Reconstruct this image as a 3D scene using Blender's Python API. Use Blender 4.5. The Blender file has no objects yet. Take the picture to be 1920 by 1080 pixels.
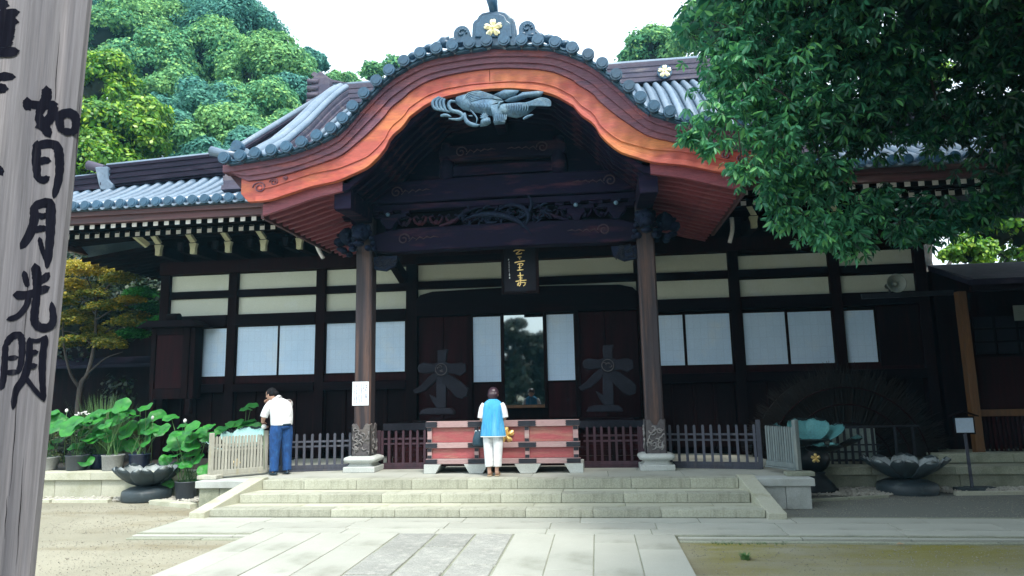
import bpy, bmesh, math, random
import numpy as np
from mathutils import Vector, Matrix
R = math.radians
rnd = random.Random(7)
nr = np.random.default_rng(11)
sc = bpy.context.scene
COL = sc.collection

# ---------------------------------------------------------------- camera, sky, sun, exposure
CAMH = 1.8
FPX = 1280.0
yaw, pitch, roll = math.atan(155/1280*math.cos(.151)), math.atan(195.5/1280), .020
F0 = Vector((-math.sin(yaw)*math.cos(pitch), math.cos(yaw)*math.cos(pitch), math.sin(pitch)))
R0 = Vector((math.cos(yaw), math.sin(yaw), 0)); U0 = R0.cross(F0)
CR = R0*math.cos(roll) - U0*math.sin(roll); CU = U0*math.cos(roll) + R0*math.sin(roll)
cam_d = bpy.data.cameras.new('camera'); cam = bpy.data.objects.new('camera', cam_d); COL.objects.link(cam)
cam_d.sensor_width = 36; cam_d.lens = 36*FPX/1920; cam_d.clip_end = 2000; cam_d.clip_start = .05
cam.matrix_world = Matrix(((CR.x, CU.x, -F0.x, 0), (CR.y, CU.y, -F0.y, 0), (CR.z, CU.z, -F0.z, CAMH), (0, 0, 0, 1)))
sc.camera = cam

SUN_EL, SUN_AZ = R(58), R(-150)      # light from high behind the camera, to the right
w = bpy.data.worlds.new('World'); sc.world = w; w.use_nodes = True
nt = w.node_tree; nt.nodes.clear()
sky = nt.nodes.new('ShaderNodeTexSky'); sky.sky_type = 'NISHITA'; sky.sun_disc = False
sky.sun_elevation = SUN_EL; sky.sun_rotation = R(150); sky.air_density = 1.0; sky.dust_density = 4.0; sky.ozone_density = 1.5
mixw = nt.nodes.new('ShaderNodeMix'); mixw.data_type = 'RGBA'; mixw.inputs[0].default_value = .62
mixw.inputs[7].default_value = (10.2, 11.6, 12.4, 1)      # thin bright overcast
bg = nt.nodes.new('ShaderNodeBackground'); bg.inputs[1].default_value = .15
ow = nt.nodes.new('ShaderNodeOutputWorld')
nt.links.new(sky.outputs[0], mixw.inputs[6]); nt.links.new(mixw.outputs[2], bg.inputs[0]); nt.links.new(bg.outputs[0], ow.inputs[0])
sd = bpy.data.lights.new('sun', 'SUN'); sd.energy = 2.8; sd.angle = R(12); sd.color = (1, .96, .9)
so = bpy.data.objects.new('sun', sd); COL.objects.link(so)
sdir = Vector((math.cos(SUN_EL)*math.cos(R(300)), math.cos(SUN_EL)*math.sin(R(300)), math.sin(SUN_EL)))
so.rotation_euler = (-sdir).to_track_quat('-Z', 'Y').to_euler(); so.location = (6, -8, 20)
vs = sc.view_settings; vs.view_transform = 'Standard'; vs.look = 'None'; vs.exposure = .80; vs.gamma = 1; vs.use_curve_mapping = False

# ---------------------------------------------------------------- helpers
def at(x, y, Y):                     # the point at depth Y seen at photograph pixel (x, y)
    d = F0*FPX + CR*(x-960) - CU*(y-540)
    return Vector((0, 0, CAMH)) + d*(Y/d.y)
def atz(x, y, z):
    d = F0*FPX + CR*(x-960) - CU*(y-540)
    return Vector((0, 0, CAMH)) + d*((z-CAMH)/d.z)

def tag(o, label=None, cat=None, group=None, kind=None):
    if label: o['label'] = label
    if cat: o['category'] = cat
    if group: o['group'] = group
    if kind: o['kind'] = kind
    return o
def thing(name, loc, label, cat, group=None, rz=0):
    o = bpy.data.objects.new(name, None); COL.objects.link(o); o.location = loc; o.rotation_euler = (0, 0, rz)
    o.empty_display_size = .2
    return tag(o, label, cat, group)
def link(name, me, parent=None, loc=None):
    o = bpy.data.objects.new(name, me); COL.objects.link(o)
    if parent is not None: o.parent = parent
    if loc is not None: o.location = loc
    return o
def dup(root, loc, rz=None, label=None, parent=None):
    r = root.copy(); COL.objects.link(r)
    if parent is not None: r.parent = parent
    if loc is not None: r.location = loc
    if rz is not None: r.rotation_euler = (0, 0, rz)
    if label: r['label'] = label
    for ch in list(root.children):
        c = ch.copy(); COL.objects.link(c); c.parent = r
        for g in ch.children:
            d = g.copy(); COL.objects.link(d); d.parent = c
    return r
def rootloc(p):
    v = Vector((0, 0, 0))
    while p is not None:
        v += p.location; p = p.parent
    return v

class B:
    """collects shapes in world coordinates and links them as one mesh object"""
    def __init__(s): s.v = []; s.f = []; s.sm = []
    def add(s, vs_, fs, smooth=False):
        n = len(s.v); s.v += [tuple(v) for v in vs_]; s.f += [tuple(i+n for i in f) for f in fs]; s.sm += [smooth]*len(fs); return s
    def box(s, x0, x1, y0, y1, z0, z1, rz=0, pivot=None):
        vs_ = [Vector((x, y, z)) for z in (z0, z1) for y in (y0, y1) for x in (x0, x1)]
        if rz:
            pv = Vector(pivot) if pivot else Vector(((x0+x1)/2, (y0+y1)/2, 0)); m = Matrix.Rotation(rz, 3, 'Z')
            vs_ = [m @ (v-pv) + pv for v in vs_]
        return s.add(vs_, [(0,2,3,1),(4,5,7,6),(0,1,5,4),(2,6,7,3),(0,4,6,2),(1,3,7,5)])
    def bar(s, a, b, wd, h, up=(0,0,1)):       # straight bar with rectangular section
        a, b = Vector(a), Vector(b); d = (b-a).normalized(); up = Vector(up)
        sd_ = d.cross(up)
        if sd_.length < 1e-4: sd_ = d.cross(Vector((0,1,0)))
        sd_.normalize(); u = sd_.cross(d)
        vs_ = [p + sd_*i*wd/2 + u*j*h/2 for p in (a, b) for j in (-1, 1) for i in (-1, 1)]
        return s.add(vs_, [(0,2,3,1),(4,5,7,6),(0,1,5,4),(2,6,7,3),(0,4,6,2),(1,3,7,5)])
    def prism(s, poly, y0, y1, ax='y'):        # poly in (x,z) extruded in y; ax='x': (y,z) in x; ax='z': (x,y) in z
        P = {'y': lambda a, b, t: (a, t, b), 'x': lambda a, b, t: (t, a, b), 'z': lambda a, b, t: (a, b, t)}[ax]
        n = len(poly); vs_ = [P(a, b, y0) for a, b in poly] + [P(a, b, y1) for a, b in poly]
        fs = [tuple(range(n)), tuple(range(2*n-1, n-1, -1))] + [(i, n+i, n+(i+1) % n, (i+1) % n) for i in range(n)]
        return s.add(vs_, fs)
    def strip(s, A, Bp, y0, y1):               # solid between two polylines (x,z) of equal length, extruded in y
        n = len(A); vs_ = [(a[0], y0, a[1]) for a in A]+[(a[0], y0, a[1]) for a in Bp]+[(a[0], y1, a[1]) for a in A]+[(a[0], y1, a[1]) for a in Bp]
        fs = []
        for i in range(n-1):
            fs += [(i, n+i, n+i+1, i+1), (2*n+i, 2*n+i+1, 3*n+i+1, 3*n+i), (i, i+1, 2*n+i+1, 2*n+i), (n+i, 3*n+i, 3*n+i+1, n+i+1)]
        fs += [(0, 2*n, 3*n, n), (n-1, 2*n-1, 4*n-1, 3*n-1)]
        return s.add(vs_, fs)
    def tube(s, pts, rad, n=8, cap=True, smooth=True, up=None, sx=1.0):
        pts = [Vector(p) for p in pts]; k = len(pts)
        if not hasattr(rad, '__len__'): rad = [rad]*k
        vs_ = []; prev = Vector(up) if up else None
        for i, p in enumerate(pts):
            d = (pts[min(i+1, k-1)]-pts[max(i-1, 0)]).normalized()
            if prev is None: prev = Vector((0, 0, 1)) if abs(d.z) < .9 else Vector((1, 0, 0))
            a = d.cross(prev)
            if a.length < 1e-5: a = d.orthogonal()
            a.normalize(); b = a.cross(d).normalized(); prev = b
            for j in range(n):
                t = 2*math.pi*j/n; vs_.append(p + a*math.cos(t)*rad[i]*sx + b*math.sin(t)*rad[i])
        fs = [(i*n+j, i*n+(j+1) % n, (i+1)*n+(j+1) % n, (i+1)*n+j) for i in range(k-1) for j in range(n)]
        s.add(vs_, fs, smooth)
        if cap:
            m = len(s.v)-k*n
            s.f += [tuple(m+j for j in range(n-1, -1, -1)), tuple(m+(k-1)*n+j for j in range(n))]; s.sm += [False, False]
        return s
    def lathe(s, prof, c=(0,0,0), n=24, smooth=True, sx=1, sy=1):    # prof: (r,z)
        vs_ = [(c[0]+r*math.cos(2*math.pi*j/n)*sx, c[1]+r*math.sin(2*math.pi*j/n)*sy, c[2]+z) for r, z in prof for j in range(n)]
        fs = [(i*n+j, i*n+(j+1) % n, (i+1)*n+(j+1) % n, (i+1)*n+j) for i in range(len(prof)-1) for j in range(n)]
        s.add(vs_, fs, smooth); m = len(s.v)-len(vs_)
        s.f += [tuple(m+j for j in range(n-1, -1, -1)), tuple(m+(len(prof)-1)*n+j for j in range(n))]; s.sm += [False, False]
        return s
    def loft(s, rings, n=16, smooth=True):      # rings: (cx,cy,cz,rx,ry[,tilt about x])
        vs_ = []
        for r_ in rings:
            cx, cy, cz, rx, ry = r_[:5]; tl = r_[5] if len(r_) > 5 else 0
            for j in range(n):
                t = 2*math.pi*j/n; yy = ry*math.sin(t)
                vs_.append((cx+rx*math.cos(t), cy+yy*math.cos(tl), cz+yy*math.sin(tl)))
        fs = [(i*n+j, i*n+(j+1) % n, (i+1)*n+(j+1) % n, (i+1)*n+j) for i in range(len(rings)-1) for j in range(n)]
        s.add(vs_, fs, smooth); m = len(s.v)-len(vs_)
        s.f += [tuple(m+j for j in range(n-1, -1, -1)), tuple(m+(len(rings)-1)*n+j for j in range(n))]; s.sm += [False, False]
        return s
    def blob(s, c, r3, n=12, m=8, rot=None, jit=0):
        vs_ = []
        for i in range(m+1):
            ph = math.pi*i/m
            for j in range(n):
                t = 2*math.pi*j/n; k = 1+(rnd.uniform(-jit, jit) if jit else 0)
                v = Vector((math.sin(ph)*math.cos(t)*r3[0]*k, math.sin(ph)*math.sin(t)*r3[1]*k, math.cos(ph)*r3[2]*k))
                if rot is not None: v = rot @ v
                vs_.append(v+Vector(c))
        fs = [(i*n+j, (i+1)*n+j, (i+1)*n+(j+1) % n, i*n+(j+1) % n) for i in range(m) for j in range(n)]
        return s.add(vs_, fs, True)
    def mesh(s, name, off=(0,0,0)):
        me = bpy.data.meshes.new(name); o = Vector(off)
        me.from_pydata([(v[0]-o.x, v[1]-o.y, v[2]-o.z) for v in s.v], [], s.f)
        me.polygons.foreach_set('use_smooth', s.sm)
        bm = bmesh.new(); bm.from_mesh(me); bmesh.ops.recalc_face_normals(bm, faces=bm.faces); bm.to_mesh(me); bm.free()
        return me
    def build(s, name, mat, parent=None, bevel=0, kind=None, label=None, own=False):
        # own=True gives the mesh its own origin (centre of the shape)
        off = rootloc(parent)
        loc = Vector((0, 0, 0))
        if own:
            a = np.array(s.v); c = Vector((a.min(0)+a.max(0))/2); loc = c-off
            me = s.mesh(name, c)
        else: me = s.mesh(name, off)
        if mat is not None: me.materials.append(mat)
        o = link(name, me, parent, loc)
        if bevel:
            b = o.modifiers.new('bevel', 'BEVEL'); b.width = bevel; b.segments = 2; b.limit_method = 'ANGLE'; b.angle_limit = R(40)
            b.harden_normals = False
        if kind: o['kind'] = kind
        if label: o['label'] = label
        return o

def catmull(pts, k=6):
    P = [np.array(p, float) for p in pts]; P = [2*P[0]-P[1]]+P+[2*P[-1]-P[-2]]; out = []
    for i in range(1, len(P)-2):
        for j in range(k):
            t = j/k; a, b, c, d = P[i-1:i+3]
            out.append(.5*((2*b)+(-a+c)*t+(2*a-5*b+4*c-d)*t*t+(-a+3*b-3*c+d)*t**3))
    out.append(P[-2]); return out

# ---------------------------------------------------------------- materials
def nodes(name):
    m = bpy.data.materials.new(name); m.use_nodes = True; t = m.node_tree; t.nodes.clear()
    o = t.nodes.new('ShaderNodeOutputMaterial'); p = t.nodes.new('ShaderNodeBsdfPrincipled'); t.links.new(p.outputs[0], o.inputs[0])
    return m, t, p
def noise(t, vec, scale, detail=4, rough=.55):
    n = t.nodes.new('ShaderNodeTexNoise'); n.inputs['Scale'].default_value = scale; n.inputs['Detail'].default_value = detail; n.inputs['Roughness'].default_value = rough
    if vec is not None: t.links.new(vec, n.inputs['Vector'])
    return n.outputs['Fac']
def mapped(t, scale=(1,1,1), world=False):
    tc = t.nodes.new('ShaderNodeTexCoord'); mp = t.nodes.new('ShaderNodeMapping'); mp.inputs['Scale'].default_value = scale
    if world:
        g = t.nodes.new('ShaderNodeNewGeometry'); t.links.new(g.outputs['Position'], mp.inputs[0])
    else: t.links.new(tc.outputs['Object'], mp.inputs[0])
    return mp.outputs[0]
def mrange(t, v, a, b, c=0, d=1):
    m = t.nodes.new('ShaderNodeMapRange'); t.links.new(v, m.inputs[0])
    for i, q in enumerate((a, b, c, d)): m.inputs[i+1].default_value = q
    return m.outputs[0]
def mixc(t, f, a, b, mode='MIX'):
    m = t.nodes.new('ShaderNodeMix'); m.data_type = 'RGBA'; m.blend_type = mode
    for sock, q in ((m.inputs[0], f), (m.inputs[6], a), (m.inputs[7], b)):
        if hasattr(q, 'links'): t.links.new(q, sock)
        elif isinstance(q, (int, float)): sock.default_value = q
        else: sock.default_value = (*q[:3], 1)
    return m.outputs[2]
def surf(name, a, b, c=None, scale=2.0, stretch=(1,1,1), fine=30, finemix=.5, rough=.7, bump=.3, bdist=.01, ovar=.15, metal=0, spec=.5,
         cstart=.55, cend=.75, cscale=1.3, cstretch=None, world=False, rrange=.1):
    m, t, p = nodes(name)
    v = mapped(t, stretch, world)
    n1 = noise(t, v, scale, 5); n2 = noise(t, v, fine, 6, .65)
    col = mixc(t, mrange(t, n1, .32, .68), a, b)
    if c is not None:
        v3 = mapped(t, cstretch or stretch, world); n3 = noise(t, v3, cscale, 5, .6)
        col = mixc(t, mrange(t, n3, cstart, cend), col, c)
    dk = mrange(t, n2, .3, .7, 1-finemix, 1+finemix*.35)
    col = mixc(t, 1.0, col, dk, 'MULTIPLY') if False else col
    vm = t.nodes.new('ShaderNodeVectorMath'); vm.operation = 'SCALE'; t.links.new(col, vm.inputs[0]); t.links.new(dk, vm.inputs['Scale'])
    out = vm.outputs[0]
    if ovar:
        oi = t.nodes.new('ShaderNodeObjectInfo'); k = mrange(t, oi.outputs['Random'], 0, 1, 1-ovar, 1+ovar)
        v2 = t.nodes.new('ShaderNodeVectorMath'); v2.operation = 'SCALE'; t.links.new(out, v2.inputs[0]); t.links.new(k, v2.inputs['Scale']); out = v2.outputs[0]
    t.links.new(out, p.inputs['Base Color'])
    t.links.new(mrange(t, n2, .3, .7, max(rough-rrange, .03), min(rough+rrange, 1)), p.inputs['Roughness'])
    p.inputs['Metallic'].default_value = metal; p.inputs['Specular IOR Level'].default_value = spec
    if bump:
        bp = t.nodes.new('ShaderNodeBump'); bp.inputs['Strength'].default_value = bump; bp.inputs['Distance'].default_value = bdist
        t.links.new(n2, bp.inputs['Height']); t.links.new(bp.outputs[0], p.inputs['Normal'])
    return m
def leafmat(name, a, b, c=None, trans=.35, rough=.45, patch=1.2, spec=.5, world=True):
    m = bpy.data.materials.new(name); m.use_nodes = True; t = m.node_tree; t.nodes.clear()
    o = t.nodes.new('ShaderNodeOutputMaterial'); p = t.nodes.new('ShaderNodeBsdfPrincipled'); tr = t.nodes.new('ShaderNodeBsdfTranslucent')
    mx = t.nodes.new('ShaderNodeMixShader'); mx.inputs[0].default_value = trans
    g = t.nodes.new('ShaderNodeNewGeometry')
    v = mapped(t, (1,1,1), world); n1 = noise(t, v, patch, 3)
    col = mixc(t, mrange(t, n1, .35, .65), a, b)
    if c is not None: col = mixc(t, mrange(t, g.outputs['Random Per Island'], .6, 1.0, 0, .8), col, c)
    k = mrange(t, g.outputs['Random Per Island'], 0, 1, .6, 1.3)
    v2 = t.nodes.new('ShaderNodeVectorMath'); v2.operation = 'SCALE'; t.links.new(col, v2.inputs[0]); t.links.new(k, v2.inputs['Scale'])
    t.links.new(v2.outputs[0], p.inputs['Base Color']); t.links.new(v2.outputs[0], tr.inputs[0]); p.inputs['Roughness'].default_value = rough
    p.inputs['Specular IOR Level'].default_value = spec
    t.links.new(p.outputs[0], mx.inputs[1]); t.links.new(tr.outputs[0], mx.inputs[2]); t.links.new(mx.outputs[0], o.inputs[0])
    return m

M = {}
M['dark_v'] = surf('dark_timber_upright', (.0105,.0034,.0044), (.0040,.0016,.0028), (.026,.007,.007), scale=1.5, stretch=(6,6,.6), fine=14, rough=.85, spec=.12, ovar=.25, cstart=.5, cend=.8)
M['dark_h'] = surf('dark_timber_level', (.0060,.0022,.0040), (.0025,.0012,.0032), (.017,.005,.007), scale=1.5, stretch=(.6,6,6), fine=14, rough=.85, spec=.12, ovar=.25, cstart=.5, cend=.8)
M['navy_h'] = surf('flare_blue_beam_wood', (.009,.005,.020), (.004,.004,.022), (.075,.026,.036), scale=1.6, stretch=(.5,4,3), fine=12, rough=.8, spec=.15, cstart=.52, cend=.72, cscale=1.6, ovar=.15)  # navy tint stands in for the blue flare glow under the gable
M['navy_d'] = surf('weathered_carved_wood', (.005,.010,.030), (.010,.018,.045), (.035,.065,.10), scale=4, fine=20, rough=.8, spec=.2, cstart=.6, cend=.85, cscale=6)
M['carve'] = surf('pale_blue_grey_carved_wood', (.13,.24,.33), (.055,.13,.22), (.22,.34,.41), scale=3, fine=25, rough=.65, cscale=5, ovar=.1, bump=.5)
M['pillar'] = surf('pillar_wood', (.045,.034,.040), (.012,.009,.014), (.13,.07,.05), scale=1.2, stretch=(7,7,.35), fine=18, rough=.7, cstart=.5, cend=.72, cscale=1.0, bump=.5)
M['redwood'] = surf('red_brown_panel_wood', (.026,.0035,.0055), (.009,.0016,.0026), None, scale=1.5, stretch=(8,8,.6), fine=14, rough=.8, spec=.15, ovar=.25)
M['fascia'] = surf('eave_fascia_wood', (.115,.040,.045), (.055,.028,.032), (.17,.10,.09), scale=1.2, stretch=(.4,5,8), fine=12, rough=.65)
M['barge'] = surf('orange_gable_board_wood', (.52,.125,.095), (.40,.065,.045), (.66,.22,.075), scale=1.3, stretch=(.6,3,2.2), fine=11, finemix=.28, rough=.6, cscale=.7, cstart=.45, cend=.62, ovar=.05, bump=.4)
M['mould'] = surf('purple_brown_gable_moulding', (.26,.095,.12), (.14,.065,.11), (.42,.12,.11), scale=1.2, stretch=(.5,3,3), fine=14, finemix=.55, rough=.6, ovar=.08)
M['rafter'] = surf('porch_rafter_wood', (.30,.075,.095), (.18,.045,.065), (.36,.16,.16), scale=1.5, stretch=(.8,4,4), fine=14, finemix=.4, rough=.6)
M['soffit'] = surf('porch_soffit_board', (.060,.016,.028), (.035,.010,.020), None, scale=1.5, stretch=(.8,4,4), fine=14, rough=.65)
M['tile'] = surf('blue_grey_roof_tile', (.16,.225,.30), (.105,.165,.235), (.24,.30,.36), scale=1.2, fine=18, finemix=.3, rough=.36, ovar=.14, cscale=2.5, spec=.6, rrange=.12)
M['tile_d'] = surf('blue_roof_tile_end', (.035,.105,.18), (.022,.075,.14), (.07,.15,.21), scale=3, fine=22, finemix=.35, rough=.42, ovar=.2, cscale=4)
M['tile_s'] = surf('stacked_ridge_tile', (.115,.10,.135), (.075,.075,.115), (.20,.18,.19), scale=1.5, stretch=(1,1,4), fine=16, finemix=.35, rough=.7, spec=.2, ovar=.1)
M['white'] = surf('white_painted_wood_end', (.78,.76,.74), (.66,.65,.63), None, scale=4, fine=25, finemix=.15, rough=.6, ovar=.05, bump=.1)
M['wcream'] = surf('cream_painted_wood_end', (.62,.62,.42), (.50,.50,.34), None, scale=4, fine=25, finemix=.2, rough=.6, ovar=.1, bump=.1)
M['plaster'] = surf('cream_plaster', (.58,.62,.53), (.53,.57,.47), (.60,.65,.62), scale=.9, fine=40, finemix=.1, rough=.85, ovar=.06, bump=.15, world=True)
M['paper'] = surf('white_shoji_paper', (.60,.74,.90), (.52,.68,.86), (.62,.74,.84), scale=.6, fine=60, finemix=.06, rough=.8, ovar=.05, bump=.05, world=True)
def paper_mat():
    m = surf('white_shoji_paper', (.58,.73,.88), (.48,.65,.82), (.62,.72,.80), scale=.7, fine=50, finemix=.10, rough=.85, ovar=.08, bump=.05, world=True)
    t = m.node_tree; p = [n for n in t.nodes if n.type == 'BSDF_PRINCIPLED'][0]; src = p.inputs['Base Color'].links[0].from_socket
    g = t.nodes.new('ShaderNodeNewGeometry'); sx = t.nodes.new('ShaderNodeSeparateXYZ'); cb = t.nodes.new('ShaderNodeCombineXYZ'); t.links.new(g.outputs['Position'], sx.inputs[0]); t.links.new(sx.outputs[0], cb.inputs[0]); t.links.new(sx.outputs[2], cb.inputs[1])
    br = t.nodes.new('ShaderNodeTexBrick'); br.offset = 0; br.inputs['Scale'].default_value = 1; br.inputs['Brick Width'].default_value = .155; br.inputs['Row Height'].default_value = .24; br.inputs['Mortar Size'].default_value = .009; br.inputs['Mortar Smooth'].default_value = .3
    br.inputs['Color1'].default_value = (1,1,1,1); br.inputs['Color2'].default_value = (.97,.97,.97,1); br.inputs['Mortar'].default_value = (.91,.92,.93,1); t.links.new(cb.outputs[0], br.inputs[0])
    t.links.new(mixc(t, 1.0, src, br.outputs['Color'], 'MULTIPLY'), p.inputs['Base Color']); return m
M['paper'] = paper_mat()
M['stone'] = surf('pale_step_stone', (.50,.50,.40), (.41,.42,.32), (.30,.30,.19), scale=1.6, fine=55, finemix=.22, rough=.8, ovar=.10, cscale=2.2, cstart=.55, cend=.8, bump=.35, bdist=.004)
M['riser'] = surf('streaked_step_stone', (.44,.45,.36), (.37,.38,.30), (.22,.225,.165), scale=1.6, fine=45, finemix=.3, rough=.85, ovar=.12, cscale=4.0, cstretch=(2.2,1,.5), cstart=.52, cend=.85, bump=.35, bdist=.004)
M['stone_s'] = surf('smooth_paving_stone', (.42,.43,.375), (.35,.36,.31), (.25,.26,.21), scale=1.0, fine=70, finemix=.16, rough=.75, ovar=.07, cscale=1.0, bump=.2, bdist=.003)
M['stone_r'] = surf('rough_paving_stone', (.36,.37,.335), (.27,.28,.255), (.43,.43,.39), scale=2.0, fine=60, finemix=.4, rough=.85, ovar=.12, cscale=9, cstart=.5, cend=.7, bump=.7, bdist=.008)
M['stone_g'] = surf('green_stained_wall_stone', (.33,.35,.27), (.26,.28,.21), (.12,.14,.09), scale=1.5, fine=45, finemix=.3, rough=.9, ovar=.14, cscale=1.6, cstart=.55, cend=.8, bump=.4, bdist=.005)
M['plinth'] = surf('pale_granite', (.50,.53,.50), (.42,.45,.43), (.32,.34,.30), scale=2, fine=70, finemix=.25, rough=.75, ovar=.05, bump=.3, bdist=.004)
M['basin'] = surf('dark_green_grey_basin_stone', (.040,.060,.070), (.026,.040,.048), (.11,.14,.14), scale=3, fine=60, finemix=.4, rough=.55, ovar=.05, cscale=5, cstart=.58, bump=.3)
M['basin_in'] = surf('pale_basin_inside', (.30,.34,.34), (.22,.26,.27), None, scale=3, fine=60, finemix=.3, rough=.5, bump=.2)  # paler copy of the basin stone, standing in for reflected light
M['verdi'] = surf('verdigris_bronze', (.12,.36,.36), (.08,.28,.30), (.04,.16,.19), scale=4, fine=35, finemix=.3, rough=.6, metal=.1, cscale=3, cstart=.58)
M['verdi_p'] = surf('pale_verdigris_bronze', (.42,.68,.64), (.33,.60,.58), None, scale=4, fine=35, finemix=.25, rough=.65, metal=.0)
M['bronze_d'] = surf('dark_bronze', (.008,.013,.017), (.012,.018,.022), None, scale=4, fine=35, finemix=.4, rough=.5, metal=.3)
M['gold'] = surf('gilded_metal', (.85,.63,.25), (.78,.55,.18), None, scale=6, fine=30, finemix=.1, rough=.35, metal=.55, bump=.05)
M['goldw'] = surf('pale_gilt_emblem', (.92,.84,.50), (.88,.80,.52), None, scale=6, fine=30, finemix=.08, rough=.35, metal=.3, bump=.05)
M['box'] = surf('pinkish_box_wood', (.40,.095,.10), (.31,.065,.075), (.38,.19,.14), scale=1.2, stretch=(1.2,4,8), fine=14, finemix=.3, rough=.6, ovar=.12, cscale=1.2, cstart=.48, cend=.7)
M['boxrail'] = surf('pale_pink_rail_wood', (.44,.29,.28), (.38,.24,.24), (.44,.38,.35), scale=1.2, stretch=(1,4,8), fine=16, finemix=.25, rough=.6, ovar=.05)
M['iron'] = surf('black_iron_fitting', (.016,.018,.026), (.028,.030,.042), None, scale=5, fine=30, finemix=.3, rough=.45, metal=.3)
M['fence_l'] = surf('pale_weathered_fence_wood', (.42,.42,.35), (.33,.33,.28), (.40,.36,.20), scale=1.5, stretch=(6,6,.7), fine=18, finemix=.3, rough=.85, ovar=.15, cscale=1.2)
M['fence_d'] = surf('grey_weathered_fence_wood', (.085,.092,.12), (.055,.06,.08), (.13,.12,.12), scale=1.5, stretch=(6,6,.7), fine=18, finemix=.4, rough=.85, ovar=.2)
M['fence_r'] = surf('brown_fence_wood', (.060,.025,.038), (.032,.015,.024), None, scale=1.5, stretch=(6,6,.7), fine=18, finemix=.4, rough=.8, ovar=.2)
M['postw'] = surf('grey_weathered_post_wood', (.25,.245,.265), (.12,.12,.14), (.36,.335,.345), scale=2.0, stretch=(9,9,.22), fine=14, finemix=.42, rough=.8, ovar=0, cscale=1.5, cstart=.48, cend=.7, bump=.5, bdist=.004)
M['ink'] = surf('black_brush_ink', (.006,.007,.014), (.012,.013,.022), (.07,.07,.085), scale=6, stretch=(9,9,.35), fine=26, finemix=.5, rough=.95, spec=.05, cstart=.60, cend=.85, cscale=5, ovar=0, bump=0)
M['ochre'] = surf('ochre_timber', (.13,.06,.018), (.075,.035,.012), None, scale=1.5, stretch=(6,6,.6), fine=14, finemix=.35, rough=.65)
M['paint_black'] = surf('black_lacquer', (.004,.004,.008), (.006,.005,.011), None, scale=3, fine=20, finemix=.2, rough=.6, spec=.2, bump=.05)
M['signw'] = surf('white_sheet', (.74,.78,.80), (.70,.74,.77), None, scale=4, fine=30, finemix=.08, rough=.7, bump=.05)
M['signb'] = surf('pale_blue_sheet', (.50,.62,.74), (.46,.58,.72), None, scale=4, fine=30, finemix=.1, rough=.6, bump=.05)
M['textgrey'] = surf('grey_print', (.04,.06,.14), (.06,.08,.17), None, scale=4, fine=30, finemix=.1, rough=.8, bump=0)
M['horn'] = surf('grey_green_horn', (.22,.25,.22), (.17,.20,.18), None, scale=4, fine=30, finemix=.2, rough=.5, bump=.05)
M['horn_in'] = surf('dark_horn_mouth', (.06,.075,.07), (.04,.05,.05), None, scale=4, fine=30, finemix=.2, rough=.5, bump=.05)
M['emblem'] = surf('grey_weathered_emblem_wood', (.024,.026,.036), (.014,.015,.022), (.038,.041,.05), scale=2, fine=20, finemix=.4, rough=.85, spec=.15)
M['twig'] = surf('dark_twig', (.012,.009,.007), (.007,.006,.005), None, scale=4, fine=20, finemix=.4, rough=.9)
M['bark'] = surf('grey_brown_bark', (.10,.085,.07), (.06,.05,.045), (.16,.15,.13), scale=3, stretch=(3,3,.8), fine=18, finemix=.5, rough=.9, bump=.8, bdist=.02)
M['emblem2'] = surf('grey_brown_carved_shoe', (.12,.11,.11), (.07,.065,.07), (.19,.17,.15), scale=4, fine=24, finemix=.4, rough=.8, spec=.2)
M['plinth2'] = surf('pale_grey_relief', (.26,.25,.24), (.19,.18,.18), None, scale=4, fine=24, finemix=.3, rough=.8, spec=.2)
M['pot_d'] = surf('dark_grey_pot', (.05,.06,.075), (.04,.05,.06), None, scale=3, fine=30, finemix=.25, rough=.45)
M['pot_n'] = surf('navy_pot', (.018,.03,.07), (.015,.025,.06), None, scale=3, fine=30, finemix=.25, rough=.4)
M['pot_l'] = surf('pale_grey_pot', (.36,.37,.36), (.30,.31,.31), None, scale=3, fine=30, finemix=.25, rough=.6)
M['soil'] = surf('wet_soil', (.03,.025,.018), (.02,.018,.014), None, scale=6, fine=30, rough=.8)
M['stem'] = surf('green_stem', (.10,.22,.06), (.07,.16,.05), None, scale=6, fine=20, finemix=.3, rough=.6)
M['petalw'] = surf('white_petal', (.80,.80,.78), (.74,.76,.72), None, scale=6, fine=20, finemix=.1, rough=.6)
M['skin'] = surf('skin', (.56,.34,.25), (.50,.29,.21), None, scale=8, fine=40, finemix=.1, rough=.55, ovar=0, bump=.05)
M['hair_b'] = surf('black_hair', (.006,.006,.008), (.012,.010,.012), None, scale=6, stretch=(8,8,1), fine=30, finemix=.4, rough=.75, spec=.2, ovar=0)
M['hair_p'] = surf('dark_reddish_hair', (.045,.014,.026), (.025,.012,.02), (.12,.04,.06), scale=6, stretch=(8,8,1), fine=30, finemix=.4, rough=.35, ovar=0)
M['tunic'] = surf('sky_blue_cloth', (.07,.42,.74), (.045,.33,.66), (.22,.58,.82), scale=3, stretch=(4,4,.5), fine=9, finemix=.25, rough=.85, ovar=0, cscale=2.5, cstart=.5, bump=.9, bdist=.03)
M['whitecloth'] = surf('white_cloth', (.80,.81,.80), (.70,.73,.76), None, scale=5, fine=13, finemix=.12, rough=.85, ovar=0, bump=.9, bdist=.03)
M['jeans'] = surf('blue_denim', (.014,.085,.28), (.009,.055,.19), (.035,.15,.38), scale=6, stretch=(2,2,1), fine=14, finemix=.4, rough=.9, ovar=0, cscale=5, bump=.9, bdist=.03)
M['shoe'] = surf('dark_shoe', (.02,.05,.08), (.03,.05,.07), None, scale=6, fine=30, rough=.6, ovar=0)
M['sandal'] = surf('beige_sandal', (.42,.32,.20), (.36,.27,.17), None, scale=6, fine=30, finemix=.2, rough=.6, ovar=0)
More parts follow.
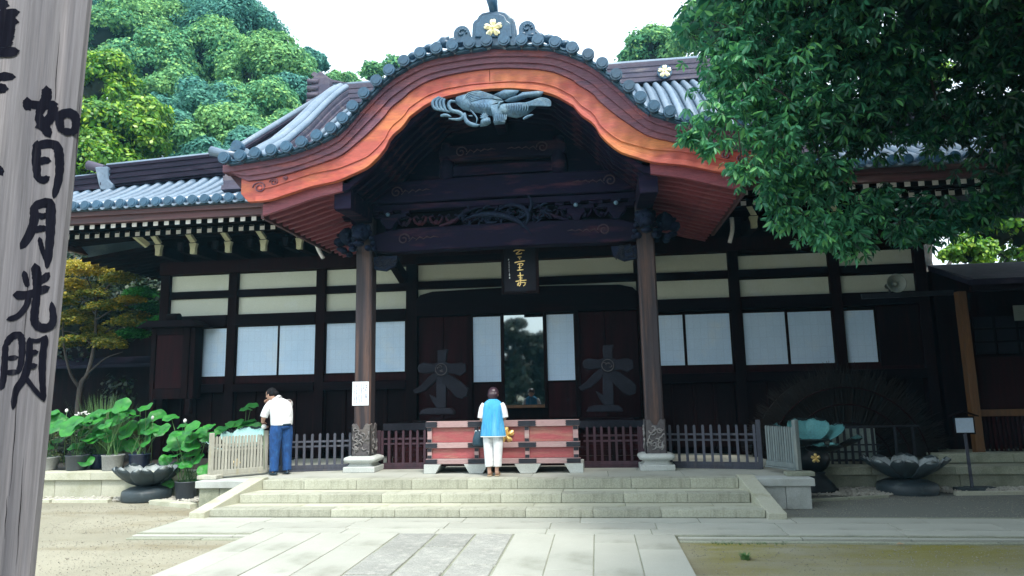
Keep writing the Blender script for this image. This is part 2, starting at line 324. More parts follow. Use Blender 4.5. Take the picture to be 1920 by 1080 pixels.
M['bag'] = surf('dark_teal_bag', (.010,.055,.085), (.012,.04,.065), None, scale=6, fine=30, finemix=.3, rough=.45, ovar=0)
M['pebble'] = surf('pale_pebbles', (.50,.49,.42), (.38,.37,.32), (.64,.63,.57), scale=12, fine=60, finemix=.3, rough=.85, world=True, bump=.2)
M['tile_k'] = surf('dark_purple_stacked_tile', (.022,.018,.034), (.012,.012,.024), (.045,.04,.06), scale=1.5, stretch=(1,1,4), fine=16, finemix=.35, rough=.75, spec=.12, ovar=.1)
M['lp'] = surf('pale_green_grey_panel', (.42,.52,.47), (.34,.44,.41), None, scale=2, fine=20, finemix=.2, rough=.8)
M['grit'] = surf('grey_grit', (.34,.32,.26), (.24,.23,.19), (.44,.42,.35), scale=12, fine=60, rough=.9, world=True, bump=0)
M['moss'] = surf('hill_undergrowth', (.035,.06,.02), (.02,.04,.015), None, scale=.6, fine=4, rough=1, world=True)
# ---------------------------------------------------------------- ground
def ground_mat():
    m, t, p = nodes('sandy_gravel_ground')
    v = mapped(t, (1,1,1), True)
    n1 = noise(t, v, .55, 5); n2 = noise(t, v, 95, 4, .7); n3 = noise(t, mapped(t, (.5,1.3,1), True), .8, 5, .6)
    col = mixc(t, mrange(t, n1, .38, .62), (.315,.30,.225), (.235,.225,.165))
    col = mixc(t, mrange(t, n3, .52, .66, 0, .8), col, (.20,.17,.10))
    g = t.nodes.new('ShaderNodeNewGeometry'); sx = t.nodes.new('ShaderNodeSeparateXYZ'); t.links.new(g.outputs['Position'], sx.inputs[0])
    # yellow-green moss film, right of the path, thickest by the kerb
    a = mrange(t, sx.outputs[0], .8, 1.3); b = mrange(t, sx.outputs[1], 6.3, 8.8); n4 = noise(t, mapped(t, (.6,1.6,1), True), 1.1, 6, .65)
    mu = t.nodes.new('ShaderNodeMath'); mu.operation = 'MULTIPLY'; t.links.new(a, mu.inputs[0]); t.links.new(b, mu.inputs[1])
    m2 = t.nodes.new('ShaderNodeMath'); m2.operation = 'MULTIPLY'; t.links.new(mu.outputs[0], m2.inputs[0]); t.links.new(mrange(t, n4, .30, .58), m2.inputs[1])
    c9 = mrange(t, sx.outputs[1], 9.0, 9.2, 1, 0)
    m3 = t.nodes.new('ShaderNodeMath'); m3.operation = 'MULTIPLY'; t.links.new(m2.outputs[0], m3.inputs[0]); t.links.new(c9, m3.inputs[1])
    col = mixc(t, m3.outputs[0], col, (.21,.19,.03))
    # grey crushed gravel behind the cross path on the right
    e = mrange(t, sx.outputs[1], 9.9, 10.3); f = mrange(t, sx.outputs[0], 2.2, 2.8)
    m4 = t.nodes.new('ShaderNodeMath'); m4.operation = 'MULTIPLY'; t.links.new(e, m4.inputs[0]); t.links.new(f, m4.inputs[1])
    col = mixc(t, m4.outputs[0], col, (.14,.15,.13))
    vm = t.nodes.new('ShaderNodeVectorMath'); vm.operation = 'SCALE'; t.links.new(col, vm.inputs[0]); t.links.new(mrange(t, n2, .3, .7, .72, 1.22), vm.inputs['Scale'])
    t.links.new(vm.outputs[0], p.inputs['Base Color']); p.inputs['Roughness'].default_value = .95
    bp = t.nodes.new('ShaderNodeBump'); bp.inputs['Strength'].default_value = .6; bp.inputs['Distance'].default_value = .008
    t.links.new(n2, bp.inputs['Height']); t.links.new(bp.outputs[0], p.inputs['Normal'])
    return m
M['ground'] = ground_mat()
def fbm(x, y):
    return (np.sin(x*1.3+y*.7)+np.sin(x*.6-y*1.9+1)+.5*np.sin(x*3.1+y*2.7+2)+.5*np.sin(x*2.2-y*4.1))/3
def grid_sheet(name, xs, ys, fz, mat, kind='structure'):
    X, Y = np.meshgrid(xs, ys); Z = fz(X, Y); n, m = len(ys), len(xs)
    me = bpy.data.meshes.new(name); V = np.stack([X, Y, Z], -1).reshape(-1, 3)
    i = np.arange((n-1)*m).reshape(n-1, m)[:, :-1].ravel()
    fs = np.stack([i, i+1, i+m+1, i+m], 1)
    me.from_pydata(V.tolist(), [], fs.tolist()); me.polygons.foreach_set('use_smooth', [True]*len(fs)); me.materials.append(mat)
    o = link(name, me); tag(o, kind=kind); return o
def gz(X, Y):
    far = np.clip((np.hypot(X, Y-8)-60)/60, 0, 1)
    return -.055 + .012*fbm(X, Y)*(1-far) - far*.02
xs = np.concatenate([np.array([-900,-300,-120,-60,-30,-20]), np.linspace(-14, 12, 131), np.array([18,30,60,120,300,900])])
ys = np.concatenate([np.array([-900,-300,-100,-40,-20,-8,-3]), np.linspace(0, 14, 71), np.array([18,24,32,45,80,150,400,1200])])
ground = grid_sheet('ground', xs, ys, gz, M['ground'])
# wooded hill behind the hall
def hz(X, Y):
    a = np.clip((Y-22)/26, 0, 1.6); b = 1/(1+np.exp((X+3)/7.0)); c = 1/(1+np.exp(-(X-34)/6.0))
    return -.6 + a*(b*17+c*8) + .5*fbm(X*.3, Y*.3)*a
hill = grid_sheet('hill', np.linspace(-95, 90, 60), np.linspace(21, 90, 40), hz, M['moss'])
def hilltop(x, y): return float(hz(np.array([[x]]), np.array([[y]]))[0, 0])

# ---------------------------------------------------------------- paved path
path = bpy.data.objects.new('path', None); COL.objects.link(path); tag(path, kind='structure')
bed = B(); bed.box(-4.66, .90, 1.0, 9.10, -.06, -.012); bed.box(-6.35, 9.0, 9.09, 10.35, -.06, -.012)
pb = bed.build('path_bed', M['stone_g'], path)
def slab(x0, x1, y0, y1, mat, z=.0, rough=False, name='paving_stone', par=path, h=.05):
    g = .006 if not rough else .011
    b = B(); jz = rnd.uniform(-.0025, .0025)
    if rough:
        P = [(x0+g+rnd.uniform(0, .012), y0+g+rnd.uniform(0, .012)), (x1-g-rnd.uniform(0, .012), y0+g+rnd.uniform(0, .012)),
             (x1-g-rnd.uniform(0, .012), y1-g-rnd.uniform(0, .012)), (x0+g+rnd.uniform(0, .012), y1-g-rnd.uniform(0, .012))]
    else: P = [(x0+g, y0+g), (x1-g, y0+g), (x1-g, y1-g), (x0+g, y1-g)]
    b.prism(P, z-h, z+jz+(.004 if rough else 0), 'z')
    return b.build(name, mat, par, bevel=.006 if not rough else .011, own=True)
cols = [-4.66, -4.25, -3.72, -3.18, -2.65, -2.13, -1.62, -1.12, -.60, -.10, .40, .90]
for i in range(11):
    rough = 4 <= i <= 6
    y = 1.0 + rnd.uniform(0, .5)
    step = (lambda: rnd.uniform(.85, 1.15)) if rough else (lambda: rnd.uniform(1.4, 2.4))
    ys_ = [1.0]
    while ys_[-1] < 9.05:
        nx = ys_[-1]+step()
        if nx > 8.6: nx = 9.10
        ys_.append(nx)
    for a, b_ in zip(ys_[:-1], ys_[1:]):
        if b_ < 4.5: continue
        slab(cols[i], cols[i+1], a, b_, M['stone_r'] if rough else M['stone_s'], rough=rough)
# cross path in front of the steps
x = -6.30; row = 0
for y0, y1 in ((9.11, 9.42), (9.42, 9.86), (9.86, 10.22)):
    x = -6.30; k = 0
    while x < 8.8:
        x1 = min(x + rnd.uniform(1.1, 1.7), 8.9)
        if y0 > 9.8 and x > 2.3 and False: break
        slab(x, x1, y0, y1, M['stone_s']); x = x1
# low double kerb along its front edge, left and right of the main path
for (xa, xb) in ((-6.36, -4.70), (.93, 8.9)):
    for (ya, yb, z0) in ((8.98, 9.09, -.022), (8.86, 8.965, -.040)):
        x = xa
        while x < xb-.05:
            x1 = min(x+rnd.uniform(1.0, 1.5), xb)
            slab(x, x1, ya, yb, M['stone_g'] if z0 < -.03 else M['stone_s'], z=z0, name='kerb_stone', h=.06); x = x1

# ---------------------------------------------------------------- steps and porch platform
stairs = bpy.data.objects.new('steps', None); COL.objects.link(stairs); tag(stairs, kind='structure')
def step(y0, y1, z0, z1, xl, xr, cuts, name):
    core = B(); core.box(xl+.02, xr-.02, y0+.03, y1+.25, z0-.04, z1-.09); core.build('step_core', M['stone_g'], stairs)
    xs_ = [xl]+cuts+[xr]
    for a, b in zip(xs_[:-1], xs_[1:]):
        s = B(); s.box(a+.0025, b-.0025, y0, y0+.30, z0+.003, z1); s.build(name, M['riser'], stairs, bevel=.006, own=True)
        m = (a+b)/2+rnd.uniform(-.2, .2)
    x = xl
    while z1 < .39 and x < xr-.05:
        x1 = min(x+rnd.uniform(1.1, 1.5), xr)
        if xr-x1 < .3: x1 = xr
        s = B(); s.box(x+.003, x1-.003, y0+.304, y1+.06, z1-.08, z1-.003); s.build('tread_stone', M['stone'], stairs, bevel=.004, own=True); x = x1
def cutx(pxs, ypx, Y):
    return [at(p, ypx, Y).x for p in pxs]
step(10.23, 10.84, .0, .11, -5.98, 2.27, cutx([620, 740, 861, 985, 1112, 1240], 962, 10.23), 'step_stone')
step(10.84, 11.38, .11, .245, -5.82, 2.20, cutx([600, 715, 826, 939, 1053, 1170, 1290], 936, 10.84), 'step_stone')
step(11.38, 11.9, .245, .40, -5.70, 2.15, cutx([570, 668, 772, 876, 970, 1075, 1184, 1295], 910, 11.38), 'step_stone')
# platform
plat = bpy.data.objects.new('porch_floor', None); COL.objects.link(plat); tag(plat, kind='structure')
core = B(); core.box(-6.75, 3.15, 11.75, 15.3, -.05, .30); core.box(-6.75, -5.9, 11.40, 11.76, -.05, .30); core.box(2.35, 3.15, 11.40, 11.76, -.05, .30)
core.build('floor_core', M['stone_g'], plat)
yy = [11.684, 12.5, 13.4, 14.3, 15.3]
for j in range(4):
    x = -6.85
    while x < 3.25:
        x1 = min(x+rnd.uniform(1.1, 1.35), 3.25)
        if 3.25-x1 < .4: x1 = 3.25
        s = B(); s.box(x+.003, x1-.003, yy[j]+.003, yy[j+1]-.003, .28, .397); s.build('floor_slab', M['stone_s'], plat, bevel=.004, own=True); x = x1
for (xa, xb, sg) in ((-6.87, -5.86, -1), (2.33, 3.27, 1)):
    s = B(); s.box(xa, xb, 11.28, 11.68, .285, .40); s.build('coping_stone', M['plinth'], plat, bevel=.008, own=True)
    w_ = (xb-xa-.12)
    cutp = xa+.06+(w_*.55 if sg > 0 else w_*.4)
    for a, b in ((xa+.05, cutp), (cutp, xb-.05)):
        s = B(); s.box(a+.004, b-.004, 11.33, 11.66, -.06, .282); s.build('wall_stone', M['plinth'] if sg > 0 else M['stone_g'], plat, bevel=.006, own=True)
    e = xa+.04 if sg < 0 else xb-.30
    for k in range(3):
        s = B(); s.box(e, e+.26, 11.70+k*1.2, 12.88+k*1.2, -.06, .275); s.build('wall_stone', M['stone_g'], plat, bevel=.006, own=True)
# sloping balustrade stones
def balustrade(xb, xt, sgn, nm):
    b = B(); wd = .25; o = []
    for (x, y, zt, zb) in ((xb, 10.12, .085, -.04), (xb+(xt-xb)*.05, 10.30, .115, -.04), (xt, 11.42, .435, -.04), (xt, 11.60, .435, -.04)):
        o += [(x, y, zb), (x+sgn*wd, y, zb), (x+sgn*wd, y, zt), (x, y, zt)]
    fs = [(0,1,2,3), (12,15,14,13)]
    for i in range(3):
        for j in range(4): fs.append((4*i+j, 4*(i+1)+j, 4*(i+1)+(j+1) % 4, 4*i+(j+1) % 4))
    b.add(o, fs); b.build('balustrade_stone', M['stone'], stairs, bevel=.01)
balustrade(-5.99, -5.705, -1, 'l'); balustrade(2.28, 2.155, 1, 'r')

# ---------------------------------------------------------------- side terraces with stone edging
terr = bpy.data.objects.new('side_terrace', None); COL.objects.link(terr); tag(terr, kind='structure')
c_ = B(); c_.box(-26, -6.93, 12.7, 27, -.05, .40); c_.build('terrace_core', M['soil'], terr)
x = -16.0
while x < -7.0:
    x1 = min(x+rnd.uniform(.95, 1.2), -6.95)
    s = B(); s.box(x+.003, x1-.003, 12.50, 12.95, .285, .425); s.build('coping_stone', M['stone'], terr, bevel=.005, own=True)
    s = B(); s.box(x+.20, x1+.192, 12.56, 12.9, -.06, .282); s.build('wall_stone', M['stone'], terr, bevel=.005, own=True); x = x1
terr2 = bpy.data.objects.new('hall_terrace', None); COL.objects.link(terr2); tag(terr2, kind='structure')
c_ = B(); c_.box(3.30, 14, 13.75, 20, -.05, .31); c_.box(6.45, 14, 14.15, 20, .312, .46); c_.build('terrace_core', M['stone_g'], terr2)
x = 3.30
while x < 13:
    x1 = x+rnd.uniform(1.2, 1.6)
    s = B(); s.box(x+.003, x1-.003, 13.42, 13.9, .19, .33); s.build('coping_stone', M['stone_g'], terr2, bevel=.008, own=True)
    s = B(); s.box(x+.10, x1+.092, 13.50, 13.85, -.06, .187); s.build('wall_stone', M['stone_g'], terr2, bevel=.008, own=True)
    if x > 6.0:
        s = B(); s.box(x+.003, x1-.003, 13.98, 14.3, .334, .50); s.build('upper_coping_stone', M['stone_g'], terr2, bevel=.008, own=True)
    x = x1
# gravel beds with low kerbs
kerb = bpy.data.objects.new('kerb', None); COL.objects.link(kerb); tag(kerb, kind='structure')
def kline(p, q, n, z=.02, wd=.13, mat='stone'):
    p, q = Vector(p), Vector(q)
    for i in range(n):
        a = p.lerp(q, i/n+.004); b = p.lerp(q, (i+1)/n-.004); s = B()
        s.bar((a.x, a.y, z-.05), (b.x, b.y, z-.05), wd, .1); s.build('kerb_stone', M[mat], kerb, bevel=.008, own=True)
kline((-16, 12.02, 0), (-8.95, 12.02, 0), 6, z=.0)
kline((-8.02, 11.86, 0), (-6.95, 11.42, 0), 2, z=.015, wd=.16)
kline((3.30, 11.95, 0), (4.75, 12.45, 0), 2, z=-.01, wd=.07, mat='stone_g'); kline((5.9, 12.72, 0), (12.0, 12.90, 0), 5, z=.0, wd=.09)
def pebbles(name, areas, n, r0, r1, z, mat):
    V = []; Fs = []; base = np.array([(0,0,1),(1,0,0),(0,1,0),(-1,0,0),(0,-1,0),(0,0,-1)], float); tri = [(0,1,2),(0,2,3),(0,3,4),(0,4,1),(5,2,1),(5,3,2),(5,4,3),(5,1,4)]
    for _ in range(n):
        (x0, x1, y0, y1) = areas[rnd.randrange(len(areas))] if len(areas) == 1 else rnd.choices(areas, [(a[1]-a[0])*(a[3]-a[2]) for a in areas])[0]
        s = rnd.uniform(r0, r1); m = np.array(Matrix.Rotation(rnd.uniform(0, 6.28), 3, 'Z') @ Matrix.Rotation(rnd.uniform(-.5, .5), 3, 'X'))
        sc3 = np.array([rnd.uniform(.8, 1.5), rnd.uniform(.7, 1.1), rnd.uniform(.4, .8)])*s
        vv = (base*(1+nr.uniform(-.2, .2, (6, 1)))*sc3) @ m.T + np.array([rnd.uniform(x0, x1), rnd.uniform(y0, y1), z+rnd.uniform(0, s*.5)])
        k = len(V); V += vv.tolist(); Fs += [(a+k, b+k, c+k) for a, b, c in tri]
    me = bpy.data.meshes.new(name); me.from_pydata(V, [], Fs); me.materials.append(mat); o = link(name, me); tag(o, kind='stuff'); return o
pb_ = pebbles('gravel', [(-14, -8.4, 12.10, 12.5), (-8.4, -6.98, 11.95, 12.5), (3.35, 4.9, 12.55, 13.48), (4.9, 12, 12.95, 13.48)], 4200, .018, .045, -.045, M['pebble'])
pb2 = pebbles('loose_grit', [(1.0, 9, 6.2, 8.8), (-9, -4.8, 6.2, 8.8), (-11, -6.5, 9.2, 11.8), (2.5, 9, 10.4, 12.5), (2.5, 9, 10.4, 12.5)], 16000, .003, .010, -.052, M['grit'])

# ================================================================ THE HALL
hall = thing('temple_hall', (-1.65, 15.4, .4), 'dark timbered temple hall with white panels, tiled roof and curved orange gable over its porch', 'temple')
CX = -1.66
# --- walls
WY = 15.4
def hb(name, x0, x1, y0, y1, z0, z1, mat, bevel=.006, **k):
    b = B(); b.box(x0, x1, y0, y1, z0, z1); return b.build(name, M[mat], hall, bevel=bevel, own=True, **k)
def sub(name, par, x0, x1, y0, y1, z0, z1, mat, bevel=.004):
    b = B(); b.box(x0, x1, y0, y1, z0, z1); return b.build(name, M[mat], par, bevel=bevel, own=True)
wb = B(); wb.box(-10.30, 7.2, 15.62, 20.6, .4, 5.6); wall = wb.build('wall', M['dark_v'], hall)
posts = [-10.38, -8.62, -6.41, -4.20, 1.10, 3.10, 5.22, 6.98]
for x in posts:
    wdt = .11 if x not in (-4.20, 1.10) else .13
    hb('post', x-wdt, x+wdt, WY-.06, WY+.20, .4, 5.0, 'dark_v')
LB = [(-10.27, -8.73), (-8.51, -6.52), (-6.30, -4.33)]; RB = [(1.23, 2.99), (3.21, 5.11), (5.33, 6.87)]
for (a, b) in LB+RB:
    hb('upper_panel', a, b, WY+.06, WY+.10, 4.37, 4.78 if a < 3.2 else 4.70, 'plaster', 0)
    hb('lower_panel', a, b, WY+.06, WY+.10, 3.76, 4.22 if a < 3.2 else 4.16, 'plaster', 0)
    hb('rail_beam', a, b, WY-.02, WY+.16, 4.20, 4.38, 'dark_h')
    hb('rail_beam', a, b, WY-.09, WY+.16, 3.50, 3.77, 'dark_h')
    hb('sill_board', a, b, WY+.00, WY+.14, 2.13, 2.285, 'redwood')
    hb('rail_beam', a, b, WY-.09, WY+.16, 1.93, 2.125, 'dark_h')
    n = 4; wdd = (b-a)/n
    for i in range(n):
        p_ = hb('lower_board', a+i*wdd+.03, a+(i+1)*wdd-.03, WY+.07, WY+.10, .55, 1.93, 'dark_v')
        hb('stile', a+i*wdd-.03, a+i*wdd+.03, WY+.03, WY+.13, .50, 1.93, 'dark_v', .004)
def shoji(x0, x1, z0, z1, y=WY+.03):
    b = B(); b.box(x0, x1, y, y+.012, z0, z1); o = b.build('paper_screen', M['paper'], hall, own=True)
    fr = B(); t = .022
    for (a, c, d, e) in ((x0-t, x0+.004, z0-t, z1+t), (x1-.004, x1+t, z0-t, z1+t)): fr.box(a, c, y-.012, y+.03, d, e)
    for (a, c, d, e) in ((x0+.004, x1-.004, z1-.004, z1+t), (x0+.004, x1-.004, z0-t, z0+.004)): fr.box(a, c, y-.011, y+.029, d, e)
    fr.build('frame', M['dark_v'], o, bevel=.002)
for (a, b, z0, z1) in ((-9.44, -8.75, 2.31, 3.46), (-8.49, -7.475, 2.31, 3.48), (-7.435, -6.54, 2.31, 3.48), (-6.27, -5.34, 2.32, 3.49), (-5.30, -4.37, 2.32, 3.49),
                       (1.27, 1.95, 2.31, 3.43), (2.0, 2.96, 2.31, 3.43), (3.24, 4.13, 2.28, 3.42), (4.18, 5.09, 2.28, 3.41), (5.34, 5.97, 2.27, 3.40)):
    shoji(a, b, z0, z1)
hb('frieze_beam', -10.5, 7.2, WY-.12, WY+.20, 4.80, 5.10, 'redwood')
# cornice boards behind the brackets
hb('frieze_board', -10.5, 7.2, WY+.02, WY+.18, 5.10, 6.05, 'dark_h')
hb('eave_purlin', -10.6, 7.4, 14.62, 14.80, 5.56, 5.74, 'dark_h')
# central door bay
b = B()
arch = [(-4.07, 3.98), (-3.98, 4.07), (-3.7, 4.14), (-2.4, 4.17), (-1.55, 4.18), (-.7, 4.17), (.6, 4.14), (.88, 4.07), (.97, 3.98)]
b.prism([(-4.07, 3.58)]+arch+[(.97, 3.58)], WY-.10, WY+.15); b.build('arched_lintel', M['dark_h'], hall, bevel=.01)
hb('upper_panel', -4.07, .97, WY+.08, WY+.11, 4.40, 4.83, 'plaster', 0); hb('lower_panel', -4.07, .97, WY+.08, WY+.11, 3.9, 4.24, 'plaster', 0)
hb('top_panel', -4.07, .97, WY+.08, WY+.11, 4.95, 5.06, 'plaster', 0)
hb('rail_beam', -4.07, .97, WY-.02, WY+.16, 4.22, 4.40, 'dark_h'); hb('rail_beam', -4.07, .97, WY-.125, WY+.16, 4.82, 4.97, 'dark_h')
for (a, b_) in ((-4.05, -3.47), (-3.45, -2.90), (-.36, .22), (.24, .95)):
    hb('red_door_panel', a, b_, WY+.05, WY+.09, 1.20, 3.56, 'redwood')
for x in (-2.84, -.40): hb('door_stile', x-.05, x+.05, WY-.02, WY+.14, 1.2, 3.58, 'dark_v')
shoji(-2.77, -2.13, 2.04, 3.53); shoji(-1.08, -.46, 2.04, 3.53)
hb('door_panel', -2.77, -2.13, WY+.03, WY+.07, 1.22, 2.0, 'redwood'); hb('door_panel', -1.08, -.46, WY+.03, WY+.07, 1.22, 2.0, 'redwood')
gl = nodes('dark_window_glass'); gm, gt, gp = gl
gp.inputs['Base Color'].default_value = (.30, .34, .34, 1); gp.inputs['Metallic'].default_value = 1.0; gp.inputs['Roughness'].default_value = .03
M['glass'] = gm
hb('glass_door', -2.05, -1.16, WY+.02, WY+.03, 1.52, 3.54, 'glass', 0)
for x in (-2.09, -1.12): hb('door_stile', x-.035, x+.035, WY-.03, WY+.12, 1.45, 3.58, 'dark_v')
hb('glass_sill', -2.05, -1.16, WY-.03, WY+.08, 1.45, 1.515, 'ochre')
# veranda in front of the doors
for k in range(9):
    a = -4.30+k*.62
    hb('veranda_board', a, a+.612, 13.85, 15.32, 1.14, 1.20, 'dark_h')
hb('veranda_edge', -4.35, 1.30, 13.76, 13.845, 1.08, 1.215, 'emblem')
for k in range(6):
    hb('base_board', -4.2, 1.15, 13.95-.0, 14.0, .42+k*.11, .525+k*.11, 'redwood')
for k in range(8): hb('veranda_post', -4.25+k*.76-.05, -4.25+k*.76+.05, 13.86, 13.94, .40, 1.08, 'dark_v')
# door stone sill line and right end wall mass
hb('end_wall', 6.0, 6.86, WY-.03, WY+.05, 2.2, 3.48, 'dark_v')
# shutter box on the left wall
cab = B(); cab.box(-10.36, -9.30, 14.98, 15.33, 1.80, 3.46); cabo = cab.build('shutter_box', M['dark_v'], hall, bevel=.01)
pn = B(); pn.box(-10.24, -9.58, 14.955, 14.978, 2.05, 3.29); pn.build('door_panel', M['redwood'], cabo, bevel=.006)
fr = B()
for (a, c, d, e) in ((-10.36, -10.25, 1.80, 3.46), (-9.57, -9.41, 1.80, 3.46)): fr.box(a, c, 14.93, 14.978, d, e)
for (d, e) in ((1.80, 2.04), (3.30, 3.46)): fr.box(-10.248, -9.572, 14.931, 14.978, d, e)
fr.build('frame', M['dark_v'], cabo, bevel=.006)
rf = B(); rf.prism([(-10.62, 3.49), (-9.08, 3.49), (-9.3, 3.62), (-10.36, 3.62)], 14.75, 15.33); rf.box(-10.68, -9.02, 14.73, 15.33, 3.463, 3.489)
rf.build('box_roof', M['dark_h'], cabo, bevel=.008)
kb = B(); kb.tube([(-9.98, 14.95, 3.70), (-9.70, 14.95, 3.70)], .10, 10); kb.build('roof_end_tile', M['dark_h'], cabo)
for q_ in ((-9.46, -9.34, 1.45), (-10.36, -10.24, .42)): lg = B(); lg.box(q_[0], q_[1], 14.95, 15.07, q_[2], 1.797); lg.build('support', M['dark_v'], cabo, bevel=.006)

# --- main roof
def rz(y):       # underside height of the tiled surface at depth y
    t = [(12.8, 5.80), (13.6, 6.2), (14.3, 6.65), (15.4, 7.55), (16.5, 8.6), (18.3, 10.0), (19.5, 10.72)]
    if y <= t[0][0]: return t[0][1]
    for (a, b), (c, d) in zip(t[:-1], t[1:]):
        if y <= c: return b+(d-b)*(y-a)/(c-a)
    return t[-1][1]
# smooth it
_ys = np.linspace(12.8, 19.5, 28); _zs = np.array([np.mean([rz(y+d) for d in (-.5, -.25, 0, .25, .5)]) if 13.3 < y < 19 else rz(y) for y in _ys])
def RZ(y): return float(np.interp(y, _ys, _zs))
XL, XR = -7.95, 4.75
def yhip(x):     # depth of the low ridge over the side wings
    if x < XL: return float(np.interp(x, [-12.9, -12.0, -8.46, -7.9], [14.1, 14.25, 14.70, 14.8]))
    if x > XR: return float(np.interp(x, [4.6, 5.2, 8.7, 9.6], [14.8, 14.70, 14.25, 14.1]))
    return 19.45
b = B(); vv = []; n_ = len(_ys)
for y, z in zip(_ys, _zs): vv += [(XL, y, z), (XR, y, z)]
b.add(vv, [(2*i, 2*i+1, 2*i+3, 2*i+2) for i in range(n_-1)], True)
for (xa, xb) in ((-12.9, XL), (XR, 9.6)):
    cols_ = np.linspace(xa, xb, 8); rows = 8; vv = []
    for x in cols_:
        yh = yhip(min(max(x, xa+.001), xb-.001) if xa < -8 else max(x, XR+.01))
        for k in range(rows): y = 12.8+(yh-12.8)*k/(rows-1); vv.append((x, y, RZ(y)))
        vv.append((x, yh+1.9, RZ(yh)-1.1))
    b.add(vv, [(i*(rows+1)+j, (i+1)*(rows+1)+j, (i+1)*(rows+1)+j+1, i*(rows+1)+j+1) for i in range(7) for j in range(rows)], True)
b.add([(XL, 19.5, 10.72), (XR, 19.5, 10.72), (XR, 26, 5.8), (XL, 26, 5.8)], [(0,1,2,3)])
roof = b.build('roof', M['tile'], hall)
sol = roof.modifiers.new('thick', 'SOLIDIFY'); sol.thickness = .06; sol.offset = -1
for xg in (XL+.05, XR-.05):
    b = B(); b.prism([(14.7, 6.5)]+[(float(y), float(z)-.08) for y, z in zip(_ys, _zs) if y > 14.7]+[(22.5, 6.5)], xg-.04, xg+.04, 'x'); b.build('gable_wall', M['dark_v'], hall)
SP = .267
def row_mesh(y0, y1, r=.085, seg=.30, name='tile_row'):
    b = B(); pts = []; rad = []; y = y0; k = 0
    while y < y1:
        ye = min(y+seg, y1)
        pts += [(0, y, RZ(y)+.045), (0, ye-.012, RZ(ye-.012)+.045)]; rad += [r*1.04, r*.95]; y = ye
    b.tube(pts, rad, 10, up=(0,0,1)); return b
tiles_x = [-12.65+SP*i for i in range(84)]
cache = {}
for x in tiles_x:
    if x > 9.4: continue
    yend = round(yhip(x)-.06, 1)
    if CX-4.45 < x < CX+4.45: ystart = 15.0
    else: ystart = 12.78
    if yend-ystart < .2: continue
    key = (round(ystart, 2), round(float(yend), 2))
    if key not in cache:
        me = row_mesh(ystart, float(yend)).mesh('tile_row'); me.materials.append(M['tile']); cache[key] = me
    o = link('tile_row', cache[key], roof, (x+1.65, -15.4, -.4))
# round eave-end tiles and flat ones between
b = B(); b.tube([(0, 0, 0), (0, .09, 0)], .098, 16); b.tube([(0, -.012, 0), (0, .0, 0)], [.07, .075], 16); endm = b.mesh('tile_end'); endm.materials.append(M['tile_d'])
b = B(); n8 = 7
P_ = [(-.09+.18*i/(n8-1), -.05*math.sin(math.pi*i/(n8-1))) for i in range(n8)]; Q_ = [(a, c-.045) for a, c in P_]
b.strip(P_, Q_, 0, .22); flatm = b.mesh('pan_tile'); flatm.materials.append(M['tile'])
for x in tiles_x:
    if CX-4.5 < x < CX+4.5: continue
    if x < -12.8 or x > 9.4: continue
    link('tile_end', endm, roof, (x+1.65, 12.70-15.4, 5.855-.4))
    link('pan_tile', flatm, roof, (x+SP/2+1.65, 12.72-15.4, 5.84-.4))
for i in range(16):     # pan tile courses of the visible slope (real steps under the rows)
    pass
# fascia, rafters
for (xa, xb) in ((-12.9, CX-4.15), (CX+4.15, 9.6)):
    b = B(); b.prism([(12.80, 5.74), (12.80, 5.64), (12.86, 5.64), (12.86, 5.50), (13.0, 5.50), (13.0, 5.76)], xa, xb, 'x'); b.build('eave_fascia', M['fascia'], hall, bevel=.006)
    b = B(); b.box(xa, xb, 13.70, 13.80, 5.54, 5.60); b.build('rafter_purlin', M['dark_h'], hall, bevel=.006)
    b = B(); b.prism([(12.99, 5.56), (13.6, 5.69), (14.4, 5.86), (15.5, 6.10), (15.5, 6.15), (14.4, 5.91), (12.99, 5.60)], xa, xb, 'x'); b.build('eave_soffit', M['soffit_d'] if 'soffit_d' in M else M['dark_h'], hall)
def rafter(x, y0, z0, y1, z1, wd=.098, h=.115, name='rafter'):
    b = B(); b.bar((x, y0, z0), (x, y1, z1), wd, h); o = b.build(name, M['dark_v'], hall)
    e = B(); e.bar((x, y0-.006, z0), (x, y0+.004, z0), wd+.004, h+.006); e.build('white_end', M['white'], o)
    return o
def rafrow(xs_, y0, z0, y1, z1):
    f = None
    for x in xs_:
        if f is None: f = rafter(x, y0, z0, y1, z1); fx = x
        else: dup(f, (x-fx, 0, 0))
SPR = .242
for (x0, n) in ((-12.7, 27), (CX+4.35, 20)):
    rafrow([x0+SPR*i for i in range(n)], 12.98, 5.47, 14.2, 5.73)
    rafrow([x0+.10+SPR*i for i in range(n)], 13.62, 5.435, 15.45, 5.85)
# diagonal rafters under the hip corner, seen as a fan
for k in range(14):
    a = -.12-.11*k; L_ = 2.6/max(math.cos(min(abs(a), .95)), .3)
    b = B(); b.bar((-10.45, 15.3, 5.80), (-10.45+math.sin(a)*L_*1.0, 15.3-math.cos(a)*L_*.75, 5.50), .07, .09); b.build('fan_rafter', M['dark_v'], hall)
for k in range(14):
    y = 15.5+k*.3; b = B(); b.bar((-10.45, y, 5.62), (-12.75, y, 5.30), .07, .09); b.build('side_rafter', M['dark_v'], hall)
b = B(); b.bar((-10.4, 15.35, 5.75), (-12.75, 12.95, 5.55), .16, .2); b.build('corner_rafter', M['dark_h'], hall, bevel=.01)
b = B(); b.add([(-12.9, 13.0, 5.70), (-10.3, 15.4, 6.0), (-10.3, 25, 6.0), (-12.9, 25, 5.70)], [(0,1,2,3)]); b.build('side_soffit', M['dark_h'], hall)
b = B(); b.box(-12.95, -12.84, 12.8, 25, 5.5, 5.76); b.build('side_fascia', M['fascia'], hall)
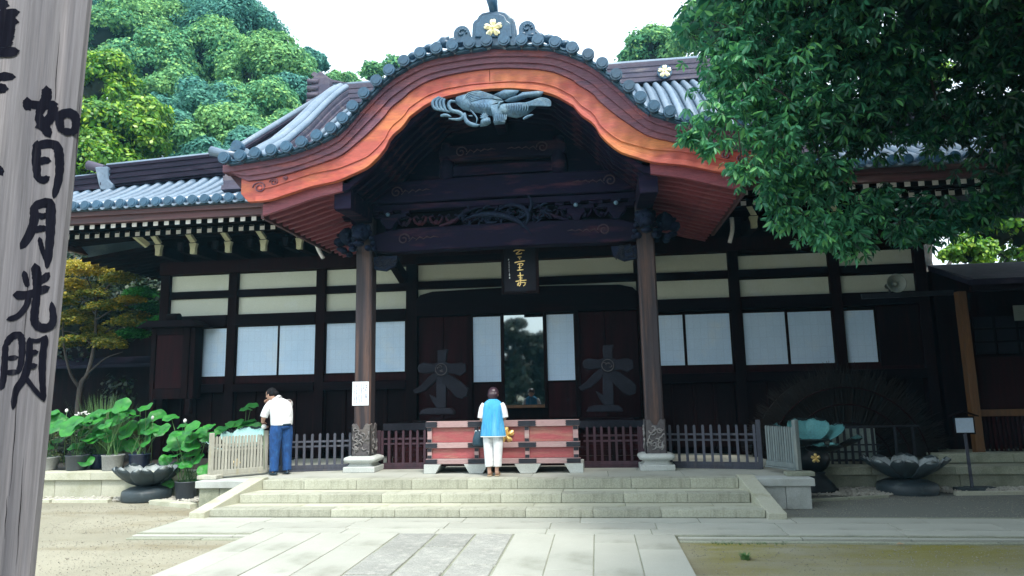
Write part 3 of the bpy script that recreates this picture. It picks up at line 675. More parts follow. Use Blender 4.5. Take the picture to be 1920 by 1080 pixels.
# bracket arms with cream painted ends
def bracket(x):
    b = B(); b.box(x-.09, x+.09, 14.605, 15.40, 5.12, 5.36); b.box(x-.13, x+.13, 14.85, 15.05, 5.36, 5.46); b.box(x-.34, x+.34, 14.90, 15.0, 5.46, 5.56); b.box(x-.38, x-.22, 14.86, 15.04, 5.56, 5.62); b.box(x+.22, x+.38, 14.86, 15.04, 5.56, 5.62)
    o = b.build('bracket', M['dark_h'], hall, bevel=.006)
    e = B(); e.prism([(x-.09, 5.37), (x+.09, 5.37), (x+.06, 5.25), (x+.06, 5.12), (x-.06, 5.12), (x-.06, 5.25)], 14.50, 14.60); e.build('lower_end', M['wcream'], o, bevel=.004)
    e = B(); q = [(x-.18, 14.42, 5.60), (x-.06, 14.42, 5.60), (x+.065, 14.50, 5.385), (x-.06, 14.50, 5.385)]
    e.add(q+[(p[0], p[1]+.06, p[2]+.05) for p in q], [(0,1,2,3), (7,6,5,4), (0,4,5,1), (1,5,6,2), (2,6,7,3), (3,7,4,0)]); e.build('upper_end', M['wcream'], o)
    return o
def small_bracket(x):
    b = B(); b.box(x-.06, x+.06, 14.72, 15.40, 5.22, 5.36); b.prism([(x-.16, 5.48), (x+.16, 5.48), (x+.09, 5.36), (x-.09, 5.36)], 14.80, 15.0)
    o = b.build('small_bracket', M['dark_h'], hall, bevel=.004)
    e = B(); e.prism([(x-.06, 5.44), (x+.06, 5.44), (x+.025, 5.26), (x-.025, 5.26)], 14.65, 14.715); e.build('grey_end', M['emblem'], o)
    return o
bxs = [-10.05, -9.18, -8.32, -7.46, -6.60]; 
br0 = bracket(bxs[0]); sb0 = small_bracket(bxs[0]+.45)
for x in bxs[1:]+[-5.75, 3.42, 4.24, 5.06, 5.90, 6.72]:
    dup(br0, (x-bxs[0], 0, 0)); dup(sb0, (x-bxs[0], 0, 0))
# corner bracket nearest the post
b = B(); b.bar((-10.48, 14.75, 5.42), (-10.72, 14.40, 5.72), .13, .12); b.build('corner_bracket', M['wcream'], hall, bevel=.004)
# slim curved white struts next to the porch
for (p0, p1, p2) in ((at(592, 455, 14.3), at(598, 470, 14.3), at(606, 484, 14.3)), (at(1372, 408, 14.3), at(1373, 432, 14.3), at(1368, 455, 14.3))):
    b = B(); pts = catmull([p0, p1, p2], 5); b.tube([Vector(p) for p in pts], .045, 6); b.build('curved_strut', M['white'], hall)
# --- ridges
def ridge_stack(pts, wid, heights, name, capr=.10, mat='tile_s', parent=None, ends=True):
    """layered ridge following pts (base line); every layer is an overhanging strip"""
    root = None; pts = [Vector(p) for p in pts]; z = 0; k = len(heights)
    for i, h in enumerate(heights):
        b = B(); wd = wid*(1-.35*i/k)+(.05 if i % 2 == 0 else -.01)
        for a, c in zip(pts[:-1], pts[1:]):
            d = (c-a); s_ = Vector((d.y, -d.x, 0)).normalized()*wd/2
            A = [a+s_, a-s_, c-s_, c+s_]; vs_ = [q+Vector((0,0,z)) for q in A]+[q+Vector((0,0,z+h)) for q in A]
            b.add(vs_, [(0,1,2,3), (7,6,5,4), (0,4,5,1), (1,5,6,2), (2,6,7,3), (3,7,4,0)])
        o = b.build('ridge_layer' if root else name, M[mat], root or hall); root = root or o; z += h
    b = B(); b.tube([p+Vector((0,0,z+capr*.35)) for p in pts], capr, 12); b.build('ridge_cap', M['tile'], root)
    return root
mr = ridge_stack([(-8.1, 19.5, 10.70), (4.9, 19.5, 10.70)], .62, [.085]*8, 'main_ridge', .11)
for sx_, xx in ((-1, -8.15), (1, 4.95)):
    b = B(); b.prism([(xx-.35, 10.4), (xx+.35, 10.4), (xx+.28, 11.55), (xx, 11.8), (xx-.28, 11.55)], 19.1, 19.9); b.build('ridge_end', M['tile_s'], mr, bevel=.03)
    b = B(); b.prism([(xx+sx_*.05, 11.55), (xx+sx_*-.9, 11.45), (xx+sx_*-.3, 11.62), (xx+sx_*.35, 11.95), (xx+sx_*.45, 11.85)], 19.4, 19.6); b.build('ridge_horn', M['tile_s'], mr, bevel=.02)
    for k in range(9):
        b = B(); b.tube([(xx-.05+sx_*(.0 if k < 5 else .2*(k-4)), 19.15, 11.45-k*.22), (xx+sx_*(.40+(.25*(k-4) if k > 4 else 0)), 19.10, 11.45-k*.22)], .095, 10); b.build('gable_edge_tile', M['tile_s'], mr)
# descending ridges left and right of the porch
for xk in (-7.32, 4.04):
    ys2 = [13.0, 13.2, 13.6, 14.3, 14.85, 15.4, 16.0, 16.5, 17.1, 17.7, 18.3, 18.7]; top_ = [7.02, 6.98, 7.12, 7.60, 7.96, 8.40, 8.88, 9.32, 9.85, 10.35, 10.82, 11.1]
    pts = [(xk, y, z-.90) for y, z in zip(ys2, top_)]
    o = ridge_stack(pts, .62, [.10]*8, 'descending_ridge', .10)
    for sx_ in (-.17, .17):
        b = B(); b.tube([(x+sx_, y, z+.80) for x, y, z in pts], .085, 10); b.build('ridge_roll', M['tile'], o)
    b = B(); b.tube([(xk, 12.9, 6.98), (xk, 13.02, 6.98)], .12, 16); b.build('tile_end', M['tile_d'], o)
# low ridges over the wings
def wingridge(sg):
    X_ = [-12.4, -12.0, -11.3, -10.4, -9.4, -8.5, -7.9]; X_ = X_ if sg < 0 else [-3.3-x for x in X_]
    up = [(x, yhip(x), RZ(yhip(x))-.02) for x in X_ if (x > -11.35 if sg < 0 else x < 8.05)]; lo = [(x, yhip(x), RZ(yhip(x))-.02) for x in X_]
    o = ridge_stack(lo, .46, [.075]*5, 'wing_ridge', .07, mat='tile_k'); o2 = ridge_stack([(x, y-.05, z+.05) for x, y, z in up], .46, [.072]*7, 'wing_ridge_upper', .08, mat='tile_k')
    e_ = -1 if sg < 0 else 1; x0 = -11.3 if sg < 0 else 8.0; y0 = yhip(x0); z0 = RZ(y0)+.44
    b = B(); b.tube([(x0-e_*.9, y0-.02, z0-.0), (x0-e_*.4, y0-.04, z0+.0), (x0, y0-.06, z0+.04), (x0+e_*.45, y0-.12, z0+.17)], [.085, .09, .10, .115], 12); b.build('upturned_tile', M['tile_s'], o2)
    c = (x0-e_*.02, y0-.30, z0-.05); b = B()
    P_ = [(-.16, .10), (.16, .10), (.20, -.22), (.33, -.34), (.33, -.44), (.22, -.50), (.02, -.46), (-.04, -.30)]
    P_ = [(c[0]-e_*(-a_), c[2]+b_) for a_, b_ in P_] if e_ > 0 else [(c[0]+a_, c[2]+b_) for a_, b_ in P_]
    b.prism(P_, c[1], c[1]+.14); b.build('clasp_tile', M['tile'], o2, bevel=.03)
wingridge(-1); wingridge(1)
for (xx) in (at(1246, 135, 19.1).x,):
    zz = at(1246, 135, 19.1).z
    b = B(); b.tube([(xx, 19.14, zz), (xx, 19.06, zz)], .21, 24); dsc = b.build('emblem_disc', M['tile_d'], mr)
def petal_poly(r, k=7):
    """notched cherry petal pointing up, root at the origin"""
    L_ = [(0, 0), (-.18, .25), (-.31, .60), (-.30, .85), (-.13, 1.0), (0, .88), (.13, 1.0), (.30, .85), (.31, .60), (.18, .25)]
    return [(a*r, c*r) for a, c in L_]
def cherry(c, r, mat, parent, ydir=-1, name='cherry_emblem', th=.03):
    c = Vector(c); b = B()
    for i in range(5):
        a = i*2*math.pi/5; P = petal_poly(r); n = len(P)
        rot = lambda p: (c.x+p[0]*math.cos(a)-p[1]*math.sin(a), c.z+p[0]*math.sin(a)+p[1]*math.cos(a))
        fr = [rot(p) for p in P]; cm = rot((0, r*.55))
        v = [(x, c.y+ydir*th*.35, z) for x, z in fr]+[(x, c.y, z) for x, z in fr]+[(cm[0], c.y+ydir*th*1.4, cm[1])]
        f = [(j, (j+1) % n, 2*n) for j in range(n)]+[(j, n+j, n+(j+1) % n, (j+1) % n) for j in range(n)]
        b.add(v, f)
    b.blob((c.x, c.y+ydir*th, c.z), (r*.12, th*.6, r*.12), 8, 6)
    return b.build(name, M[mat], parent)
cherry((dsc.location.x*0+xx, 19.05, zz), .19, 'goldw', mr)

# --- karahafu gable of the porch
GY = 11.2
topL = [(425,308),(467,302),(510,295),(550,287),(587,275),(620,260),(650,240),(673,213),(693,190),(717,167),(750,140),(783,122),(817,110),(867,102),(920,98)]
topR = [(1227,236),(1197,213),(1163,177),(1113,133),(1040,103),(920,98)]
T = sorted([(abs(at(x, y, GY).x-CX), at(x, y, GY).z) for x, y in topL]); TR = sorted([(abs(at(x, y, GY).x-CX), at(x, y, GY).z) for x, y in topR])
def interp(P, d): return float(np.interp(d, [p[0] for p in P], [p[1] for p in P]))
lowL = [(448,356),(460,375),(504,372),(582,346),(634,335),(663,322),(690,310),(720,280),(733,253),(757,233),(767,217),(800,193),(833,180),(883,170),(920,167)]
LW = sorted([(abs(at(x, y, GY).x-CX), at(x, y, GY).z) for x, y in lowL])
DM = T[-1][0]
ds = np.concatenate([np.linspace(0, 3.4, 48), np.linspace(3.45, DM, 20)])
def smooth(f, d, w_=.12): return float(np.mean([f(max(0, min(DM, abs(d+e)))) for e in (-w_, -w_/2, 0, w_/2, w_)]))
Tf = lambda d: smooth(lambda q: (interp(T, q)+(interp(TR, q) if q < 2.8 else interp(T, q)-.12*min(1, 1)))/2 if q < 2.8 else interp(T, q)-.06, d)
Lmax = LW[-1][0]
def Lf(d):
    if d > 4.45: return interp(LW, 4.45)+(d-4.45)*1.2
    v = interp(LW, d) if 1.35 < d < 1.95 else smooth(lambda q: interp(LW, min(q, 4.45)), d, .08)
    return v-.04*min(1, d/2)
def prof(f, dd=None):
    dd = ds if dd is None else dd
    return [(CX-d, f(d)) for d in dd[::-1]]+[(CX+d, f(d)) for d in dd[1:]]
Mf = lambda d: Tf(d)-.46*(Tf(d)-Lf(d))
porch = None
b = B(); b.strip(prof(lambda d: Tf(d)-.02), prof(lambda d: min(Tf(d)-.03, max(Lf(d)+.05, Tf(d)-.42))), GY+.10, 15.3)
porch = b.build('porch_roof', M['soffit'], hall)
b = B(); b.strip(prof(lambda d: Tf(d)), prof(lambda d: Tf(d)-.14), GY-.13, GY+.098); b.build('gable_moulding', M['mould'], porch, bevel=.01)
Nf = lambda d: (Tf(d)-.14+Mf(d))/2-.01
b = B(); b.strip(prof(lambda d: Tf(d)-.14), prof(Nf), GY-.085, GY+.097); b.build('gable_moulding', M['mould'], porch, bevel=.01)
b = B(); b.strip(prof(Nf), prof(Mf), GY-.045, GY+.0975); b.build('gable_moulding', M['mould'], porch, bevel=.01)
dl = ds[ds < 4.62]
b = B(); b.strip(prof(Mf, dl), prof(Lf, dl), GY, GY+.096); bb = b.build('gable_board', M['barge'], porch, bevel=.01)
b = B(); b.strip(prof(lambda d: Lf(d)+.085, dl[dl < 4.3]), prof(lambda d: Lf(d)-.006, dl[dl < 4.3]), GY-.03, GY-.001); b.build('gable_edge_bead', M['barge'], bb, bevel=.006)
b = B(); b.strip(prof(lambda d: Lf(d)+.13+.12*min(1, d/3), dl[dl < 4.2]), prof(lambda d: Lf(d)+.105+.12*min(1, d/3), dl[dl < 4.2]), GY-.02, GY-.0005); b.build('gable_line', M['barge'], bb, bevel=.004)
b = B(); b.bar((CX, GY-.004, Lf(0)+.09), (CX, GY-.004, Mf(0)-.01), .008, .006, up=(0,1,0)); b.build('board_joint', M['dark_v'], bb)
for s in (-1, 1):     # scroll carving at each tip
    for (dx, dz, r0) in ((4.20, .30, .13), (3.93, .36, .085), (3.72, .36, .045)):
        pts = []
        for i in range(26):
            a = i*.42; rr = r0*(1-i/30); pts.append((CX+s*(dx+rr*math.cos(a)), GY-.012, Lf(dx)+dz-.05+rr*math.sin(a)*.85))
        c_ = B(); c_.tube(pts, .012, 5); c_.build('scroll', M['redwood2'] if 'redwood2' in M else M['mould'], bb)
        if r0 > .1:
            c_ = B(); c_.blob(pts[-1], (.035, .02, .035), 8, 6); c_.build('scroll_eye', M['barge'], bb)
# porch roof tile rows
def slope(d):
    e = .04; return math.atan2(Tf(d+e)-Tf(max(d-e, 0)), 2*e if d >= e else e+d)
arc = [0]; step_ = .02; pos = []; d = 0; acc = 0; last = -1
ND = int(DM/step_)
cum = 0; nxt = .0; prevz = Tf(0)
pos = []
for i in range(ND):
    d = i*step_; z = Tf(d)
    if i: cum += math.hypot(step_, z-prevz)
    prevz = z
    if cum >= nxt: pos.append(d); nxt += .292
b = B(); pts = []; rad = []; y = GY-.26
while y < 15.2: pts += [(0, y, 0), (0, y+.288, 0)]; rad += [.085, .078]; y += .30
b.tube(pts, rad, 10); prow = b.mesh('tile_row'); prow.materials.append(M['tile'])
b = B(); b.tube([(0, 0, 0), (0, .08, 0)], .105, 18); b.tube([(0, -.014, 0), (0, 0, 0)], [.075, .08], 18); pend = b.mesh('tile_end'); pend.materials.append(M['tile_d'])
P_ = [(-.10+.20*i/6, -.045*math.sin(math.pi*i/6)) for i in range(7)]; Q_ = [(a, c-.035) for a, c in P_]
b = B(); b.strip(P_, Q_, 0, 4.0); b.strip([(a*1.3, c-.036) for a, c in P_], [(a*1.3, -.11) for a, c in P_], .03, 4.0); pflat = b.mesh('pan_tile'); pflat.materials.append(M['tile_d'])
for s in (-1, 1):
    for i, d in enumerate(pos):
        if s == 1 and i == 0: continue
        z = Tf(d); a = slope(d); nx, nz = -math.sin(a), math.cos(a)
        p = Vector((CX+s*(d+nx*.055), 0, z+nz*.055))
        o = link('tile_row', prow, porch, (p.x+1.65, -15.4, p.z-.4))
        o = link('tile_end', pend, porch, (p.x+1.65, GY-.34-15.4, p.z-.4))
        if i+1 < len(pos):
            dm = (d+pos[i+1])/2; a = slope(dm); zz2 = Tf(dm); p = Vector((CX+s*(dm-math.sin(a)*.07), 0, zz2+math.cos(a)*.07))
            o = link('pan_tile', pflat, porch, (p.x+1.65, GY-.25-15.4, p.z-.4)); o.rotation_euler = (0, -a*s, 0)
    # turned-out corner tile at the tip
    d = DM; z = Tf(d)+.13
    b = B(); b.tube([(CX+s*(d-.35), GY-.12, z+.02), (CX+s*(d-.02), GY-.14, z+.07), (CX+s*(d+.22), GY-.15, z+.14)], [.075, .08, .09], 12); b.build('corner_tile', M['tile'], porch)
    b = B(); b.tube([(CX+s*(d-.28), GY-.20, z+.20), (CX+s*(d-.28), GY-.05, z+.20)], .10, 14); b.build('tile_end', M['tile_d'], porch)
# rafters that follow the curve
def Sf(d): return float(np.interp(d, [0, 1.0, 1.7, 2.1, 2.6, 3.2, 3.8, 4.18], [Lf(0)+.04, Lf(1.0)+.0, Lf(1.75)-.02, Lf(2.1)-.06, 5.42, 5.31, 5.13, 5.03]))
rd = np.concatenate([np.linspace(0, 2.6, 22), np.linspace(2.7, 4.18, 9)])
rdo = rd[rd > 2.62]; rdi = rd[rd < 2.72]
def half(f, s, dd): return [(CX+s*d, f(d)) for d in dd]
crms = []
for s in (-1, 1):
    b = B(); b.strip(half(lambda d: Sf(d)+.20, s, rdo), half(Sf, s, rdo), 0, .085); crm = b.mesh('curved_rafter', (0,0,0)); crm.materials.append(M['rafter']); crms.append(crm)
b = B(); b.strip(prof(lambda d: Sf(d)+.10, rdi), prof(Sf, rdi), .002, .083); crm2 = b.mesh('inner_rafter', (0,0,0)); crm2.materials.append(M['navy_h'])  # inner half of the rafters darkened: interior shade put into the colour
for k in range(16):
    y = GY+.105+k*.262
    [link('curved_rafter', crm, porch, (1.65, y-15.4, -.4)) for crm in crms]; link('inner_rafter', crm2, porch, (1.65, y-15.4, -.4))
b = B()
for s in (-1, 1): b.strip(half(lambda d: Sf(d)+.235, s, rdo), half(lambda d: Sf(d)+.202, s, rdo), GY+.12, 15.3)
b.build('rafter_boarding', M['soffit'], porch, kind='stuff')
b = B(); b.strip(prof(lambda d: Sf(d)+.135, rdi), prof(lambda d: Sf(d)+.102, rdi), GY+.12, 15.29); b.build('inner_boarding', M['navy_h'], porch)
# side fascia of the porch roof
for s in (-1, 1):
    x0, x1 = sorted((CX+s*4.20, CX+s*4.26)); b = B(); b.box(x0, x1, GY+.2, 14.6, 5.00, 5.22); b.build('side_fascia', M['fascia'], porch, bevel=.005)
# --- pillars, plinths, beams
PY = 12.72
PLX = (-4.385, 1.005)
for px_ in PLX:
    b = B(); w2 = .16; c4 = .03
    b.prism([(px_-w2+c4, PY-w2), (px_+w2-c4, PY-w2), (px_+w2, PY-w2+c4), (px_+w2, PY+w2-c4), (px_+w2-c4, PY+w2), (px_-w2+c4, PY+w2), (px_-w2, PY+w2-c4), (px_-w2, PY-w2+c4)], .66, 5.25, 'z')
    pil = b.build('pillar', M['pillar'], hall, bevel=.006)
    b = B(); b.loft([(px_, PY, .40, .30*1.30, .30*1.30), (px_, PY, .53, .30*1.26, .30*1.26)], 4, False)
    b2 = B(); b2.box(px_-.30, px_+.30, PY-.30, PY+.30, .398, .50); b2.build('plinth_base', M['plinth'], pil, bevel=.012)
    b = B()
    prof_ = [(.27, .50), (.235, .53), (.225, .56), (.30, .585), (.325, .625), (.31, .66), (.24, .685)]
    vs_ = []
    for r_, z_ in prof_:
        for j in range(32):
            t = 2*math.pi*j/32; e = .32; cx_, sy_ = math.cos(t), math.sin(t)
            vs_.append((px_+r_*math.copysign(abs(cx_)**e, cx_), PY+r_*math.copysign(abs(sy_)**e, sy_), z_))
    fs_ = [(i*32+j, i*32+(j+1) % 32, (i+1)*32+(j+1) % 32, (i+1)*32+j) for i in range(len(prof_)-1) for j in range(32)]+[tuple(range(31, -1, -1)), tuple(range(32*6, 32*7))]
    b.add(vs_, fs_, True); b.build('plinth_cushion', M['plinth'], pil)
    # carved metal shoe with a scalloped top
    b = B(); sh = [(-.185, .686), (.185, .686), (.185, 1.25), (.10, 1.28), (.06, 1.24), (.03, 1.17), (-.03, 1.17), (-.06, 1.24), (-.10, 1.28), (-.185, 1.25)]
    b.prism([(px_+a, z) for a, z in sh], PY-.185, PY-.163)
    b.prism([(PY+a, z) for a, z in sh], px_+.163, px_+.185, 'x'); b.prism([(PY+a, z) for a, z in sh], px_-.185, px_-.163, 'x'); b.prism([(px_+a, z) for a, z in sh], PY+.163, PY+.185)
    shoe = b.build('carved_shoe', M['emblem2'] if 'emblem2' in M else M['emblem'], pil, bevel=.004)
    for k in range(26):       # lion and wave relief
        a0 = rnd.uniform(-.14, .14); z0 = rnd.uniform(.76, 1.15); pts = []; th = rnd.uniform(0, 6.28); turn = rnd.choice((-1, 1))*rnd.uniform(.3, .7)
        x_, z_ = a0, z0
        for i in range(7):
            pts.append((px_+max(-.155, min(.155, x_)), PY-.196, max(.72, min(1.2, z_)))); x_ += math.cos(th)*.022; z_ += math.sin(th)*.022; th += turn
        c_ = B(); c_.tube(pts, [.006, .012, .014, .014, .012, .010, .005], 5)
        if k == 0: reliefs = B()
        reliefs.v, reliefs.f, reliefs.sm = (reliefs.v, reliefs.f, reliefs.sm)
        n0 = len(reliefs.v); reliefs.v += c_.v; reliefs.f += [tuple(i+n0 for i in f) for f in c_.f]; reliefs.sm += c_.sm
    for k in range(16):
        pts = []; x_, z_, th = rnd.uniform(-.13, .13), rnd.uniform(.76, 1.15), rnd.uniform(0, 6.28)
        sgn = 1 if px_ < 0 else -1
        for i in range(7):
            pts.append((px_+sgn*.196, PY+max(-.15, min(.15, x_)), max(.72, min(1.2, z_)))); x_ += math.cos(th)*.022; z_ += math.sin(th)*.022; th += .5
        reliefs.tube(pts, [.006, .012, .014, .014, .012, .010, .005], 5)
    reliefs.build('shoe_relief', M['plinth2'] if 'plinth2' in M else M['emblem'], shoe, kind='stuff')
    # carved lion head facing out at the top and one facing sideways
    for (ox, oy, rzv) in ((0, -.36, 0), (math.copysign(.40, px_-CX), -.02, math.copysign(math.pi/2, px_-CX))):
        b = B(); c = Vector((px_+ox, PY+oy, 4.78)); m3 = Matrix.Rotation(rzv, 3, 'Z')
        def lp(x, y, z): return c+m3 @ Vector((x, y, z))
        b.blob(lp(0, .02, .12), (.17, .20, .17), 14, 10, jit=.05); b.blob(lp(0, -.14, .02), (.12, .14, .09), 12, 8)
        b.blob(lp(0, -.10, -.13), (.10, .13, .05), 12, 8); b.blob(lp(0, -.20, .06), (.055, .05, .045), 8, 6)
        for s in (-1, 1):
            b.blob(lp(s*.075, -.15, .14), (.038, .04, .035), 8, 6); b.blob(lp(s*.15, .02, .20), (.045, .05, .07), 8, 6)
            b.blob(lp(s*.15, .0, -.20), (.07, .12, .06), 8, 6)
            b.tube([lp(s*.03, -.24, .0), lp(s*.09, -.22, -.03), lp(s*.12, -.12, -.10)], [.012, .016, .01], 5)
            for q in range(4): b.blob(lp(s*(.15+.02*q), .08+.03*q, .12-.10*q), (.055, .06, .05), 8, 6)
        for q in range(7): b.blob(lp(-.15+.05*q, .03, .27-.02*abs(q-3)), (.035, .06, .04), 8, 6)
        b.build('carved_lion_head', M['navy_d'], pil)
    # carved bracket on the inner side below the beam
    s = math.copysign(1, CX-px_); b = B()
    b.prism([(px_+s*.16, 4.47), (px_+s*.64, 4.47), (px_+s*.60, 4.28), (px_+s*.40, 4.18), (px_+s*.16, 4.22)], PY-.05, PY+.05)
    ob = b.build('carved_bracket', M['navy_d'], pil, bevel=.01)
    c_ = B()
    for q in range(34):
        x_, z_, th = px_+s*rnd.uniform(.20, .57), rnd.uniform(4.24, 4.44), rnd.uniform(0, 6.28); pts = []
        for i in range(6): pts.append((x_, PY-.06, z_)); x_ += math.cos(th)*.022; z_ += math.sin(th)*.018; th += .6
        c_.tube(pts, [.008, .013, .015, .014, .012, .006], 5)
    c_.build('bracket_relief', M['carve_d'] if 'carve_d' in M else M['emblem'], ob, kind='stuff')
    # bracing arm to the wall
    b = B(); pts = [(0, 0)]
    for q in range(9): pass
    yz = [(PY+.1, 4.60), (PY+.9, 4.78), (PY+1.9, 4.80), (WY-.1, 4.62), (WY-.1, 4.36), (PY+1.9, 4.56), (PY+.9, 4.52), (PY+.1, 4.36)]
    b.prism(yz, px_-.09, px_+.09, 'x'); b.build('tie_beam', M['dark_h'], hall, bevel=.01)
    # keta beam under the rafters, running out to the gable
    kx = px_
    b = B(); b.prism([(GY+.20, 5.08), (GY+.20, 5.46), (15.3, 5.46), (15.3, 5.12), (GY+.8, 5.12)], kx-.15, kx+.15, 'x'); kb_ = b.build('porch_purlin', M['navy_h'], hall, bevel=.012)
    b = B(); b.box(kx-.155, kx+.155, GY+.185, GY+.198, 5.10, 5.50); b.build('purlin_end', M['navy_h'], kb_, bevel=.004)
# rainbow beams between the pillars
def beam(name, zc, h, y, mat, bow=.10, x0=PLX[0]+.14, x1=PLX[1]-.14, dep=.28):
    n = 17; A = []; C = []
    for i in range(n):
        t = i/(n-1); x = x0+(x1-x0)*t; e = 1-(2*t-1)**2; tape = min(1, min(t, 1-t)*12)
        A.append((x, zc+h/2*(.55+.45*tape**.5)+bow*e*.4)); C.append((x, zc-h/2+bow*e*.35+(.06*(1-tape))))
    b = B(); b.strip(A, C, y-dep/2, y+dep/2); return b.build(name, M[mat], hall, bevel=.03)
lowb = beam('lower_rainbow_beam', 4.74, .46, PY, 'navy_h', .08)
topb = beam('upper_rainbow_beam', 5.70, .44, PY, 'navy_h', .10)
def scrolls(bm, z, y, xs_):
    b = B()
    for (x, s) in xs_:
        pts = []
        for i in range(22):
            a = i*.42; rr = .12*(1-i/26); pts.append((x+s*rr*math.cos(a), y, z+rr*math.sin(a)))
        b.tube(pts, .014, 5)
        for j in range(4):
            pts = [(x+s*(.10+.14*j), y, z-.06+.02*j), (x+s*(.18+.14*j), y, z+.03), (x+s*(.27+.14*j), y, z-.02+.01*j)]
            b.tube(pts, [.006, .014, .005], 5)
    b.build('scroll_relief', M['navy_hi'] if 'navy_hi' in M else M['redrel'], bm, kind='stuff')
M['redrel'] = surf('reddish_relief', (.045,.016,.024), (.025,.010,.020), None, scale=4, fine=20, rough=.6)
scrolls(lowb, 4.77, PY-.145, ((-3.6, 1), (.25, -1))); scrolls(topb, 5.72, PY-.145, ((-3.75, 1), (.40, -1)))
b = B(); b.box(PLX[0]-.14, PLX[1]+.14, PY-.12, PY+.12, 5.36, 5.475); b.build('rail_beam', M['navy_h'], hall, bevel=.01)
b = B(); b.box(PLX[0]+.16, PLX[1]-.16, PY+.10, PY+.14, 4.96, 5.37); b.build('carved_backing', M['dark_h'], hall)
for q in range(15):
    x = PLX[0]+.45+q*.32; b = B()
    for s in (-1, 1): b.tube([(x+s*.02, PY-.03, 5.06), (x+s*.10, PY-.06, 5.12), (x+s*.13, PY-.06, 5.20), (x+s*.07, PY-.05, 5.24), (x+s*.03, PY-.05, 5.19)], [.022, .028, .026, .022, .012], 6)
    b.blob((x, PY-.05, 5.10), (.05, .04, .05), 8, 6); b.build('cloud_carving', M['navy_h'], hall, kind='stuff')
# frog-leg strut with a dragon relief and bracket clusters between the beams
b = B()
for s in (-1, 1):
    b.prism([(CX+s*.08, 5.30), (CX+s*.5, 5.33), (CX+s*.75, 5.24), (CX+s*1.0, 5.05), (CX+s*1.25, 4.98), (CX+s*1.25, 5.03), (CX+s*.95, 5.14), (CX+s*.75, 5.33), (CX+s*.55, 5.40), (CX+s*.08, 5.40)], PY-.09, PY+.05)
fr_ = b.build('frog_leg_strut', M['navy_h'], hall, bevel=.012)
b = B()
def wig(b, x, z, y, th, n, st, tr, r0):
    pts = []; rr = []
    for i in range(n):
        pts.append((x, y, z)); rr.append(r0*math.sin(math.pi*(i+.7)/(n+.4))); x += math.cos(th)*st; z += math.sin(th)*st*.75; th += tr
    b.tube(pts, rr, 6)
for q in range(46):
    wig(b, CX+rnd.uniform(-.85, .8), rnd.uniform(5.02, 5.30), PY-.10-rnd.uniform(0, .03), rnd.uniform(0, 6.28), 8, .035, rnd.choice((-1, 1))*rnd.uniform(.2, .6), rnd.uniform(.015, .03))
wig(b, CX-.8, 5.08, PY-.14, .5, 16, .11, -.12, .055); wig(b, CX-.1, 5.22, PY-.14, .9, 14, .09, -.28, .05); wig(b, CX+.2, 5.05, PY-.13, .2, 12, .08, .2, .04)
b.build('dragon_relief', M['navy_d'], fr_, kind='stuff')
for dx in (-2.25, 1.45-.05, -2.95+.1, 2.15):
    x = CX+dx; b = B(); b.prism([(x-.17, 5.16), (x-.10, 5.08), (x-.06, 4.99), (x+.06, 4.99), (x+.10, 5.08), (x+.17, 5.16), (x+.17, 5.22), (x-.17, 5.22)], PY-.1, PY+.1)
    b.box(x-.34, x+.34, PY-.07, PY+.07, 5.225, 5.30); b.box(x-.09, x+.09, PY-.16, PY+.1, 5.30, 5.36); b.box(x-.40, x-.24, PY-.09, PY+.09, 5.30, 5.36); b.box(x+.24, x+.40, PY-.09, PY+.09, 5.30, 5.36)
    ob = b.build('bracket_cluster', M['navy_h'], hall, bevel=.01)
    b = B(); b.blob((x, PY-.17, 5.27), (.045, .05, .04), 8, 6); b.build('pale_knob', M['carve'], ob)
# inner gable wall, struts and short beam
b = B(); b.strip(prof(lambda d: Sf(d)+.12, rd[rd < 2.7]), [(x, 5.45) for x, z in prof(Sf, rd[rd < 2.7])], PY+.16, PY+.20); b.build('gable_infill', M['navy_w'] if 'navy_w' in M else M['navy_h'], hall)
for dx in (-1.1, 1.1):
    b = B(); b.lathe([(.11, 5.90), (.17, 6.05), (.15, 6.3), (.10, 6.45), (.13, 6.62), (.10, 6.70)], (CX+dx, PY, 0), 14); b.build('bottle_strut', M['navy_h'], hall)
sb_ = beam('short_rainbow_beam', 6.45, .32, PY, 'navy_h', .08, CX-1.25, CX+1.25, .22)
b = B(); b.box(CX-1.2, CX+1.2, PY-.08, PY+.1, 6.0, 6.20); b.build('gable_rail', M['navy_h'], hall, bevel=.01)
scrolls(sb_, 6.47, PY-.12, ((CX-.8, 1), (CX+.8, -1)))
b = B(); b.bar((CX, GY+.2, 6.98), (CX, 15.2, 6.98), .2, .2); b.build('ridge_purlin', M['navy_h'], hall)
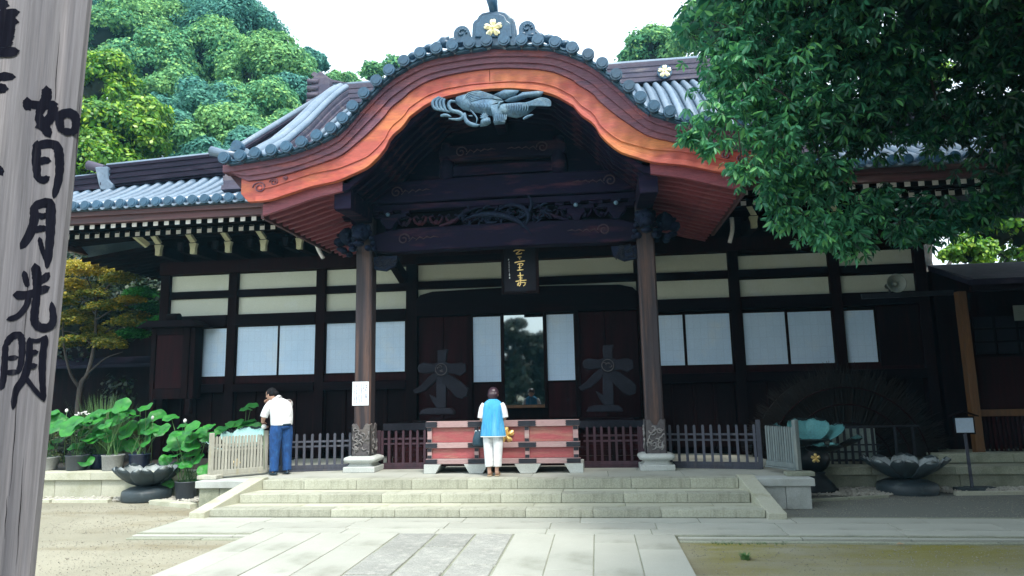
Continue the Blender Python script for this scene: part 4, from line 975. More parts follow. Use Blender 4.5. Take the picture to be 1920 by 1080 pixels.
# phoenix carving hung under the apex of the gable
ph = B()
CYc = GY-.05
def A2(x, y): p = at(780+x/6.4, 130+y/6.4, CYc); return (p.x, p.z)
def feather(pts, r, off=0, b=ph):
    P = catmull([A2(*p) for p in pts], 5); n = len(P)
    b.tube([(p[0], CYc-.02-off, p[1]) for p in P], [r*(.35+.65*math.sin(math.pi*min(1, (i+1)/n*1.05))**.6)*1.0 for i in range(n)], 6)
def slabp(pts, t=.05, off=0, b=ph):
    P = [A2(*p) for p in pts]; n = len(P); cx_ = sum(p[0] for p in P)/n; cz_ = sum(p[1] for p in P)/n
    v = [(p[0], CYc-off, p[1]) for p in P]+[(cx_+(p[0]-cx_)*.7, CYc-off-t, cz_+(p[1]-cz_)*.6) for p in P]+[(cx_, CYc-off-t*1.25, cz_)]+[(p[0], CYc-off+.03, p[1]) for p in P]
    f = [(i, (i+1) % n, n+(i+1) % n, n+i) for i in range(n)]+[(n+i, n+(i+1) % n, 2*n) for i in range(n)]+[(2*n+1+i, 2*n+1+(i+1) % n, (i+1) % n, i) for i in range(n)]+[tuple(2*n+1+i for i in range(n-1, -1, -1))]
    b.add(v, f, True)
slabp([(480,330),(620,290),(760,300),(900,320),(1060,380),(1000,410),(820,400),(640,400),(560,420),(600,480),(700,470),(900,480),(1080,420),(1250,420),(1400,400),(1440,450),(1330,540),(1210,580),(1080,560),(1060,650),(940,660),(940,560),(700,510),(560,480),(470,400)], .07)
slabp([(930,310),(1060,250),(1240,255),(1190,320),(1060,360)], .05, .02); slabp([(1200,330),(1280,280),(1460,265),(1530,270),(1500,330),(1340,340),(1180,390),(1100,395),(1060,380)], .05, .02)
for k in range(6): feather([(1040-20*k, 385-3*k), (900-15*k, 330+7*k), (760, 290+18*k), (640+8*k, 310+18*k), (600+12*k, 350+15*k)], .018, .05)
for k in range(6): feather([(1250, 440+8*k), (1380, 410+8*k), (1500, 370+16*k), (1590, 385+14*k), (1625, 415+8*k)], .020, .04)
for k in range(4): feather([(290+20*k, 340+8*k), (210+42*k, 400+6*k), (230+45*k, 480+8*k), (330+30*k, 500+8*k)], .030, .02)
feather([(480,400),(420,400),(400,450),(440,510),(520,530),(570,570),(540,610),(470,615),(400,605)], .036, .03)
feather([(300,570),(360,560),(430,580)], .028, .02)
feather([(590,540),(600,610),(640,660),(720,685),(770,680)], .040, .03); feather([(660,510),(700,550),(740,610),(730,680)], .016, .06)
feather([(690,580),(640,575)], .012, .05)
for k in range(8):
    a = math.pi*(.05+.9*k/7); feather([(830, 610), (830-55*math.cos(a), 610-68*math.sin(a))], .014, .06)
slabp([(770,690),(780,620),(830,590),(890,590),(900,650),(850,680)], .06, .03)
for k in range(7): feather([(960+22*k, 570), (955+22*k, 620), (940+24*k, 670-6*k)], .014, .07)
for k in range(5): feather([(1000, 640-10*k), (1050, 650-8*k), (1080, 655-14*k)], .012, .06)
feather([(1290,610),(1340,580),(1410,555)], .026, .02)
for k in range(9): feather([(1090+30*k, 440), (1110+30*k, 480), (1100+30*k, 530)], .010, .075)
for k in range(8): feather([(640+35*k, 430), (660+35*k, 455), (640+35*k, 480)], .010, .06)
feather([(1000,480),(1010,430),(1060,410)], .022, .07)
phx = ph.build('phoenix_carving', M['carve'], hall)
# ridge-end ornament on top of the gable
OY = GY-.22
def O(x, y): p = at(840+x/8.727, y/8.727, OY); return (p.x, p.z)
body = [(385,760),(385,640),(400,380),(430,330),(470,305),(500,250),(560,205),(680,180),(850,178),(940,195),(1000,240),(1020,275),(1070,290),(1095,350),(1115,560),(1110,760)]
b = B(); b.prism([O(*p) for p in body], OY, OY+.35); onig = b.build('ridge_ornament', M['tile_b'] if 'tile_b' in M else M['tile_d'], porch, bevel=.035)
b = B(); inner = [(440,620),(455,400),(510,370),(560,270),(700,230),(840,230),(930,270),(970,350),(1030,390),(1050,620)]
b.prism([O(*p) for p in inner], OY-.03, OY+.02); b.build('ornament_face', M['tile_d'], onig, bevel=.02)
pc = O(742, 478); cherry((pc[0], OY-.035, pc[1]), .165, 'goldw', onig, th=.045)
b = B(); p0 = O(745, 190); b.tube([(p0[0], OY+.12, p0[1]-.05), (p0[0]-.01, OY+.02, p0[1]+.12), (p0[0]-.03, OY-.10, p0[1]+.30)], [.07, .085, .12], 14); b.build('crest_tile', M['tile_d'], onig)
for (bx, by) in ((220, 560), (1290, 480)):
    p = O(bx, by); b = B()
    pts = [(p[0]-.14, p[1]-.14)]+[(p[0]+.145*math.cos(a), p[1]+.03+.145*math.sin(a)) for a in np.linspace(math.pi, 0, 9)]+[(p[0]+.14, p[1]-.14)]
    b.prism(pts, OY+.02, OY+.22)
    for i in range(10):
        a = i*.6; r_ = .085*(1-i/12); b.blob((p[0]+r_*math.cos(a), OY+.01, p[1]+.03+r_*math.sin(a)), (.022, .02, .022), 6, 5)
    b.build('cloud_ornament', M['tile_d'], onig, bevel=.015)
for s in (-1, 1):
    b = B(); 
    for k in range(7):
        d = .62+.145*k; b.blob((CX+s*d, OY+.10, Tf(d)+.23-.012*k), (.10, .10, .075), 9, 7, jit=.08)
    pts = [(CX+s*(.7+.12*k), OY+.12, Tf(.7+.12*k)+.30+.05*math.sin(k*2.2)-.028*k) for k in range(8)]
    b.tube(pts, [.06]*7+[.02], 7); b.build('wave_ornament', M['tile_d'], onig)
# ================================================================ things
# --- offering box
BX0, BX1, BY0, BY1 = -3.06, -.33, 12.20, 12.95
obx = thing('offering_box', ((BX0+BX1)/2, 12.55, .4), 'long pinkish wooden offering box with black iron fittings on the porch floor', 'offering box')
b = B(); b.box(BX0+.05, BX1-.05, BY0+.07, BY1-.05, .52, 1.24); b.build('box_core', M['redwood'], obx)
rails = ((1.20, 1.31), (.84, .935), (.565, .655))
for (z0, z1) in rails:
    e = .02 if z0 < 1.1 else .0
    b = B(); b.box(BX0-.0-e*.5, BX1+e*.5, BY0-.012, BY0+.07, z0, z1); ra = b.build('rail', M['boxrail'], obx, bevel=.006)
    # jagged iron straps
    cuts = [(BX0-.01, BX0+.21, 1), (-2.31, -1.98, 0), (-1.41, -1.08, 0), (BX1-.24, BX1+.01, 2)]
    for (a, c, md) in cuts:
        zz_ = np.linspace(z0+.006, z1-.006, 7); L_ = [(a+(0 if md == 1 else (.018 if i % 2 else 0)), z) for i, z in enumerate(zz_)]; R_ = [(c-(0 if md == 2 else (.018 if i % 2 else 0)), z) for i, z in enumerate(zz_)][::-1]
        s = B(); s.prism(L_+R_, BY0-.018, BY0-.0125); s.build('iron_strap', M['iron'], ra)
pst = [(BX0+.02, BX0+.10), (-2.19, -2.11), (-1.29, -1.21), (BX1-.11, BX1-.02)]
for (z0, z1) in ((.94, 1.195), (.66, .835)):
    for (a, c) in pst:
        b = B(); b.box(a, c, BY0+.004, BY0+.07, z0, z1); po = b.build('post', M['boxrail'], obx, bevel=.004)
        for (u0, u1) in ((z0, z0+.055), (z1-.055, z1)):
            s = B(); s.box(a+.004, c-.004, BY0-.002, BY0+.0035, u0, u1); s.build('iron_strap', M['iron'], po)
    for (pa, pb2_) in zip(pst[:-1], pst[1:]):
        b = B(); b.box(pa[1]+.002, pb2_[0]-.002, BY0+.035, BY0+.068, z0, z1); b.build('panel', M['box'], obx, bevel=.003)
b = B(); b.box(BX0-.03, BX1+.03, BY0-.03, BY0+.08, .50, .562)
b2 = B()
for (a, c) in ((BX0-.04, BX0+.25), (-2.36, -1.96), (-1.46, -1.03), (BX1-.26, BX1+.05)):
    l_ = a if a < BX0 else a-.0; r_ = c
    la = 0 if a < BX0 else .09; rb = 0 if c > BX1 else .09
    s = B(); s.prism([(a+la*.9, .40), (c-rb*.9, .40), (c+rb*.2, .56), (a-la*.2, .56)], BY0-.025, BY1); s.build('foot', M['plinth'], obx, bevel=.008)
for k in range(14):
    s = B(); s.box(BX0+.1+k*.18, BX0+.18+k*.18, BY0+.08, BY1-.08, 1.245, 1.275); s.build('grate_bar', M['boxrail'], obx)
cherry((-1.62, BY0+.02, 1.06), .15, 'gold', obx, th=.05)

# --- fences
def fence(name_label, A, Bp, z0, ztop, n, wpk, mat, post_a=True, post_b=True, postz=None, two=True, grp='low picket fences on the porch', feet=False, round_=True, dpk=.03):
    A, Bp = Vector(A), Vector(Bp); d = (Bp-A); L_ = d.length; d.normalize(); nrm = Vector((d.y, -d.x, 0))
    if nrm.y > 0: nrm = -nrm
    t = thing('picket_fence', ((A+Bp)/2).to_tuple()[:2]+(z0,), name_label, 'fence', grp)
    ang = math.atan2(d.y, d.x)
    mesh = None; off = rootloc(t)
    b = B(); b.box(-wpk/2, wpk/2, -dpk/2, dpk/2, .10, ztop-z0-.02)
    if round_: b.box(-wpk*.35, wpk*.35, -dpk*.35, dpk*.35, ztop-z0-.02, ztop-z0-.005)
    me = b.mesh('picket'); me.materials.append(M[mat])
    for i in range(n):
        p = A.lerp(Bp, (i+.5)/n); o = link('picket', me, t, (p.x-off.x, p.y-off.y, rnd.uniform(-.004, .004))); o.rotation_euler = (0, rnd.uniform(-.008, .008), ang)
    for (h0, h1, nm) in ((.03, .11, 'bottom_rail'),)+(((.62*(ztop-z0), .62*(ztop-z0)+.035, 'rail'), (.75*(ztop-z0), .75*(ztop-z0)+.035, 'rail')) if two else ()):
        b = B(); q = nrm*-.0
        w_ = .075 if nm == 'bottom_rail' else .022
        sh = Vector((0,0,0)) if nm == 'bottom_rail' else -nrm*(dpk/2+.012)
        b.bar(A+sh+Vector((0,0,z0+(h0+h1)/2-A.z)), Bp+sh+Vector((0,0,z0+(h0+h1)/2-Bp.z)), w_, h1-h0); b.build(nm, M[mat], t, bevel=.004)
    b = B(); b.bar(A+Vector((0,0,z0+.014-A.z)), Bp+Vector((0,0,z0+.014-Bp.z)), .13, .028); b.build('base_board', M[mat], t, bevel=.004)
    pz = postz or ztop+.06
    for (on, p) in ((post_a, A), (post_b, Bp)):
        if on:
            b = B(); b.box(p.x-.04, p.x+.04, p.y-.04, p.y+.04, z0+.005, pz, rz=ang, pivot=(p.x, p.y, 0)); b.build('post', M[mat], t, bevel=.012)
            if feet:
                b = B(); b.box(p.x-.16, p.x+.16, p.y-.10, p.y+.06, z0-.0, z0+.075, rz=ang*.3, pivot=(p.x, p.y, 0)); b.build('foot', M[mat], t, bevel=.006)
    return t
fence('pale close-set picket fence at the left corner of the porch', (-6.80, 11.62, .4), (-6.12, 12.28, .4), .43, 1.13, 17, .040, 'fence_l', feet=False, dpk=.025)
b = B(); b.box(-6.98, -6.62, 11.50, 11.74, .402, .47)
tag(b.build('timber_block', M['fence_l'], bevel=.01), 'pale timber block under the left end of the left picket fence', 'block')
fence('grey open picket fence between the man and the left pillar', (-6.05, 12.62, .4), (-4.66, 12.92, .4), .40, 1.10, 10, .045, 'fence_d', post_a=True, post_b=False, postz=1.13)
fence('reddish picket fence between the left pillar and the offering box', (-4.20, 13.02, .4), (-3.10, 13.06, .4), .40, 1.12, 8, .045, 'fence_r', post_a=True, post_b=False, postz=1.12)
fence('dark picket fence between the offering box and the right pillar', (-.28, 13.04, .4), (.80, 13.02, .4), .40, 1.14, 8, .045, 'fence_r', post_a=False, post_b=True, postz=1.12)
fence('grey picket fence to the right of the right pillar', (1.22, 12.95, .4), (2.78, 12.62, .4), .40, 1.16, 11, .045, 'fence_d', post_a=False, post_b=True, postz=1.24)
fence('grey close-set picket fence at the right corner of the porch', (2.83, 12.32, .4), (3.16, 11.72, .4), .42, 1.16, 13, .036, 'fence_g', post_a=False, post_b=True, postz=1.27, dpk=.025) if 'fence_g' in M else None
M['fence_g'] = surf('grey_green_fence_wood', (.20,.24,.24), (.14,.18,.18), (.26,.28,.25), scale=1.5, stretch=(6,6,.7), fine=18, finemix=.3, rough=.85, ovar=.15)
fence('grey close-set picket fence at the right corner of the porch', (2.83, 12.32, .4), (3.16, 11.72, .4), .47, 1.16, 13, .036, 'fence_g', post_a=False, post_b=True, postz=1.27, dpk=.025)
b = B(); b.box(2.93, 3.36, 11.55, 11.74, .402, .468)
tag(b.build('timber_block', M['stone_g'], bevel=.01), 'mossy timber block under the right corner fence', 'block')

# --- notice on the left pillar
nt_ = thing('paper_notice', (-4.385, PY-.165, 1.8), 'white paper notice with columns of small writing on the left pillar', 'notice')
NY = PY-.172
p0, p1 = at(661, 716, NY), at(691, 760, NY)
b = B(); b.box(p0.x, p1.x, NY, NY+.006, p1.z, p0.z); b.build('sheet', M['signw'], nt_)
b = B()
def glyph(b, x, z, s, y, th=.12):
    for k in range(rnd.randint(2, 4)):
        zz_ = z+s*(-.4+.8*k/3.0); b.box(x-s*.42*rnd.uniform(.6, 1), x+s*.42*rnd.uniform(.6, 1), y, y+.001, zz_-s*th*.8, zz_+s*th*.8)
    for k in range(rnd.randint(1, 2)):
        xx_ = x+s*rnd.uniform(-.3, .3); b.box(xx_-s*th/2, xx_+s*th/2, y-.0004, y+.001, z-s*.45, z+s*.45)
Wn = p1.x-p0.x; Hn = p0.z-p1.z
for i, (fx, s, z0f, z1f) in enumerate(((.84, .036, .14, .72), (.70, .022, .10, .45), (.56, .020, .10, .85), (.46, .020, .10, .92), (.36, .020, .14, .88), (.26, .020, .10, .9), (.15, .020, .14, .93))):
    z = z0f
    while z < z1f:
        if not (i == 0 and .42 < z < .52): glyph(b, p0.x+fx*Wn, p0.z-z*Hn, s, NY-.0015)
        z += s*1.25/Hn
b.build('print', M['textgrey'], nt_, kind='stuff')

# --- name plaque over the door
pq = thing('name_plaque', (-1.43, 13.3, 4.1), 'black vertical plaque with gold brush characters hanging over the doors', 'plaque')
QY = 13.25
def Q(x, y, Y=QY): p = at(920+x/9, 440+y/9, Y); return p
a0, a1 = Q(170, 240), Q(820, 985)
def tilt_build(b, name, mat, **k):
    for i, v in enumerate(b.v): b.v[i] = (v[0], v[1]-(v[2]-4.1)*.0, v[2])
    return b.build(name, M[mat], pq, **k)
b = B(); b.box(a0.x+.05, a1.x-.06, QY+.02, QY+.05, a1.z+.05, a0.z+.05); tilt_build(b, 'board', 'paint_black')
for (xx0, xx1, zz0, zz1) in ((a0.x, a0.x+.05, a1.z, a0.z+.1), (a1.x-.06, a1.x, a1.z, a0.z+.1), (a0.x+.052, a1.x-.062, a1.z, a1.z+.05), (a0.x+.052, a1.x-.062, a0.z+.05, a0.z+.1)):
    b = B(); b.box(xx0, xx1, QY-.01, QY+.07, zz0, zz1); tilt_build(b, 'frame', 'dark_v', bevel=.006)
for xx0 in (a0.x+.1, a1.x-.1):
    b = B(); b.tube([(xx0, QY+.03, a0.z+.1), (xx0, PY+.02, 4.62)], .008, 6); tilt_build(b, 'hanger', 'iron')
def brush(b, pts, w, fn, y, th=.001, k=6, press=(.75, 1, .7), nrm=None):
    """flat brush stroke of varying width; fn maps (u,v) to (x,z)"""
    P = catmull(pts, k) if len(pts) > 2 else [np.array(pts[0], float)+(np.array(pts[1], float)-np.array(pts[0], float))*t for t in np.linspace(0, 1, 6)]
    n = len(P); Ls = []; Rs = []
    for i, p in enumerate(P):
        d = P[min(i+1, n-1)]-P[max(i-1, 0)]; L_ = math.hypot(*d) or 1; nx, ny = -d[1]/L_, d[0]/L_
        t = i/(n-1); pr = np.interp(t, [0, .06, .5, .94, 1], [press[0]*.6, press[0], press[1], press[2], press[2]*.5])*(1+.07*math.sin(i*2.3+p[0]))
        Ls.append((p[0]+nx*w/2*pr, p[1]+ny*w/2*pr)); Rs.append((p[0]-nx*w/2*pr, p[1]-ny*w/2*pr))
    e0 = P[0]-(P[1]-P[0])/(math.hypot(*(P[1]-P[0])) or 1)*w*.3*press[0]; e1 = P[-1]+(P[-1]-P[-2])/(math.hypot(*(P[-1]-P[-2])) or 1)*w*.3*press[2]
    V = [fn(*e0)]+[fn(*q) for q in Ls]+[fn(*e1)]+[fn(*q) for q in Rs]
    vs_ = [(q[0], y-th, q[1]) for q in V] if nrm is None else [q+nrm*th for q in V]
    f = [(0, 1, n+2), (n, n+1, 2*n+1)]+[(1+i, 2+i, n+3+i, n+2+i) for i in range(n-1)]
    b.add(vs_, f)
Qf = lambda x, y: (Q(x, y).x, Q(x, y).z)
chars = [[([(385,278),(440,256),(570,262)], 22), ([(505,250),(470,285),(430,322),(510,318),(522,300)], 20)],
         [([(455,376),(520,372)], 18), ([(478,398),(494,412)], 18), ([(402,470),(480,452),(575,440)], 20), ([(450,502),(500,480),(545,492),(520,525)], 17), ([(490,488),(488,590)], 18), ([(466,552),(520,548)], 15), ([(445,600),(550,588)], 19)],
         [([(495,635),(500,700),(506,782)], 22), ([(455,690),(555,680)], 18), ([(474,720),(536,715)], 12), ([(480,750),(536,742)], 12), ([(420,787),(500,775),(602,765)], 20), ([(505,782),(500,840),(480,862),(470,825),(505,805),(540,808)], 17), ([(530,806),(572,805),(580,838),(548,866)], 14), ([(455,862),(452,830),(480,800)], 14), ([(588,800),(596,813)], 10)]]
for ch in chars:
    b = B()
    for i, (pts, w_) in enumerate(ch): brush(b, pts, w_*.95, Qf, QY+.018-.0006*i, press=(1, .85, .8))
    b.build('gold_character', M['gold'], pq)
b = B()
for i, (x, y, s) in enumerate(((300,415,26),(307,458,20),(308,495,18),(309,525,16),(309,550,18),(310,580,16),(310,610,16),(314,645,18),(316,678,26),(318,722,32))):
    p = Q(x, y); glyph(b, p.x, p.z, s*.0011, QY+.017, .22)
b.build('small_signature', M['signw'], pq)

# --- two wooden emblem stands on the veranda
def emblem(x0, flip, label):
    t = thing('emblem_stand', (x0, 14.15, 1.2), label, 'emblem stand', 'wooden tree-shaped emblems before the doors')
    Y = 14.1
    def E(x, y):      # from the enlargement of the left emblem (scale 3.6 from 660,520)
        p = at(660+x/3.6, 520+y/3.6, Y); q = p.x-at(660+617/3.6, 700, Y).x
        return (x0+q*(1), p.z-.0)
    parts = [[(590,490),(660,485),(650,530),(645,600),(595,600),(588,530)],
             [(462,592),(490,574),(560,584),(605,572),(605,652),(560,642),(500,652),(462,640),(455,612)],
             [(632,572),(680,582),(745,574),(780,588),(782,640),(742,668),(700,650),(632,652)],
             [(582,650),(650,650),(648,880),(584,885),(556,840),(532,788),(580,812)],
             [(612,650),(572,706),(508,768),(440,790),(424,764),(474,730),(530,672),(562,645)],
             [(630,640),(695,668),(768,722),(798,755),(790,802),(750,822),(712,806),(680,770),(622,712)]]
    for i, P in enumerate(parts):
        b = B(); b.prism([E(*p) for p in P], Y-.05-.002*i, Y+.05+.002*i); b.build('emblem_arm', M['emblem'], t, bevel=.02)
    c = E(617, 622); r = .15
    b = B(); b.tube([(c[0], Y-.075, c[1]), (c[0], Y+.06, c[1])], r, 24); dd = b.build('round_boss', M['emblem'], t, bevel=.008)
    b = B(); ring = [(c[0]+r*.8*math.cos(a), Y-.08, c[1]+r*.8*math.sin(a)) for a in np.linspace(0, 2*math.pi, 25)]; b.tube(ring, .010, 5)
    for q in range(4): wig(b, c[0]+rnd.uniform(-.05, .05), c[1]+rnd.uniform(-.05, .05), Y-.08, rnd.uniform(0, 6), 7, .02, .6, .012)
    b.build('boss_relief', M['emblem2'], dd)
    b = B(); b.prism([E(470, 925), E(485, 895), E(530, 882), E(680, 882), E(700, 900), E(705, 925)], 13.98, 14.26); b.build('cloud_base', M['emblem'], t, bevel=.02)
    b = B(); a_, c_ = E(430, 0)[0], E(760, 0)[0]; b.box(a_, c_, 13.90, 14.34, 1.203, 1.262); b.build('base_board', M['dark_h'], t, bevel=.008)
    return t
emblem(-3.20, False, 'grey tree-shaped wooden emblem on a base, left of the doors')
emblem(.24, True, 'grey tree-shaped wooden emblem on a base, right of the doors')

# --- big inscribed post in the left foreground
PR = at(177, -40, 1.75); phi = math.atan2(-PR.x, PR.y)-.035      # the face looks towards the viewer
PU = Vector((math.cos(phi), math.sin(phi), 0)); PN = Vector((math.sin(phi), -math.cos(phi), 0)); PB = Vector((PR.x, PR.y, 0))
def PZ(x, y):
    d = F0*FPX + CR*(x-960) - CU*(y-540); o = Vector((0, 0, CAMH)); t_ = (PB-o).dot(PN)/d.dot(PN); return o+d*t_
tl, bl2 = PZ(177, -40), PZ(60, 1130)
ut, ub = (tl-PB).dot(PU), (bl2-PB).dot(PU); su = (ut-ub)/(tl.z-bl2.z)
ur = lambda z: ub+su*(z-bl2.z)
big = thing('inscribed_post', (PB.x-.2, PB.y+.25, 0), 'tall grey weathered post with black brush characters, close by on the left', 'post')
b = B(); Wd = .46
def postpoly(z):
    u1 = ur(z); u0 = -Wd-.02+su*.25*z; D = -PN
    q = [(u0, 0), (u1-.012, 0), (u1, .012), (u1-.03, .40), (u0, .40)]
    return [PB+PU*u_+D*d_+Vector((0, 0, z)) for u_, d_ in q]
zs_ = np.linspace(-.06, 3.9, 12); V = []
for z in zs_: V += postpoly(float(z))
f = [tuple(range(4, -1, -1)), tuple(range(55, 60))]+[(5*i+j, 5*i+(j+1) % 5, 5*(i+1)+(j+1) % 5, 5*(i+1)+j) for i in range(11) for j in range(5)]
b.add(V, f); b.build('post_shaft', M['postw'], big)
for (px_, y0, y1) in ((18, 930, 700), (30, 1060, 860), (8, 1010, 930), (112, 60, 240), (140, 330, 180), (45, 640, 500)):
    b = B(); L_ = [(px_+rnd.uniform(-1.2, 1.2)+(y0-y)*.075, y) for y in np.linspace(y0, y1, 7)]
    brush(b, L_, 1.8, PZ, 0, th=.0008, press=(.3, 1, .3), nrm=PN); b.build('crack', M['hair_b'], big)
S = 2.7
def K(lst, ox=0, oy=0): return [([(x/S+ox, y/S+oy) for x, y in p], w_/S*1.5) for p, w_ in lst]
glyphs = [
 K([([(138,503),(140,535),(150,552)], 30), ([(150,528),(215,535),(285,528)], 30), ([(235,447),(236,485),(222,530),(190,585)], 34), ([(190,585),(225,640),(250,688)], 34), ([(272,535),(262,585),(228,625),(188,642)], 34), ([(300,572),(302,620),(312,668)], 28), ([(300,585),(345,572),(378,590),(385,630),(372,680)], 30), ([(318,665),(370,672)], 26)]),
 K([([(188,722),(184,810),(190,912)], 30), ([(185,738),(250,728),(292,750),(302,830),(296,910),(274,996)], 30), ([(200,822),(225,812),(252,815)], 24), ([(195,905),(220,912),(246,898)], 24)]),
 K([([(172,15),(172,90),(150,160),(108,228)], 30), ([(172,18),(225,2),(255,15),(256,120),(250,220),(238,325)], 32), ([(190,62),(215,70),(240,60)], 20), ([(170,140),(205,132),(236,130)], 22), ([(200,180),(215,240),(236,300)], 16)], 0, 380),
 K([([(178,318),(188,380),(186,450)], 32), ([(122,352),(132,395),(140,425)], 20), ([(245,360),(225,385),(195,408)], 24), ([(75,468),(130,468),(190,452),(245,430)], 28), ([(150,475),(128,530),(88,575),(38,592)], 20), ([(190,460),(178,530),(176,600),(205,632),(250,628),(270,590),(262,510)], 28)], 0, 380),
 K([([(28,715),(24,800),(16,900),(5,945)], 22), ([(28,720),(60,680),(98,672),(112,710),(108,800),(92,862)], 24), ([(40,790),(90,782)], 16), ([(30,862),(92,856)], 18), ([(150,690),(146,800),(120,890),(82,950),(66,1040)], 24), ([(150,696),(190,700),(230,680)], 14), ([(232,678),(218,760),(214,880),(222,1000)], 24), ([(155,762),(190,755)], 18), ([(150,832),(185,822)], 18), ([(130,885),(175,945),(222,1000)], 16)], 0, 380),
 K([([(-25,32),(10,22),(38,28)], 34), ([(-20,78),(40,70),(92,62)], 30), ([(-20,110),(40,105),(90,112)], 24), ([(20,50),(24,130),(20,220)], 34), ([(60,60),(58,130),(50,210)], 26), ([(-20,155),(30,152),(70,150)], 26), ([(-20,190),(30,188),(66,186)], 26), ([(-20,225),(25,222),(60,218)], 24), ([(-25,268),(40,266),(90,260)], 32)]),
 K([([(-25,396),(20,388),(72,390)], 28), ([(-25,455),(5,448),(34,450)], 32)]),
 K([([(-30,850),(-5,862),(10,882)], 28), ([(-30,940),(-20,1000)], 28)]),
]
for gph in glyphs:
    b = B()
    for i, (pts, w_) in enumerate(gph): brush(b, pts, w_, PZ, 0, th=.0006+.00025*i, press=(1.0, 1.08, .85), nrm=PN)
    b.build('brush_character', M['ink'], big)

def petal_mesh(r0, r1, z0, h, w0, w1, mbot, mtop, th, pw=1.6, curl=1.0, n=11, m=10):
    """a cupped petal growing out along +x, dark below and paler inside"""
    V = []
    for i in range(m+1):
        v = i/m; r = r0+(r1-r0)*v**.85; wd = w0+w1*math.sin(min(1, v/.8)*math.pi/2)
        if v > .62: wd *= math.sqrt(max(0, 1-((v-.62)/.385)**2.2))
        for j in range(n):
            u = -1+2*j/(n-1); V.append((r-.10*u*u*v*r1, wd*u, z0+h*v**pw+.07*curl*u*u*v*(1-.5*v)))
    k = len(V); W_ = [(a, b_, c-th*(1-.6*abs(-1+2*(i % n)/(n-1)))) for i, (a, b_, c) in enumerate(V)]
    q = [(i*n+j, i*n+j+1, (i+1)*n+j+1, (i+1)*n+j) for i in range(m) for j in range(n-1)]
    F_ = q+[tuple(x+k for x in f[::-1]) for f in q]
    edge = [j for j in range(n)]+[i*n+n-1 for i in range(1, m+1)]+[m*n+j for j in range(n-2, -1, -1)]+[i*n for i in range(m-1, 0, -1)]
    F_ += [(edge[i], edge[i-1], edge[i-1]+k, edge[i]+k) for i in range(len(edge))]
    me = bpy.data.meshes.new('petal'); me.from_pydata(V+W_, [], F_); me.materials.append(M[mbot]); me.materials.append(M[mtop])
    for i, p in enumerate(me.polygons): p.use_smooth = True; p.material_index = 1 if i < len(q) else 0
    me.validate(); return me
# --- lotus basins
def basin(cx_, cy_, zb, R1, label, hgt=.70):
    t = thing('lotus_basin', (cx_, cy_, zb), label, 'stone basin', 'lotus-shaped stone basins on the gravel')
    b = B(); b.lathe([(.40*R1/.60, .0), (.415*R1/.60, .02), (.415*R1/.60, .155), (.40*R1/.60, .185), (.30*R1/.60, .235), (.16, .262), (.12, .27)], (cx_, cy_, zb), 40); b.build('base', M['basin'], t)
    b = B(); b.lathe([(.115, .262), (.15, .30), (.30, .335), (.36, .39), (.33, .395), (.02, .36)], (cx_, cy_, zb), 32); b.build('bowl', M['basin'], t)
    me = petal_mesh(.13, R1, .285, .31, .075, .128*R1/.6, 'basin', 'basin_in', .03, 1.5, 1.0)
    for k in range(8):
        o = link('petal', me, t, (0, 0, .022*(k % 2))); o.rotation_euler = (0, 0, k*math.pi/4+.39)
    return t
bl_ = atz(252, 943, -.05); basin(-8.43, 12.28, -.05, .62, 'dark stone lotus-shaped basin on the gravel in front of the potted lotuses')
basin(5.30, 13.02, -.08, .70, 'dark stone lotus-shaped basin on the right gravel bed, in front of the hall terrace')

# --- bronze lotus lanterns
def lantern(cx_, cy_, label, mat, s=1.0, rzv=0, inner=False):
    t = thing('lotus_lantern', (cx_, cy_, -.05), label, 'bronze lantern', 'bronze lotus-shaped burners beside the porch')
    b = B(); b.lathe([(.36*s, 0), (.36*s, .05), (.33*s, .07), (.31*s, .12), (.22*s, .22), (.17*s, .30), (.19*s, .33), (.12*s, .36)], (cx_, cy_, -.05), 28); b.build('pedestal', M['bronze_d'], t)
    b = B(); b.blob((cx_, cy_, .52), (.27*s, .27*s, .24*s), 24, 14); b.build('body', M['bronze_d'], t)
    b = B(); b.lathe([(.16*s, .72), (.19*s, .76), (.17*s, .80), (.30*s, .86)], (cx_, cy_, 0), 24); b.build('neck', M['bronze_d'], t)
    cherry((cx_-.03, cy_-.268*s, .55), .085, 'gold', t, th=.02)
    me = petal_mesh(.10, .60*s, .80, .30, .08, .215*s, 'bronze_d', mat, .02, 1.7, 1.2); me2 = petal_mesh(.10, .40*s, .82, .36, .06, .18*s, 'bronze_d', mat, .02, 1.6, 1.2)
    for k in range(7):
        a_ = k*2*math.pi/7+rzv; up_ = math.sin(a_); o = link('petal', me, t, (0, 0, .05+.82*(.55-.45*up_)*0)); o.rotation_euler = (0, -.30*up_+.05, a_)
    if inner:
        for k in range(8):
            o = link('inner_petal', me2, t, (0, 0, .06)); o.rotation_euler = (0, 0, k*math.pi/4+rzv+.39)
    return t
lantern(3.80, 13.15, 'dark bronze burner with verdigris lotus petals and gold blossom beside the right corner fence', 'verdi', 1.08, .2)
lantern(-6.95, 13.10, 'bronze burner with pale green lotus petals behind the left corner fence', 'verdi_p', 1.0, .1)

